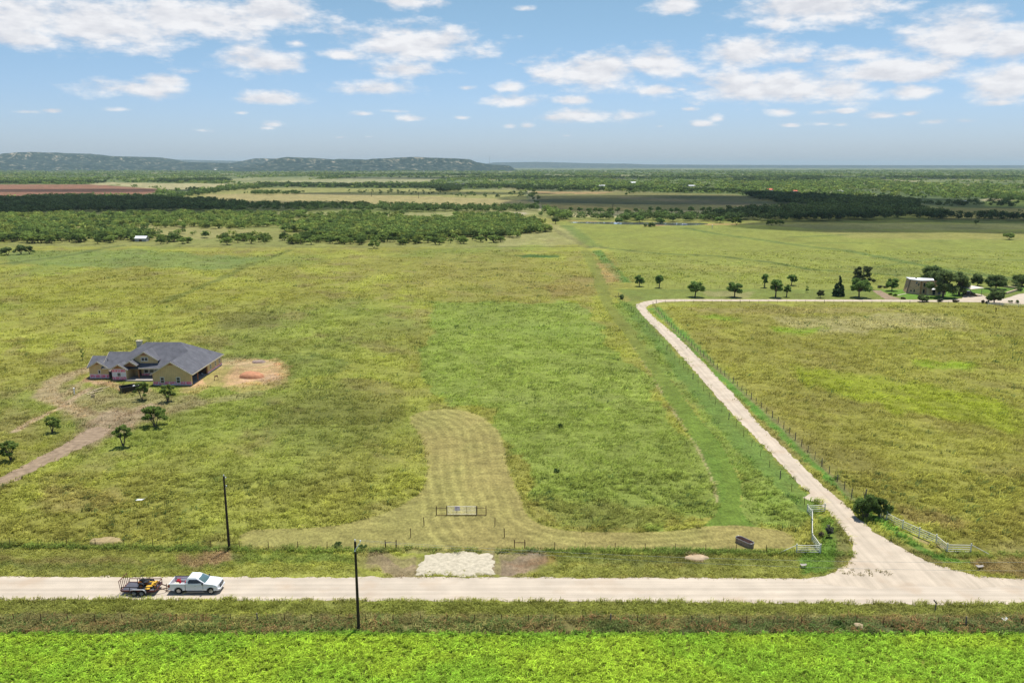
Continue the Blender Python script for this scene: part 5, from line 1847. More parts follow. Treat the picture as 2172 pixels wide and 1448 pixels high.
    w.box(-93.8 - ox, -71.8 - ox, 198.12 - oy, 198.26 - oy, .16, 2.5)
    # raw board tops of the gables
    g = Pieces('gable_boards', M['raw_wood'])
    for cx, half, zb, y, k in ((-75.85, 4.7, zE, 178.28, .22), (-95.2, 2.45, 2.62, 184.48, .42), (-89.65, 2.15, 2.60, 182.58, .72), (-84.75, 3.25, 4.22, 185.28, .36), (-87.35, 1.62, 3.42, 183.6, .8)):
        za = zb + m * half - .18
        hw = half * k
        g.prism([(cx - hw - ox, za - m * hw), (cx + hw - ox, za - m * hw), (cx - ox, za)], 'y', y - oy, y - oy + .03)
    # pink wrap
    p = Pieces('house_wrap', M['wrap'])
    p.box(-80.15 - ox, -71.6 - ox, 178.3 - oy, 178.45 - oy, .30, wz - .003)
    p.box(-97.4 - ox, -92.95 - ox, 184.5 - oy, 184.65 - oy, .26, wz + .097)
    p.box(-91.25 - ox, -88.1 - ox, 182.6 - oy, 182.74 - oy, .28, .95)
    p.box(-91.25 - ox, -88.1 - ox, 182.6 - oy, 182.74 - oy, 1.95, 2.62)
    p.box(-86.0 - ox, -80.2 - ox, 185.9 - oy, 186.03 - oy, .45, .857)
    p.box(-71.75 - ox, -71.6 - ox, 188.6 - oy, 198.1 - oy, .30, .617)
    p.box(-93.2 - ox, -91.3 - ox, 186.15 - oy, 186.2 - oy, .2, 1.6)
    p = Pieces('white_wrap', M['wrap_white'])
    p.box(-91.25 - ox, -88.1 - ox, 182.6 - oy, 182.74 - oy, .953, 1.947)
    p.prism([(-91.25 - ox, 2.623), (-88.1 - ox, 2.623), (-89.65 - ox, 3.4)], 'y', 182.62 - oy, 182.74 - oy)
    for q in ((-80.15, -71.6, 178.27, .16, .298), (-97.4, -92.95, 184.47, .14, .258)):
        p.box(q[0] - ox, q[1] - ox, q[2] - oy, q[2] + .14 - oy, q[3], q[4])
    p.box(-71.75 - ox, -71.57 - ox, 188.6 - oy, 198.1 - oy, .14, .298)
    # foundation and floors
    f = MB()
    f.box(-80.1 - ox, -71.7 - ox, 178.36 - oy, 198.2 - oy, -.1, .158)
    f.box(-97.3 - ox, -80.13 - ox, 184.56 - oy, 198.2 - oy, -.1, .155)
    f.box(-91.2 - ox, -88.13 - ox, 182.66 - oy, 184.54 - oy, -.1, .277)
    f.build('foundation', M['foundation'], t)
    f = MB()
    f.box(-88.1 - ox, -80.16 - ox, 181.9 - oy, 186.48 - oy, -.1, .28)
    f.box(-79.97 - ox, -71.5 - ox, 179.0 - oy, 188.5 - oy, .16, .20)
    f.build('porch_floor', M['slab'], t)
    # dark interior seen through the open right side, its post and the porch posts
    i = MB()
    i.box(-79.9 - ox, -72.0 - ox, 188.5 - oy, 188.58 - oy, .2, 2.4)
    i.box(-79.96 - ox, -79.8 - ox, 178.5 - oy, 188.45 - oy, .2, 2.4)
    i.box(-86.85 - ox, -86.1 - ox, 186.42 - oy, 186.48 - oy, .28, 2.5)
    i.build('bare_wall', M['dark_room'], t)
    for x, y, h in ((-71.75, 182.6, 2.5), (-71.75, 188.35, 2.5), (-85.75, 183.95, 2.5), (-80.35, 183.95, 2.5), (-88.85, 183.4, 3.4)):
        b = MB(); b.box(x - .1 - ox, x + .1 - ox, y - .1 - oy, y + .1 - oy, .16, h)
        b.build('post', M['raw_wood'], t)
    b = MB()
    b.box(-88.7 - ox, -86.0 - ox, 183.42 - oy, 183.56 - oy, 3.18, 3.42)
    b.box(-71.8 - ox, -71.62 - ox, 179.05 - oy, 188.5 - oy, 2.26, 2.46)
    b.build('beam', M['raw_wood'], t)
    # windows
    for x in (-78.0, -74.45):
        window(t, 'x', x - .46 - ox, x + .46 - ox, .60, 1.98, 178.27 - oy, -1)
    window(t, 'x', -95.35 - ox, -94.75 - ox, 1.18, 2.08, 184.47 - oy, -1, mull_h=0)
    window(t, 'x', -90.1 - ox, -89.2 - ox, 1.02, 1.95, 182.57 - oy, -1)
    window(t, 'x', -85.55 - ox, -83.95 - ox, 3.98, 4.88, 185.27 - oy, -1, mull_v=1, mull_h=0)
    for x in (-84.85, -83.6, -82.35):
        window(t, 'x', x - .55 - ox, x + .55 - ox, .95, 2.55, 185.87 - oy, -1)
    for y in (190.4, 193.6, 196.3):
        window(t, 'y', y - .4 - oy, y + .4 - oy, .85, 2.15, -71.57 - ox, 1)
    # chimney
    c = MB(); c.box(-89.35 - ox, -88.25 - ox, 191.8 - oy, 192.7 - oy, 3.0, 7.25)
    ch = c.build('chimney', M['trim'], roof)
    c = MB(); c.box(-89.45 - ox, -88.15 - ox, 191.7 - oy, 192.8 - oy, 7.25, 7.37)
    for dx in (-.35, .05, .4):
        c.tube((-88.8 + dx - ox, 192.25 - oy, 7.37), (-88.8 + dx - ox, 192.25 - oy, 7.6), .09, n=8)
    c.build('chimney_cap', M['trim'], t)
    v = MB(); v.tube((-93.6 - ox, 186.0 - oy, 3.5), (-93.6 - ox, 186.0 - oy, 4.35), .09, n=8)
    v.build('roof_vent', M['black_steel'], t)
    return t


new_house()


# ---- things lying round the building site
def dumpster():
    p = G(281, 829)
    t = thing('dumpster', 'open black roll off dumpster with white scraps on top in front of the new house', 'dumpster', (p[0], p[1], 0), R(38))
    L, Wd, H = 2.3, 1.1, 1.25
    b = MB()
    prof = [(-L, .25), (L - .5, .25), (L, .7), (L + .1, H), (L + .02, H), (L - .1, .75), (L - .55, .33), (-L + .08, .33), (-L + .08, H), (-L - .02, H)]
    bot = [(-L, -Wd, .2), (L - .5, -Wd, .2), (L - .5, Wd, .2), (-L, Wd, .2)]
    b.box(-L, L - .3, -Wd, Wd, .2, .28)
    for s in (-1, 1):
        b.hexa([(-L, s * Wd, .28), (L - .3, s * Wd, .28), (L - .3, s * (Wd - .07), .28), (-L, s * (Wd - .07), .28)],
               [(-L - .1, s * (Wd + .14), H), (L + .2, s * (Wd + .14), H), (L + .2, s * (Wd + .07), H), (-L - .1, s * (Wd + .07), H)])
    b.hexa([(-L, -Wd, .28), (-L + .07, -Wd, .28), (-L + .07, Wd, .28), (-L, Wd, .28)], [(-L - .1, -Wd - .1, H), (-L - .03, -Wd - .1, H), (-L - .03, Wd + .1, H), (-L - .1, Wd + .1, H)])
    b.hexa([(L - .37, -Wd, .28), (L - .3, -Wd, .28), (L - .3, Wd, .28), (L - .37, Wd, .28)], [(L + .1, -Wd - .1, H), (L + .2, -Wd - .1, H), (L + .2, Wd + .1, H), (L + .1, Wd + .1, H)])
    b.build('bin', M['black_steel'], t)
    r = MB()
    for s in (-1, 1):
        r.box(-L - .12, L + .22, s * (Wd + .10) - .06, s * (Wd + .10) + .06, H + .003, H + .08)
    r.box(-L - .14, -L - .02, -Wd - .03, Wd + .03, H + .003, H + .078); r.box(L + .12, L + .24, -Wd - .03, Wd + .03, H + .003, H + .078)
    r.build('rim', M['black_steel'], t)
    for s in (-.7, .7):
        k = MB(); k.tube((-1.6, s - .06, .1), (-1.6, s + .06, .1), .1, n=10); k.tube((1.3, s - .06, .1), (1.3, s + .06, .1), .1, n=10)
        k.box(-L, L - .4, s - .05, s + .05, .16, .2)
        k.build('skid', M['black_steel'], t)
    f = MB(); f.box(-L + .1, L - .4, -Wd + .1, Wd - .1, .75, .85)
    f.build('rubbish', M['vinyl'], t)
    s = thing('scrap_sheet', 'crumpled white sheet on the rubbish in the black dumpster', 'scrap', (p[0] + .9, p[1] + .5, .9), .6)
    b = MB()
    for q in range(7):
        a = random.uniform(0, 6.28); x, y = random.uniform(-.8, .8), random.uniform(-.4, .4)
        b.box(x - .45, x + .45, y - .2, y + .2, .02 + .06 * q, .05 + .06 * q)
    o = b.build('sheet', M['white_plastic'], s)


dumpster()


def blob(name, px, py, w, d, h, m, label, cat, seed=0, rz=0):
    p = G(px, py)
    n = 26
    a = np.linspace(0, 2 * math.pi, n, False)
    k = .8 + .45 * fbm(np.cos(a) * 1.4 + seed, np.sin(a) * 1.4 + seed, 3 + seed, 3)
    poly = np.stack([p[0] + np.cos(a) * w / 2 * k, p[1] + np.sin(a) * d / 2 * k], 1)
    return low_heap(name, poly, h, m, .35, .25, seed, label, cat)


blob('dirt_mound', 533, 799, 5.6, 4.2, 1.05, M['red_soil'], 'red dirt mound on the bare ground right of the new house', 'mound', 3)
blob('dirt_mound', 548, 768, 3.2, 2.4, .45, M['grey_soil'], 'low greyish heap of soil behind the red dirt mound', 'mound', 5)
blob('dirt_mound', 1478, 1183, 2.7, 1.3, .28, M['pink_soil'], 'small pinkish soil heap on the verge below the stock tank', 'mound', 7)
blob('dirt_mound', 1822, 1331, 1.2, .9, .45, M['pink_soil'], 'pale soil heap among dark weeds at the near fence', 'mound', 8)
blob('hay_heap', 226, 1151, 4.6, 2.2, .55, M['dry_grass'], 'straw coloured heap of dry grass on the left roadside fence', 'heap', 9)


def sawhorse():
    p = G(459, 806)
    t = thing('cable_reel', 'small rusty red reel on legs standing on the bare dirt by the house', 'reel', (p[0], p[1], 0), .4)
    b = MB(); b.lathe([(.02, -.3), (.34, -.3), (.34, -.25), (.16, -.25), (.16, .25), (.34, .25), (.34, .3), (.02, .3)], 'x', (0, 0, .95), 18)
    b.build('drum', M['rust_red'], t)
    for x in (-.4, .4):
        for y in (-.4, .4):
            l = MB(); l.bar((x, y, 0), (x * .9, 0, .97), .06)
            l.build('leg', M['rust'], t)


sawhorse()


def post_simple(name, px, py, ty, r, m, label, cat, lean=(0, 0), cap=None, n=10):
    p = G(px, py)
    h = top_z(p[0], p[1], ty)
    t = thing(name, label, cat, (p[0], p[1], 0))
    b = MB(); b.tube((0, 0, -.3), (lean[0], lean[1], h), r, r * .95, n)
    b.build('shaft', m, t)
    if cap:
        c = MB(); c.lathe([(.001, h), (r * 1.4, h), (r * 1.4, h + r), (.001, h + r * 1.6)], n=n)
        c.build('cap', cap, t)
    return t


post_simple('vent_pipe', 158, 837, 824, .13, M['white_plastic'], 'white upright pipe stub beside the trench left of the new house', 'pipe', cap=M['white_plastic'])


def bucket(px, py, label, r=.32, h=.5, m='pale_wood'):
    p = G(px, py)
    t = thing('bucket', label, 'bucket', (p[0], p[1], 0))
    b = MB(); b.lathe([(.001, 0), (r * .85, 0), (r, h), (r * .9, h), (r * .8, .06), (.001, .06)], n=16)
    b.build('shell', M[m], t)
    c = MB(); c.lathe([(r, h - .05), (r + .03, h - .03), (r + .03, h), (r, h)], n=16)
    c.build('rim', M[m], t)


bucket(197.5, 842, 'cream tub on the worn grass near the loose lumber', .42, .55)
bucket(429, 795, 'white bucket inside the open right bay of the house', .2, .42, 'white_plastic')
for k, (a, b_, c, d, lb) in enumerate([(180, 835, 236, 819, 'longest loose board slanting over the grass towards the house'), (184, 838, 205, 832, 'short loose board at the near end of the lumber'),
                                     (192, 834, 220, 829.5, 'loose board lying lowest in the scattered lumber'), (196, 831, 218, 824, 'loose board across the middle of the scattered lumber')]):
    p0, p1 = G(a, b_), G(c, d)
    t = thing('lumber_board', lb, 'board', (p0[0], p0[1], .06), group='loose lumber by the new house')
    v = p1 - p0
    q = MB(); q.bar((0, 0, .02 + .06 * k), (v[0], v[1], .05 + .06 * k), .28, .06)
    q.build('plank', M['pale_wood'], t)

# white scrap in the left pasture: a curled strip
def curled_scrap(px, py, w, h, label, m='white_plastic'):
    p = G(px, py)
    t = thing('scrap_sheet', label, 'scrap', (p[0], p[1], .25))
    V, F = [], []
    n = 12
    for i in range(n + 1):
        u = i / n
        x = w * (u - .5); z = h * (max(0, u - .55) ** 1.6 * 3.2) + .1
        for s in (-1, 1):
            V.append((x, s * .3 * (1 - .4 * u), z)); V.append((x, s * .3 * (1 - .4 * u), z + .03))
    for i in range(n):
        o = i * 4
        F += [(o, o + 2, o + 6, o + 4), (o + 1, o + 5, o + 7, o + 3), (o, o + 4, o + 5, o + 1), (o + 2, o + 3, o + 7, o + 6)]
    F += [(0, 1, 3, 2), (n * 4, n * 4 + 2, n * 4 + 3, n * 4 + 1)]
    MB().add(V, F).build('strip', M[m], t)


curled_scrap(301, 1064, 1.5, .5, 'white curled strip of scrap lying in the left pasture grass')
curled_scrap(2130, 1319, .45, .2, 'white scrap caught in the weeds near the right photo edge')
curled_scrap(2078, 1206, .8, .1, 'pale slab of scrap on the brown verge right of the drive mouth', 'slab')
curled_scrap(1704, 1203, .7, .1, 'whitish slab of scrap on the verge grass left of the drive mouth', 'slab')


# ------------------------------------------------------------------ pickup truck
def wheel(parent, x, y, r, wd, side, rimmat, spokes=5, name='wheel'):
    e = bpy.data.objects.new(name, None); COL.objects.link(e); e.parent = parent; e.location = (x, y, r)
    b = MB()
    prof = [(r * .62, -wd / 2), (r * .93, -wd / 2), (r, -wd / 2 + .05), (r, wd / 2 - .05), (r * .93, wd / 2), (r * .62, wd / 2), (r * .60, 0), (r * .62, -wd / 2)]
    b.lathe(prof, 'y', (0, 0, 0), 28)
    b.build('tyre', M['tyre'], e, smooth_=False)
    b = MB()
    o = side * wd * .36
    b.lathe([(r * .62, -wd * .3), (r * .62, side * wd * .42), (r * .55, side * wd * .42), (r * .55, side * .02)], 'y', (0, 0, 0), 28)
    for k in range(spokes):
        a = 2 * math.pi * k / spokes
        b.bar((math.cos(a) * r * .08, o, math.sin(a) * r * .08), (math.cos(a) * r * .58, o, math.sin(a) * r * .58), .05, .13 if spokes == 5 else .09)
    b.tube((0, o - .03, 0), (0, o + .03, 0), r * .15, n=14)
    b.tube((0, side * .01, 0), (0, side * .03, 0), r * .56, n=24)
    b.build('rim', rimmat, e)
    return e


def pickup():
    ox, oy = -36.35, 87.5          # middle of the wheelbase
    t = thing('pickup_truck', 'white extended cab pickup truck towing a trailer on the gravel road', 'pickup', (ox, oy, 0), R(-.5))
    hw, xf, xr = 1.0, 2.88, -2.98
    wx = 1.86                       # half wheelbase
    wr = .395

    def arch(cx, r=.50, n=9):
        return [(cx + r * math.cos(a), .40 + r * math.sin(a)) for a in np.linspace(0, math.pi, n)]
    # front: bonnet, wings and the lower half of the cab in one shell; sections along x narrowing at the nose
    prof = [(-1.02, .50)] + [(-1.02, 1.24), (1.05, 1.22), (1.30, 1.21), (2.05, 1.13), (2.55, 1.05), (2.74, .93), (2.80, .62), (2.66, .50), (2.42, .46)] + arch(wx) + [(1.32, .46), (-.6, .46)]
    b = MB()
    # three slabs across give the body shoulders
    pr = np.array(prof)
    n = len(pr)
    lay = [(-1.0, .0), (-.985, .06), (-.90, .10), (.90, .10), (.985, .06), (1.0, .0)]
    V = []
    for y, up in lay:
        for x, z in pr:
            zz = z + (up if z > .9 else 0)
            xx = x - (.16 * (abs(y) / 1.0) ** 3 if x > 2.3 and z < 1.08 else 0) + (0.10 - up if False else 0)
            V.append((xx, y * (1.0 if z < 1.0 else .965), zz))
    F = []
    for j in range(len(lay) - 1):
        for i in range(n):
            F.append((j * n + i, j * n + (i + 1) % n, (j + 1) * n + (i + 1) % n, (j + 1) * n + i))
    tri = tessellate_polygon([[Vector((u, v, 0)) for u, v in prof]])
    F += [tuple(q) for q in tri] + [tuple((len(lay) - 1) * n + i for i in reversed(q)) for q in tri]
    b.add(V, F)
    body = b.build('body', M['truck_white'], t, bevel=.02)
    # cab above the belt line
    c = MB()
    belt = [(-1.03, 1.29), (1.18, 1.29)]
    rows = [(1.28, -1.03, 1.22, .93), (1.50, -1.00, .86, .875), (1.78, -.90, .36, .77), (1.90, -.76, .12, .70), (1.94, -.60, -.05, .60)]
    V, F = [], []
    for z, a, d, h in rows:
        V += [(a, -h, z), (d, -h * .97, z), (d + .06, 0, z), (d, h * .97, z), (a, h, z)]
    for j in range(len(rows) - 1):
        for i in range(5):
            F.append((j * 5 + i, j * 5 + (i + 1) % 5, (j + 1) * 5 + (i + 1) % 5, (j + 1) * 5 + i))
    o = (len(rows) - 1) * 5
    F.append(tuple(o + i for i in range(5))); F.append((4, 3, 2, 1, 0))
    c.add(V, F).build('cab', M['truck_white'], t, bevel=.03)
    # windscreen, side glass, rear glass: plates just proud of the cab
    g = MB()

    def plate(mb, pts, off):
        a, b_, c_ = Vector(pts[0]), Vector(pts[1]), Vector(pts[2])
        nn = (b_ - a).cross(c_ - a).normalized()
        if nn.dot(Vector(off)) < 0:
            nn = -nn
        mb.hexa([tuple(Vector(p) + nn * .004) for p in pts], [tuple(Vector(p) + nn * .022) for p in pts])
    plate(g, [(1.17, -.80, 1.325), (1.22, 0, 1.325), (.46, 0, 1.755), (.40, -.66, 1.755)], (1, 0, 1))
    plate(g, [(1.17, .80, 1.325), (.40, .66, 1.755), (.46, 0, 1.755), (1.22, 0, 1.325)], (1, 0, 1))
    g.build('windshield', M['windshield'], t)
    for s in (-1, 1):
        g = MB()
        pts = [(-.72, s * .925, 1.33), (.98, s * .905, 1.33), (.66, s * .862, 1.535), (.28, s * .80, 1.72), (-.60, s * .80, 1.72), (-.72, s * .855, 1.55)]
        d = .014 * s
        g.hexa([(x, y - d * .4, z) for x, y, z in pts], [(x, y + d * 1.5, z) for x, y, z in pts])
        g.build('side_window', M['tint'], t)
        # pillar between the two side panes
        h = MB(); h.box(-1.02, 1.9, s * .994, s * 1.006, .44, .49)
        h.build('sill_trim', M['vinyl'], t)
        for x in (-1.045, .98):
            sm = MB(); sm.box(x - .012, x + .012, s * .985, s * 1.003, .55, 1.20)
            sm.build('door_seam', M['vinyl'], t)
        hd = MB(); hd.box(.02, .24, s * 1.0, s * 1.035, 1.04, 1.085)
        hd.build('door_handle', M['rim'], t, bevel=.01)
        mr = MB(); mr.box(.92, 1.06, s * .96, s * 1.22, 1.25, 1.47)
        mr.build('mirror', M['vinyl'], t, bevel=.03)
        rb = MB(); rb.box(-.85, 1.15, s * 1.0, s * 1.12, .36, .40)
        rb.tube((-.4, s * .8, .40), (-.4, s * 1.03, .385), .03); rb.tube((.8, s * .8, .40), (.8, s * 1.03, .385), .03)
        rb.build('running_board', M['rim'], t)
        hl = MB(); hl.hexa([(2.40, s * .70, .86), (2.70, s * .55, .86), (2.62, s * .84, .86), (2.36, s * .99, .88)], [(2.40, s * .70, 1.10), (2.66, s * .58, 1.07), (2.56, s * .86, 1.08), (2.30, s * .985, 1.10)])
        hl.build('headlight', M['lamp'], t)
        fo = MB(); fo.tube((2.66, s * .62, .56), (2.80, s * .60, .56), .075, n=12)
        fo.build('fog_lamp', M['vinyl'], t)
        tl = MB(); tl.box(-3.0, -2.80, s * .90, s * 1.012, .86, 1.18)
        tl.build('taillight', M['red_lamp'], t, bevel=.015)
    g = MB(); g.box(2.74, 2.835, -.54, .54, .70, 1.03)
    gr = g.build('grille', M['vinyl'], t, bevel=.02)
    e = MB(); e.lathe([(.001, 2.84), (.10, 2.84), (.10, 2.855), (.001, 2.855)], 'x', (0, 0, .88), 18)
    e.build('emblem', M['rim'], gr)
    for zz in (.78, .96):
        e = MB(); e.box(2.836, 2.85, -.5, .5, zz - .015, zz + .015); e.build('grille_bar', M['rim'], gr)
    bp = MB(); bp.hexa([(2.5, -.98, .42), (2.86, -.72, .42), (2.86, .72, .42), (2.5, .98, .42)], [(2.5, -1.0, .66), (2.90, -.74, .66), (2.90, .74, .66), (2.5, 1.0, .66)])
    bp.build('front_bumper', M['truck_white'], t, bevel=.03)
    # bed: hollow box with arched sides
    for s in (-1, 1):
        prof = [(-1.06, .50), (-1.06, 1.24), (-2.94, 1.24), (-2.96, .70), (-2.86, .52)] + [(x, z) for x, z in reversed(arch(-wx))] + [(-1.34, .46)]
        b = MB(); b.prism(prof, 'y', s * .90, s * 1.0)
        b.build('bed_side', M['truck_white'], t, bevel=.02)
        rl = MB(); rl.box(-2.94, -1.06, s * .88, s * 1.0, 1.243, 1.285)
        rl.build('bed_rail', M['vinyl'] if s > 0 else M['truck_white'], t)
        wa = MB(); wa.box(-2.3, -1.42, s * .66, s * .895, .66, .92)
        wa.build('wheel_housing', M['bed_liner'], t)
    f = MB(); f.box(-2.90, -1.10, -.895, .895, .60, .66); f.build('bed_floor', M['bed_liner'], t)
    f = MB(); f.box(-1.10, -1.05, -.895, .895, .66, 1.24); f.build('bed_front', M['truck_white'], t)
    f = MB(); f.box(-2.98, -2.90, -.895, .895, .58, 1.24); f.build('tailgate', M['truck_white'], t, bevel=.02)
    f = MB(); f.box(-3.10, -2.94, -.95, .95, .46, .60); f.build('rear_bumper', M['rim'], t, bevel=.02)
    f = MB(); f.box(-2.9, 2.4, -.6, .6, .34, .46); f.build('chassis', M['vinyl'], t)
    for x in (-wx, wx):
        for s in (-1, 1):
            wheel(t, x, s * .86, wr, .27, s, M['rim'])
    an = MB(); an.tube((1.5, .8, 1.25), (1.35, .8, 1.95), .008, n=5); an.build('aerial', M['vinyl'], t)
    # load in the bed: each its own thing
    for k, (x, y, w, d, h, lb) in enumerate([(-2.35, .42, .52, .40, .42, 'red fuel can near the tailgate in the bed of the white pickup'), (-1.35, .1, .42, .36, .40, 'red fuel can against the cab in the bed of the white pickup')]):
        c = thing('fuel_can', lb, 'fuel can', (ox + x, oy + y, .66), .3 * k)
        b = MB(); b.hexa([(-w / 2, -d / 2, 0), (w / 2, -d / 2, 0), (w / 2, d / 2, 0), (-w / 2, d / 2, 0)], [(-w * .36, -d * .4, h), (w * .36, -d * .4, h), (w * .36, d * .4, h), (-w * .36, d * .4, h)])
        b.build('tank', M['red_plastic'], c, bevel=.05)
        b = MB(); b.tube((w * .25, 0, h), (w * .42, 0, h + .16), .035); b.build('spout', M['red_plastic'], c)
        b = MB(); b.bar((-w * .25, 0, h + .09), (w * .1, 0, h + .09), .04); b.bar((-w * .25, 0, h - .01), (-w * .25, 0, h + .1), .04); b.bar((w * .1, 0, h - .01), (w * .1, 0, h + .1), .04)
        b.build('handle', M['red_plastic'], c)
    c = thing('string_trimmer', 'trimmer with pale shaft lying across the bed of the white pickup', 'trimmer', (ox - 2.3, oy - .35, .72), .4)
    b = MB(); b.tube((-.3, 0, .1), (1.1, .1, .18), .018); b.build('shaft', M['galv'], c)
    b = MB(); b.box(-.55, -.25, -.14, .14, 0, .26); b.build('motor', M['vinyl'], c, bevel=.04)
    b = MB(); b.lathe([(.001, 0), (.09, .0), (.09, .07), (.001, .1)], c=(1.1, .1, .1), n=12); b.build('head', M['vinyl'], c)
    c = thing('cardboard_flap', 'pale flat board beside the red fuel can in the pickup bed', 'board', (ox - 2.45, oy - .02, .70), .5)
    b = MB(); b.hexa([(-.3, -.2, 0), (.3, -.2, .03), (.3, .2, .16), (-.3, .2, .12)], [(-.3, -.2, .03), (.3, -.2, .06), (.3, .2, .19), (-.3, .2, .15)]); b.build('panel', M['pale_stone'] if False else M['trim'], c)


pickup()


# ------------------------------------------------------------------ trailer with a mower on it
def trailer():
    ox, oy = -42.65, 87.25
    t = thing('utility_trailer', 'dark tandem axle utility trailer with red brown rails behind the pickup', 'trailer', (ox, oy, 0), R(-.5))
    x0, x1, y0, y1, z = -1.95, 1.85, -1.0, 1.0, .56
    b = MB(); b.box(x0, x1, y0 + .05, y1 - .05, z, z + .06); b.build('deck', M['deck_steel'], t)
    b = MB()
    for y in (y0, y1):
        b.box(x0, x1, y - .04, y + .04, z - .12, z + .07)
    b.box(x0 - .06, x0, y0, y1, z - .12, z + .05); b.box(x1, x1 + .06, y0, y1, z - .12, z + .05)
    b.build('frame', M['rust_red'], t)
    for y in (y0, y1):
        r = MB(); r.bar((x0, y, z + .48), (x1 + .03, y, z + .48), .07)
        for x in (x0, x0 + .95, x0 + 1.9, x0 + 2.85, x1):
            r.bar((x, y, z + .07), (x, y, z + .46), .06)
        r.build('side_rail', M['rust_red'] if y > 0 else M['black_steel'], t)
    r = MB(); r.bar((x1, y0, z + .48), (x1, y1, z + .48), .07)
    r.build('front_rail', M['rust_red'], t)
    g = MB()                                           # ramp gate, upright at the back
    gx = x0 - .12
    for y in np.linspace(y0 + .03, y1 - .03, 6):
        g.bar((gx, y, z - .05), (gx - .12, y, z + 1.15), .05)
    for zz, dx in ((z, 0), (z + 1.15, -.12)):
        g.bar((gx + dx, y0, zz), (gx + dx, y1, zz), .06)
    g.build('ramp_gate', M['rust_red'], t)
    for y, s in ((y0 - .17, -1), (y1 + .17, 1)):
        f = MB()                                       # double mudguard
        pr = []
        cs = [(-.95, .42), (-.82, .72), (-.60, .82), (.60, .82), (.82, .72), (.95, .42)]
        for i in range(len(cs) - 1):
            (xa, za), (xb, zb) = cs[i], cs[i + 1]
            f.hexa([(xa, y - .15, za), (xb, y - .15, zb), (xb, y + .15, zb), (xa, y + .15, za)], [(xa, y - .15, za + .03), (xb, y - .15, zb + .03), (xb, y + .15, zb + .03), (xa, y + .15, za + .03)])
        f.build('mudguard', M['galv'] if s < 0 else M['vinyl'], t)
        for x in (-.42, .42):
            wheel(t, x, y, .36, .2, s, M['grey_rim'], 8)
    a = MB()                                           # drawbar
    a.bar((x1, -.75, z - .05), (x1 + 1.42, 0, .52), .08); a.bar((x1, .75, z - .05), (x1 + 1.42, 0, .52), .08); a.bar((x1 + 1.3, 0, .52), (x1 + 1.62, 0, .55), .09)
    a.build('drawbar', M['rust'], t)
    j = MB(); j.tube((x1 + .95, 0, .1), (x1 + .95, 0, .95), .04); j.box(x1 + .83, x1 + 1.07, -.1, .1, .06, .1)
    j.build('jack', M['rust'], t)
    s = MB(); s.tube((x1 - .15, y1 - .05, z + .3), (x1 - .15, y1 + .15, z + .3), .3, n=18)
    # mower
    mx, my, mz = ox + .75, oy - .05, z + .065
    m = thing('riding_mower', 'yellow and black zero turn mower parked on the front of the trailer', 'mower', (mx, my, mz), R(4))
    b = MB(); b.box(-.75, .55, -.28, .28, .22, .40); b.build('chassis', M['vinyl'], m)
    b = MB(); b.hexa([(-.1, -.68, .14), (.62, -.62, .14), (.62, .62, .14), (-.1, .68, .14)], [(-.08, -.66, .32), (.58, -.56, .32), (.58, .56, .32), (-.08, .66, .32)])
    b.build('cutting_deck', M['yellow'], m, bevel=.04)
    b = MB(); b.hexa([(-.05, -1.0, .12), (.45, -.98, .12), (.45, -.62, .20), (-.05, -.68, .20)], [(-.05, -1.0, .17), (.45, -.98, .17), (.45, -.62, .33), (-.05, -.68, .33)])
    b.build('discharge_chute', M['yellow'], m)
    b = MB(); b.box(.40, .95, -.32, .32, .33, .42); b.hexa([(.62, -.3, .42), (.95, -.3, .42), (.95, .3, .42), (.62, .3, .42)], [(.70, -.3, .55), (.97, -.3, .62), (.97, .3, .62), (.70, .3, .55)])
    b.build('footplate', M['yellow'], m, bevel=.02)
    for y, s in ((-.52, -1), (.52, 1)):
        wheel(m, -.62, y, .31, .28, s, M['orange'], 5)
        fb = MB()
        for i in range(5):
            a0, a1 = R(30 + i * 26), R(56 + i * 26)
            fb.hexa([(-.62 + math.cos(a0) * .36, y - .15, .31 + math.sin(a0) * .36), (-.62 + math.cos(a1) * .36, y - .15, .31 + math.sin(a1) * .36), (-.62 + math.cos(a1) * .36, y + .15, .31 + math.sin(a1) * .36), (-.62 + math.cos(a0) * .36, y + .15, .31 + math.sin(a0) * .36)],
                    [(-.62 + math.cos(a0) * .39, y - .15, .31 + math.sin(a0) * .39), (-.62 + math.cos(a1) * .39, y - .15, .31 + math.sin(a1) * .39), (-.62 + math.cos(a1) * .39, y + .15, .31 + math.sin(a1) * .39), (-.62 + math.cos(a0) * .39, y + .15, .31 + math.sin(a0) * .39)])
        fb.build('fender', M['vinyl'], m)
        wheel(m, .98, y * .95, .15, .12, s, M['yellow'], 5, 'caster_wheel')
        fk = MB(); fk.bar((.55, y * .6, .36), (.98, y * .95, .36), .07); fk.bar((.98, y * .95, .36), (.98, y * .95, .18), .05)
        fk.build('caster_arm', M['yellow'], m)
        lv = MB(); lv.tube((-.15, y * .62, .5), (.12, y * .6, .95), .018); lv.tube((.12, y * .6, .95), (.14, y * .12, 1.0), .022)
        lv.build('control_lever', M['vinyl'], m)
    b = MB(); b.box(-1.05, -.55, -.26, .26, .38, .72); b.build('engine', M['orange'], m, bevel=.05)
    b = MB(); b.tube((-.82, 0, .72), (-.82, 0, .86), .16, n=14); b.tube((-1.08, -.2, .5), (-1.08, .2, .5), .08, n=12); b.build('engine_cover', M['vinyl'], m)
    b = MB(); b.box(-.45, .02, -.26, .26, .50, .64); b.hexa([(-.55, -.26, .58), (-.42, -.26, .58), (-.42, .26, .58), (-.55, .26, .58)], [(-.68, -.22, 1.05), (-.56, -.22, 1.05), (-.56, .22, 1.05), (-.68, .22, 1.05)])
    b.build('seat', M['vinyl'], m, bevel=.04)
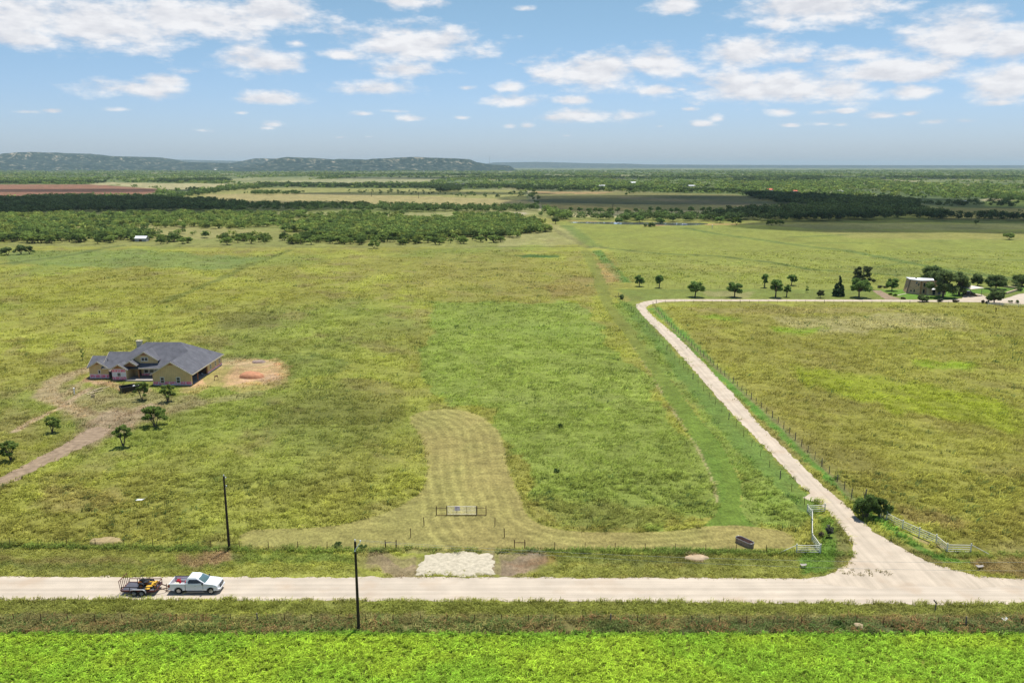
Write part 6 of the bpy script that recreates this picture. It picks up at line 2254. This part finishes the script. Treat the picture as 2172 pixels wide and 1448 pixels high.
    b = MB(); b.box(-.4, .0, -.22, .22, .36, .50); b.build('seat_base', M['orange'], m)
    rp = MB()
    for y in (-.42, .42):
        rp.tube((-.68, y, .45), (-.78, y, 1.25), .025)
    rp.tube((-.78, -.42, 1.25), (-.78, .42, 1.25), .025)
    rp.build('roll_bar', M['black_steel'], m)


trailer()


# ------------------------------------------------------------------ poles and their wires
def utility_pole(bx, by, ty, label, kind):
    p = G(bx, by)
    h = top_z(p[0], p[1], ty)
    t = thing('utility_pole', label, 'utility pole', (p[0], p[1], 0), group='creosoted poles along the road')
    b = MB(); b.tube((0, 0, -1), (0, 0, h), .175, .115, 14); b.build('pole', M['pole_wood'], t)

    def insulator(x, y, z):
        i = MB(); i.lathe([(.001, z), (.025, z), (.025, z + .10), (.07, z + .12), (.04, z + .15), (.075, z + .17), (.045, z + .21), (.06, z + .24), (.001, z + .26)], c=(x, y, 0), n=12)
        i.build('insulator', M['white_plastic'], t)
    insulator(0, 0, h)
    if kind == 2:
        a = MB(); a.bar((-.05, -.14, h - .95), (.55, -.1, h - .05), .08); a.bar((-.1, -.14, h - 1.0), (.06, -.14, h - .98), .1); a.build('bracket', M['white_plastic'], t)
        insulator(.56, -.1, h - .05)
    else:
        for z in (h - .3, h - 1.4):
            a = MB(); a.bar((.1, -.02, z), (.24, -.02, z), .04); a.build('bracket', M['galv'], t)
            insulator(.24, -.02, z)
        g = MB(); g.tube((.15, -.02, 0), (.12, -.02, h - 1.4), .012, n=5); g.build('ground_wire', M['galv'], t)
    return p, h


pa, ha = utility_pole(486.5, 1166, 1010, 'tall black pole at the lot corner beyond the road, with insulators down its side', 1)
pb, hb = utility_pole(761, 1336, 1148, 'tall black pole on the near side of the road with a white angled bracket', 2)


def wire(a, b, sag, label):
    w = MB()
    n = 26
    pts = []
    for i in range(n + 1):
        u = i / n
        q = Vector(a).lerp(Vector(b), u)
        q.z -= sag * 4 * u * (1 - u)
        pts.append(q)
    for p, q in zip(pts[:-1], pts[1:]):
        w.tube(p, q, .011, n=4, cap=False)
    tag(w.build('power_line', M['galv']), label, 'wire', 'overhead wires along the road')


wire((pb[0], pb[1], hb + .2), (104, 78.4, 10.0), 2.2, 'thin overhead wire from the pole top, upper of the two along the road')
wire((pb[0] + .56, pb[1] - .1, hb + .1), (104.5, 78.2, 8.9), 2.4, 'thin overhead wire from the white bracket, lower of the two along the road')


# ------------------------------------------------------------------ fences
def wire_fence(name, label, pts, gap, h, post_m, wires=(.35, .65, .95), every=0, r=.028, big_m=None, group=None, most=98):
    """Posts along a line on the ground with thin wires; each post a part of its own."""
    p = [np.array(q, float) for q in pts]
    t = thing(name, label, 'fence', (p[0][0], p[0][1], 0), 0, group)
    L = sum(np.linalg.norm(b - a) for a, b in zip(p[:-1], p[1:]))
    n = min(most, max(2, int(round(L / gap)) + 1))
    d = densify(p, L / 400, False)
    s = np.concatenate([[0], np.cumsum(np.linalg.norm(np.diff(d, axis=0), axis=1))])
    tm = MB(); tm.bar((0, 0, -.3), (0, 0, h), r * 1.6, r * 1.6); tm.bar((r, 0, .05), (r, 0, h - .05), r * .8, r * 2.2)
    me = tm.mesh('post', post_m)
    bm_ = MB(); bm_.tube((0, 0, -.3), (0, 0, h * 1.12), .085, .075, 8)
    mb_ = bm_.mesh('post', big_m or M['grey_wood'])
    for i in range(n):
        u = s[-1] * i / (n - 1)
        x, y = np.interp(u, s, d[:, 0]), np.interp(u, s, d[:, 1])
        o = link('post', mb_ if (every and i % every == 0) else me, t, (x - p[0][0], y - p[0][1], 0))
        o.rotation_euler = (random.uniform(-.04, .04), random.uniform(-.04, .04), random.uniform(0, 3))
    w = MB()
    for z in wires:
        for a, b in zip(p[:-1], p[1:]):
            w.tube((a[0] - p[0][0], a[1] - p[0][1], z), (b[0] - p[0][0], b[1] - p[0][1], z), .003, n=3, cap=False)
    w.build('wire', M['fence_wire'], t)
    return t


wire_fence('wire_fence', 'thin wire fence along the road from the left edge to the near gate brace', GP([(-160, 1155), (0, 1157), (486, 1164), (818, 1166)]), 3.65, 1.15, M['rust'])
wire_fence('wire_fence', 'wire fence along the road from the gate brace to the white corner fence', GP([(1113, 1166), (1400, 1169), (1690, 1173)]), 3.65, 1.15, M['rust'])
wire_fence('wire_fence', 'short wire fence slanting from the left brace up to the farm gate', GP([(841, 1165), (926, 1092)]), 3.8, 1.3, M['rust'], r=.04)
wire_fence('wire_fence', 'short wire fence slanting from the right brace up to the farm gate', GP([(1091, 1165), (1031, 1092)]), 3.8, 1.3, M['rust'], r=.04)
wire_fence('wire_fence', 'fence of wooden and steel posts between the gravel drive and the yellow pasture', GP([(1385, 648), (1420, 690), (1530, 790), (1650, 896), (1780, 1024), (1806, 1055)]), 3.3, 1.25, M['grey_wood'], every=4, r=.045)
wire_fence('wire_fence', 'wire fence along the lot side of the gravel drive', GP([(1312, 628), (1440, 770), (1560, 905), (1640, 998), (1706, 1070)]), 5.2, 1.2, M['rust'], every=6)
wire_fence('wire_fence', 'wire fence at the back of the lawn behind the row of drive trees', GP([(1356, 609), (1500, 610.5), (1700, 610), (1925, 612)]), 3.6, 1.2, M['rust'])
wire_fence('wire_fence', 'wire fence between the far stretch of drive and the yellow pasture', GP([(1392, 643), (1700, 643), (2000, 645), (2172, 650), (2300, 654)]), 3.3, 1.15, M['rust'], every=9)
wire_fence('wire_fence', 'near wire fence half lost in weeds between the road and the green crop', GP([(-200, 1319), (1086, 1320), (2172, 1328), (2400, 1330)]), 2.9, 1.0, M['rust'], every=13)
wire_fence('wire_fence', 'wire fence across the back end of the long lot before the scrub', GP([(0, 521), (560, 527), (920, 525), (1290, 524)]), 9, 1.2, M['grey_wood'])


def h_brace(bx0, bx1, by, label):
    a, b = G(bx0, by), G(bx1, by)
    t = thing('fence_brace', label, 'fence brace', (a[0], a[1], 0), group='rusty pipe braces by the gate')
    w = b[0] - a[0]
    for x in (0, w):
        p = MB(); p.tube((x, 0, -.4), (x, 0, 1.42), .05, n=10); p.build('post', M['rust'], t)
    p = MB(); p.tube((.05, 0, 1.05), (w - .05, 0, 1.05), .035, n=8); p.build('rail', M['rust'], t)


h_brace(817.5, 841, 1166, 'rusty pipe brace at the near left corner of the gate opening, by the road')
h_brace(1091, 1113, 1166, 'rusty pipe brace at the near right corner of the gate opening, by the road')


def farm_gate():
    a, b = G(926, 1092), G(1031, 1092)
    W_ = b[0] - a[0]
    t = thing('farm_gate', 'galvanised tube gate with a white sign between rusty pipe posts', 'gate', (a[0], a[1], 0))
    g0, g1 = (947.5 - 926) / 105 * W_, (1011.5 - 926) / 105 * W_
    for x in (0, g0, g1, W_):
        p = MB(); p.tube((x, 0, -.4), (x, 0, 1.36), .05 if x not in (g1,) else .065, n=10); p.build('post', M['rust'], t)
    for x0, x1 in ((.05, g0 - .05), (g1 + .05, W_ - .05)):
        p = MB(); p.tube((x0, 0, 1.08), (x1, 0, 1.08), .035, n=8); p.build('rail', M['rust'], t)
    p = MB(); p.box(0, W_, -.04, .04, .0, .05); p.build('ground_rail', M['rust'], t)
    x0, x1 = g0 + .10, g1 - .10
    l = bpy.data.objects.new('gate_leaf', None); COL.objects.link(l); l.parent = t
    f = MB()
    for z in (.16, .36, .56, .76, .96, 1.16, 1.34):
        f.tube((x0, -.02, z), (x1, -.02, z), .021 if z in (.16, 1.34) else .015, n=8)
    for x in (x0, x1):
        f.tube((x, -.02, .16), (x, -.02, 1.34), .027, n=8)
    f.build('gate_tubes', M['galv'], l)
    f = MB()
    for x in (x0 + (x1 - x0) * .33, x0 + (x1 - x0) * .67):
        f.bar((x, -.05, .16), (x, -.05, 1.32), .04, .04)
    f.build('gate_brace', M['grey_soil'] if False else M['rust'], l)
    # the sign: a white board with two lines of purple lettering and a dark square (its code is left out)
    sx0 = x0 + (x1 - x0) * .255
    s = thing('sign', 'white sign board with purple heading hung on the farm gate', 'sign', (a[0] + sx0, a[1] - .085, .70))
    b_ = MB(); b_.box(0, .74, 0, .012, 0, .64); bd = b_.build('board', M['sign_white'], s)
    for z, hgt, x0_, spans, m in ((.50, .075, .07, (.05, .04, .05, .04, -.05, .05, .04, .05, .05), 'sign_ink'), (.36, .04, .07, (.05, .03, .04, .05, .03), 'sign_dark'), (.18, .03, .08, (.04, .03, .04, -.03, .04, .03), 'sign_ink')):
        k = MB(); x_ = x0_
        for sp in spans:                      # lettering too small to read in the photograph
            if sp > 0:
                k.box(x_, x_ + sp, -.004, 0, z, z + hgt)
            x_ += abs(sp) + .015
        k.build('lettering', M[m], bd)
    return t


farm_gate()


# white pipe fences at the mouth of the drive
def pipe_fence(label, pts, h, rails, braces=(), rr=.045):
    p = [G(*q) for q in pts]
    t = thing('pipe_fence', label, 'fence', (p[0][0], p[0][1], 0), group='white pipe fences at the drive mouth')
    q = [(a[0] - p[0][0], a[1] - p[0][1]) for a in p]
    for x, y in q:
        b = MB(); b.tube((x, y, -.4), (x, y, h), .075, n=12); b.lathe([(.001, h), (.085, h), (.085, h + .05), (.001, h + .09)], c=(x, y, 0), n=12)
        b.build('post', M['white_pipe'], t)
    for (xa, ya), (xb, yb) in zip(q[:-1], q[1:]):
        d = Vector((xb - xa, yb - ya, 0)); d.normalize()
        for z in rails:
            b = MB(); b.tube((xa + d.x * .075, ya + d.y * .075, z), (xb - d.x * .075, yb - d.y * .075, z), rr, n=8)
            b.build('rail', M['white_pipe'], t)
    for (i, px, py) in braces:
        g = G(px, py)
        b = MB(); b.tube((q[i][0], q[i][1], h * .92), (g[0] - p[0][0], g[1] - p[0][1], .02), .04, n=8)
        b.build('brace', M['white_pipe'], t)
    return t


RAILS = (.28, .58, .88, 1.18)
pipe_fence('white pipe fence with slanted brace at the road corner left of the drive mouth', [(1689, 1174.5), (1739.5, 1174.5), (1722, 1150), (1722, 1120), (1722, 1100), (1712, 1089), (1749, 1087)], 1.34, RAILS, [(0, 1648, 1174)])
pipe_fence('long white pipe fence from the dark bush down the right side of the drive mouth', [(1866, 1099), (1880, 1105), (1914, 1122.5), (1949, 1138.5), (1985, 1154), (2008, 1173), (2058, 1174)], 1.36, RAILS, [(6, 2101, 1176.5)])
pipe_fence('low white rail fence at the far end of the drive by the parking area', [(2095, 648), (2125, 649.5), (2160, 651), (2200, 653)], 1.2, (.6, 1.0), (), .05)


# bushes at the drive mouth
lone('shrub', 1836, 1100, 1040, 52, 3600, .18, 90, 'tall dark leafy bush standing at the bend where the long white fence begins', 'shrub_leaf')
lone('shrub', 1868, 1098, 1047, 40, 3000, .18, 91, 'green bush with pale spots growing through the end of the long white fence', 'shrub_leaf')
lone('shrub', 1757, 1138, 1107, 17, 900, .12, 92, 'dead grey brush clump inside the white corner fence', 'grey_leaf')
lone('shrub', 1741, 1140, 1126, 16, 500, .12, 93, 'low straw coloured clump beside the dead brush inside the corner fence', 'dry_leaf')
lone('shrub', 1189, 906, 896, 13, 500, .16, 94, 'small dark weed clump in the tall grass, the higher of two', 'shrub_leaf')
lone('shrub', 1181, 1001, 991, 13, 500, .14, 95, 'small dark weed clump in the tall grass, the lower of two', 'shrub_leaf')
lone('shrub', 716, 1160, 1148, 30, 900, .14, 96, 'leafy green weed bush on the fence left of the near pole', 'shrub_leaf')
lone('shrub', 770, 1163, 1154, 24, 700, .14, 97, 'leafy green weed bush on the fence right of the near pole', 'shrub_leaf')
lone('shrub', 1776, 1330, 1313, 40, 1600, .14, 98, 'dark bushy weed beside the pale soil heap at the near fence', 'shrub_leaf')
p = G(1834, 1072)
st_ = thing('wooden_stump', 'broken pale wooden post sticking out of the tall dark bush', 'stump', (p[0], p[1] + .3, 0))
b = MB(); b.tube((0, 0, -.2), (.25, .1, 2.4), .13, .09, 8); b.build('trunk', M['grey_wood'], st_)
b = MB(); b.tube((.05, 0, .9), (-.2, 0, 2.0), .07, .04, 7); b.build('branch', M['grey_wood'], st_)

# broken post by the road in the foreground
p = G(1982.5, 1296)
st_ = thing('broken_post', 'dark bent broken wooden post at the near edge of the road', 'post', (p[0], p[1], 0))
b = MB(); b.tube((0, 0, -.3), (.07, 0, 1.05), .075, .065, 9); b.build('shaft', M['grey_wood'], st_)
b = MB(); b.tube((.09, 0, .98), (-.22, .02, 1.38), .085, .075, 9); b.build('broken_top', M['grey_wood'], st_)
post_simple('fence_post', 2112, 661.5, 652.5, .13, M['pole_wood'], 'single thick dark post in the pasture below the round oak', 'post')


# ------------------------------------------------------------------ stock tank
def stock_tank():
    a, b_ = G(1569.5, 1150), G(1589, 1159)
    c = (a + b_) / 2
    ang = math.atan2(b_[1] - a[1], b_[0] - a[0])
    t = thing('stock_tank', 'long oval steel stock tank on the mown grass', 'stock tank', (c[0], c[1], 0), ang)
    L, r, h = 1.15, .47, .66

    def oval(L, r, z, n=12):
        return [(L - .0 + r * math.cos(x), r * math.sin(x), z) for x in np.linspace(-math.pi / 2, math.pi / 2, n)] + [(-L + r * math.cos(x), r * math.sin(x), z) for x in np.linspace(math.pi / 2, 3 * math.pi / 2, n)]
    L -= r * .6
    o0, o1, i1, i0 = oval(L, r, 0), oval(L, r + .02, h), oval(L, r - .02, h), oval(L, r - .05, .08)
    n = len(o0)
    V = o0 + o1 + i1 + i0
    F = []
    for k in range(3):
        F += [(k * n + i, k * n + (i + 1) % n, (k + 1) * n + (i + 1) % n, (k + 1) * n + i) for i in range(n)]
    MB().add(V, F).build('wall', M['tank'], t)
    b = MB(); b.add(oval(L, r - .05, .081), [tuple(range(n))]); b.build('bottom', M['tank_in'], t)
    b = MB()
    pr = oval(L, r + .01, h + .015)
    for i in range(n):
        b.tube(pr[i], pr[(i + 1) % n], .032, n=6, cap=False)
    b.build('rim', M['galv'], t)
    for z in (.2, .42):
        b = MB(); pr = oval(L, r + .012, z)
        for i in range(n):
            b.tube(pr[i], pr[(i + 1) % n], .014, n=5, cap=False)
        b.build('rib', M['tank'], t)


stock_tank()


# ------------------------------------------------------------------ stone house and carport
def stone_house():
    P0, P1, P2 = G(1923, 622), G(1951.5, 625.3), G(1990, 625)
    P3, P4 = P2 + np.array((1.8, 5.0)), P0 + np.array((1.6, 6.5))
    base = [P0, P1, P2, P3, P4]
    c = sum(base) / 5
    t = thing('stone_house', 'two storey tan stone house with sloped walls and white roof behind the great oak', 'house', (c[0], c[1], 0))
    h = 5.3
    rel = [q - c for q in base]
    top = [q * k for q, k in zip(rel, (.80, .90, .86, .86, .86))]
    b = MB(); b.hexa([(x, y, -.1) for x, y in rel], [(x, y, h) for x, y in top]); b.build('wall', M['stone'], t)
    b = MB(); b.hexa([(x * 1.06, y * 1.06, h) for x, y in top], [(x * 1.05, y * 1.05, h + .2) for x, y in top])
    rf = b.build('roof', M['metal_roof'], t)
    k = MB(); k.box(top[0][0] + 2.4, top[0][0] + 2.8, 1.0, 1.4, h + .2, h + .6); k.build('roof_vent', M['black_steel'], rf)

    def on_face(i, u, z0, z1, w, name='window'):
        a, d = np.array(rel[i]), np.array(rel[i + 1])
        a2, d2 = np.array(top[i]), np.array(top[i + 1])
        def pt(uu, z, off):
            k = z / h
            q = (a + (d - a) * uu) * (1 - k) + (a2 + (d2 - a2) * uu) * k
            nn = np.array((d[1] - a[1], -(d[0] - a[0]))); nn = nn / np.linalg.norm(nn)
            return (q[0] + nn[0] * off, q[1] + nn[1] * off, z)
        L = np.linalg.norm(d - a)
        du = w / 2 / L
        cs = [(u - du, z0), (u + du, z0), (u + du, z1), (u - du, z1)]
        f = MB(); f.hexa([pt(x, z, -.05) for x, z in cs], [pt(x, z, .06) for x, z in cs])
        w_ = f.build(name, M['trim'], t)
        di = du * .8
        cs = [(u - di, z0 + .12), (u + di, z0 + .12), (u + di, z1 - .12), (u - di, z1 - .12)]
        f = MB(); f.hexa([pt(x, z, .062) for x, z in cs], [pt(x, z, .075) for x, z in cs]); f.build('pane', M['glass'], w_)
    on_face(0, .28, .7, 1.9, .75); on_face(0, .52, .7, 1.9, .75); on_face(0, .62, 3.0, 4.9, .8); on_face(0, .80, 3.2, 4.4, .7)
    on_face(1, .18, .5, 2.2, 1.1); on_face(1, .2, 3.0, 4.6, 1.1); on_face(1, .55, 3.0, 4.6, 1.1)
    b = MB()
    q = rel[1]; q2 = top[1]
    b.bar((q[0], q[1], 0), (q2[0], q2[1], h), .35); b.build('corner_post', M['raw_wood'], t)
    b = MB(); b.bar((rel[0][0] - .1, rel[0][1], 0), (top[0][0] - .15, top[0][1], h), .3); b.build('corner_post', M['foundation'], t)
    # low annex of pale stone
    A0, A1 = G(1968.5, 627.2) - c, G(2006.5, 625.4) - c
    b = MB(); b.hexa([(A0[0], A0[1], -.1), (A1[0], A1[1], -.1), (A1[0] + .6, A1[1] + 5, -.1), (A0[0] + .6, A0[1] + 4.5, -.1)],
                     [(A0[0] + .1, A0[1] + .6, 2.95), (A1[0] - .3, A1[1] + .6, 2.95), (A1[0] + .3, A1[1] + 5, 3.0), (A0[0] + .6, A0[1] + 4.5, 3.0)])
    an = b.build('annex', M['pale_stone'], t)
    d = A1 - A0
    for u in (.28, .58):
        q = A0 + d * u
        b = MB(); b.hexa([(q[0] - .75, q[1] + .06, .35), (q[0] + .75, q[1] + .02, .35), (q[0] + .75, q[1] + .3, .35), (q[0] - .75, q[1] + .3, .35)],
                         [(q[0] - .75, q[1] + .42, 2.4), (q[0] + .75, q[1] + .38, 2.4), (q[0] + .75, q[1] + .8, 2.4), (q[0] - .75, q[1] + .8, 2.4)])
        w_ = b.build('annex_window', M['glass'], an)
        b = MB(); b.hexa([(q[0] - .95, q[1] - .5, 2.25), (q[0] + .95, q[1] - .5, 2.25), (q[0] + .95, q[1] + .6, 2.62), (q[0] - .95, q[1] + .6, 2.62)],
                         [(q[0] - .95, q[1] - .5, 2.31), (q[0] + .95, q[1] - .5, 2.31), (q[0] + .95, q[1] + .6, 2.70), (q[0] - .95, q[1] + .6, 2.70)])
        b.build('awning', M['white_trim'], w_)


stone_house()


def carport():
    c = G(2062, 622)
    t = thing('carport', 'open carport with flat pale roof between the oaks and the parking area', 'carport', (c[0], c[1], 0))
    cs = [G(2035, 608.5, 3.0) - c, G(2059, 614.3, 2.8) - c, G(2087.5, 611.5, 2.8) - c, G(2046, 603.5, 3.0) - c]
    zs = (3.0, 2.8, 2.8, 3.0)
    b = MB(); b.hexa([(q[0], q[1], z) for q, z in zip(cs, zs)], [(q[0], q[1], z + .22) for q, z in zip(cs, zs)])
    b.build('roof', mat('cream_roof', (.72, .62, .50), .6, var=.06), t)
    m = sum(cs) / 4
    for q, z in zip(cs, zs):
        k = m + (q - m) * .86
        b = MB(); b.tube((k[0], k[1], -.1), (k[0], k[1], z), .09, n=8); b.build('post', M['grey_wood'], t)
    # car beneath
    v = thing('parked_car', 'dark car parked in the shade under the carport', 'car', (c[0] + m[0], c[1] + m[1], 0), R(14))
    prof = [(-2.2, .45), (-2.25, .85), (-1.9, .98), (1.2, .98), (2.1, .80), (2.25, .55), (2.2, .35), (-2.1, .35)]
    b = MB(); b.prism(prof, 'y', -.88, .88); b.build('body', M['car_dark'], v, bevel=.06)
    b = MB(); b.hexa([(-1.8, -.8, .98), (1.15, -.8, .98), (1.15, .8, .98), (-1.8, .8, .98)], [(-1.35, -.62, 1.5), (.35, -.62, 1.5), (.35, .62, 1.5), (-1.35, .62, 1.5)])
    b.build('cabin', M['tint'], v, bevel=.05)
    for x in (-1.35, 1.4):
        for s in (-1, 1):
            wheel(v, x, s * .82, .32, .2, s, M['rim'])
    for s in (-1, 1):
        b = MB(); b.box(2.12, 2.24, s * .72 - .16, s * .72 + .16, .58, .72); b.build('headlight', M['lamp'], v)


carport()


def stone_wall(label, pts, h, w=.45):
    p = GP(pts)
    o = MB()
    for i in range(len(p) - 1):
        a, b = p[i] - p[0], p[i + 1] - p[0]
        e = (b - a) / np.linalg.norm(b - a) * .1 if i else 0
        o.bar((a[0], a[1], h / 2), (b[0], b[1], h / 2), w, h + .003 * i)
    q = o.build('stone_wall', M['pale_stone'])
    q.location = (p[0][0], p[0][1], 0)
    tag(q, label, 'wall')


stone_wall('low tan stone wall along the parking area near the right photo edge', [(2134, 624), (2165, 614.5), (2146, 611.5), (2118, 607)], .75)
stone_wall('low curved stone kerb wall in front of the carport', [(2036, 620.5), (2052, 621.5), (2064, 625), (2074, 629)], .45)


# ------------------------------------------------------------------ far buildings, mast, far poles
def barn(px, py, wpx, hpx, roof, label, depth=10, kind='barn', wall='barn_wall'):
    c = G(px, py)
    zc = c[1] * math.cos(PITCH) + CAM_H * math.sin(PITCH)
    w, h = wpx * zc / FOCAL, hpx * zc / FOCAL
    t = thing(kind, label, kind, (c[0], c[1], 0))
    b = MB(); b.box(-w / 2, w / 2, 0, depth, -.2, h * .6); b.build('wall', M[wall], t)
    r = MB()
    r.hexa([(-w * .53, -.5, h * .57), (w * .53, -.5, h * .57), (w * .53, depth * .5, h), (-w * .53, depth * .5, h)], [(-w * .53, -.5, h * .57 + .2), (w * .53, -.5, h * .57 + .2), (w * .53, depth * .5, h + .2), (-w * .53, depth * .5, h + .2)])
    r.hexa([(-w * .53, depth * .5 + .01, h), (w * .53, depth * .5 + .01, h), (w * .53, depth + .5, h * .57), (-w * .53, depth + .5, h * .57)], [(-w * .53, depth * .5 + .01, h + .2), (w * .53, depth * .5 + .01, h + .2), (w * .53, depth + .5, h * .57 + .2), (-w * .53, depth + .5, h * .57 + .2)])
    r.build('roof', M[roof], t)
    d = MB(); d.box(-w * .12, w * .12, -.06, 0.0, 0, h * .42); d.build('door', M['dark_room'], t)


barn(298, 512.5, 24, 11, 'metal_roof', 'small white roofed shed standing in the scrub at the left', 4, 'shed')
barn(1343, 391, 13, 5, 'metal_roof', 'pale grey barn far off above the brown field, nearest the photo middle', 22)
barn(1275, 398.5, 18, 5.5, 'metal_roof', 'long white roofed barn among trees at the back of the brown field', 18)
barn(1635, 406.5, 11, 6, 'red_roof', 'house with bright red roof at the edge of the dark wood', 14, 'house', 'white_trim')
barn(1688, 408, 9, 4, 'red_roof', 'small orange roofed building right of the red roofed house', 12, 'house', 'white_trim')
barn(1781, 408.5, 15, 4.5, 'metal_roof', 'white roofed barn behind the dark wood', 14)
barn(2046, 432.5, 17, 6.5, 'metal_roof', 'white roofed barn at the right end of the dark wood', 14)
barn(2163, 411, 12, 5, 'metal_roof', 'white topped red barn far off at the right photo edge', 14, 'barn', 'red_roof')
barn(975, 396.5, 18, 7, 'shingle', 'dark roofed house in the tree line behind the far olive field', 16, 'house')
barn(1040, 397, 13, 4.5, 'metal_roof', 'white roofed barn right of the dark roofed house in the tree line', 14)
barn(1468, 396, 14, 3, 'metal_roof', 'flat white building far off beyond the brown field', 16)
barn(375, 360, 11, 3.2, 'metal_roof', 'tiny white barn on the plain below the left hill', 60)
barn(452, 362, 12, 2.6, 'metal_roof', 'tiny pale barn on the plain between the two hills', 60)
barn(22, 361, 13, 3.2, 'red_roof', 'tiny red roofed barn on the plain at the left photo edge', 60, 'barn', 'white_trim')


def mast():
    d = 7600.0
    x = (1038.5 - 1086) / FOCAL * (d * math.cos(PITCH) + CAM_H * math.sin(PITCH))
    h = top_z(x, d, 331)
    t = thing('radio_mast', 'thin radio mast rising over the horizon right of the flat topped hill', 'mast', (x, d, 0))
    b = MB()
    for a in range(3):
        q = 2 * math.pi * a / 3
        b.tube((.8 * math.cos(q), .8 * math.sin(q), -1), (.7 * math.cos(q), .7 * math.sin(q), h), .30, n=5)
    z = 0
    while z < h - 3:
        for a in range(3):
            q, q2 = 2 * math.pi * a / 3, 2 * math.pi * (a + 1) / 3
            b.tube((.8 * math.cos(q), .8 * math.sin(q), z), (.8 * math.cos(q2), .8 * math.sin(q2), z + 3), .16, n=4, cap=False)
        z += 3
    b.build('lattice', M['grey_rim'], t)
    b = MB(); b.tube((0, 0, h), (0, 0, h + 4), .2, n=5); b.build('aerial', M['grey_rim'], t)


mast()


def far_pole(px, py, ty, label):
    p = G(px, py)
    h = top_z(p[0], p[1], ty)
    t = thing('utility_pole', label, 'utility pole', (p[0], p[1], 0))
    b = MB(); b.tube((0, 0, -1), (0, 0, h), .28, .2, 8); b.build('pole', M['pole_wood'], t)
    b = MB(); b.box(-1.4, 1.4, -.08, .08, h - .9, h - .7); b.build('crossarm', M['pole_wood'], t)


far_pole(1299.5, 451, 433, 'dark utility pole among the tree row beyond the pond')
far_pole(888, 421, 408, 'utility pole standing in the far olive field')
far_pole(788, 417, 406, 'thin utility pole in the far olive field left of the other')

# small boat on the pond and a pale stand on the pasture before it
def boat():
    p = G(1452, 476.6)
    t = thing('boat', 'small white boat afloat on the stock pond', 'boat', (p[0], p[1], .02), R(8))
    secs = [(-2.2, .7, .1), (-1, .95, .0), (.8, .9, .0), (2.0, .45, .15), (2.7, .04, .4)]
    V, F = [], []
    for x, w, k in secs:
        V += [(x, -w, .75), (x, -w * .6, k), (x, w * .6, k), (x, w, .75), (x, w * .85, .72), (x, w * .5, .25 + k * .5), (x, -w * .5, .25 + k * .5), (x, -w * .85, .72)]
    for j in range(len(secs) - 1):
        for i in range(8):
            F.append((j * 8 + i, j * 8 + (i + 1) % 8, (j + 1) * 8 + (i + 1) % 8, (j + 1) * 8 + i))
    F += [tuple(range(7, -1, -1)), tuple(range(32, 40))]
    MB().add(V, F).build('hull', M['white_plastic'], t)
    b = MB(); b.box(-.9, -.5, -.7, .7, .5, .58); b.build('seat', M['grey_wood'], t)


boat()


def stand():
    p = G(1510.5, 485.2)
    h = 2.9
    t = thing('feeder_stand', 'small pale leggy stand on the green pasture in front of the pond', 'stand', (p[0], p[1], 0))
    for k in range(3):
        a = 2 * math.pi * k / 3 + .5
        b = MB(); b.tube((math.cos(a) * .9, math.sin(a) * .9, -.1), (math.cos(a) * .25, math.sin(a) * .25, h - .9), .07, n=6); b.build('leg', M['galv'], t)
    b = MB(); b.lathe([(.001, h - 1.0), (.35, h - .8), (.4, h - .2), (.05, h), (.001, h)], n=14); b.build('drum', M['galv'], t)


stand()
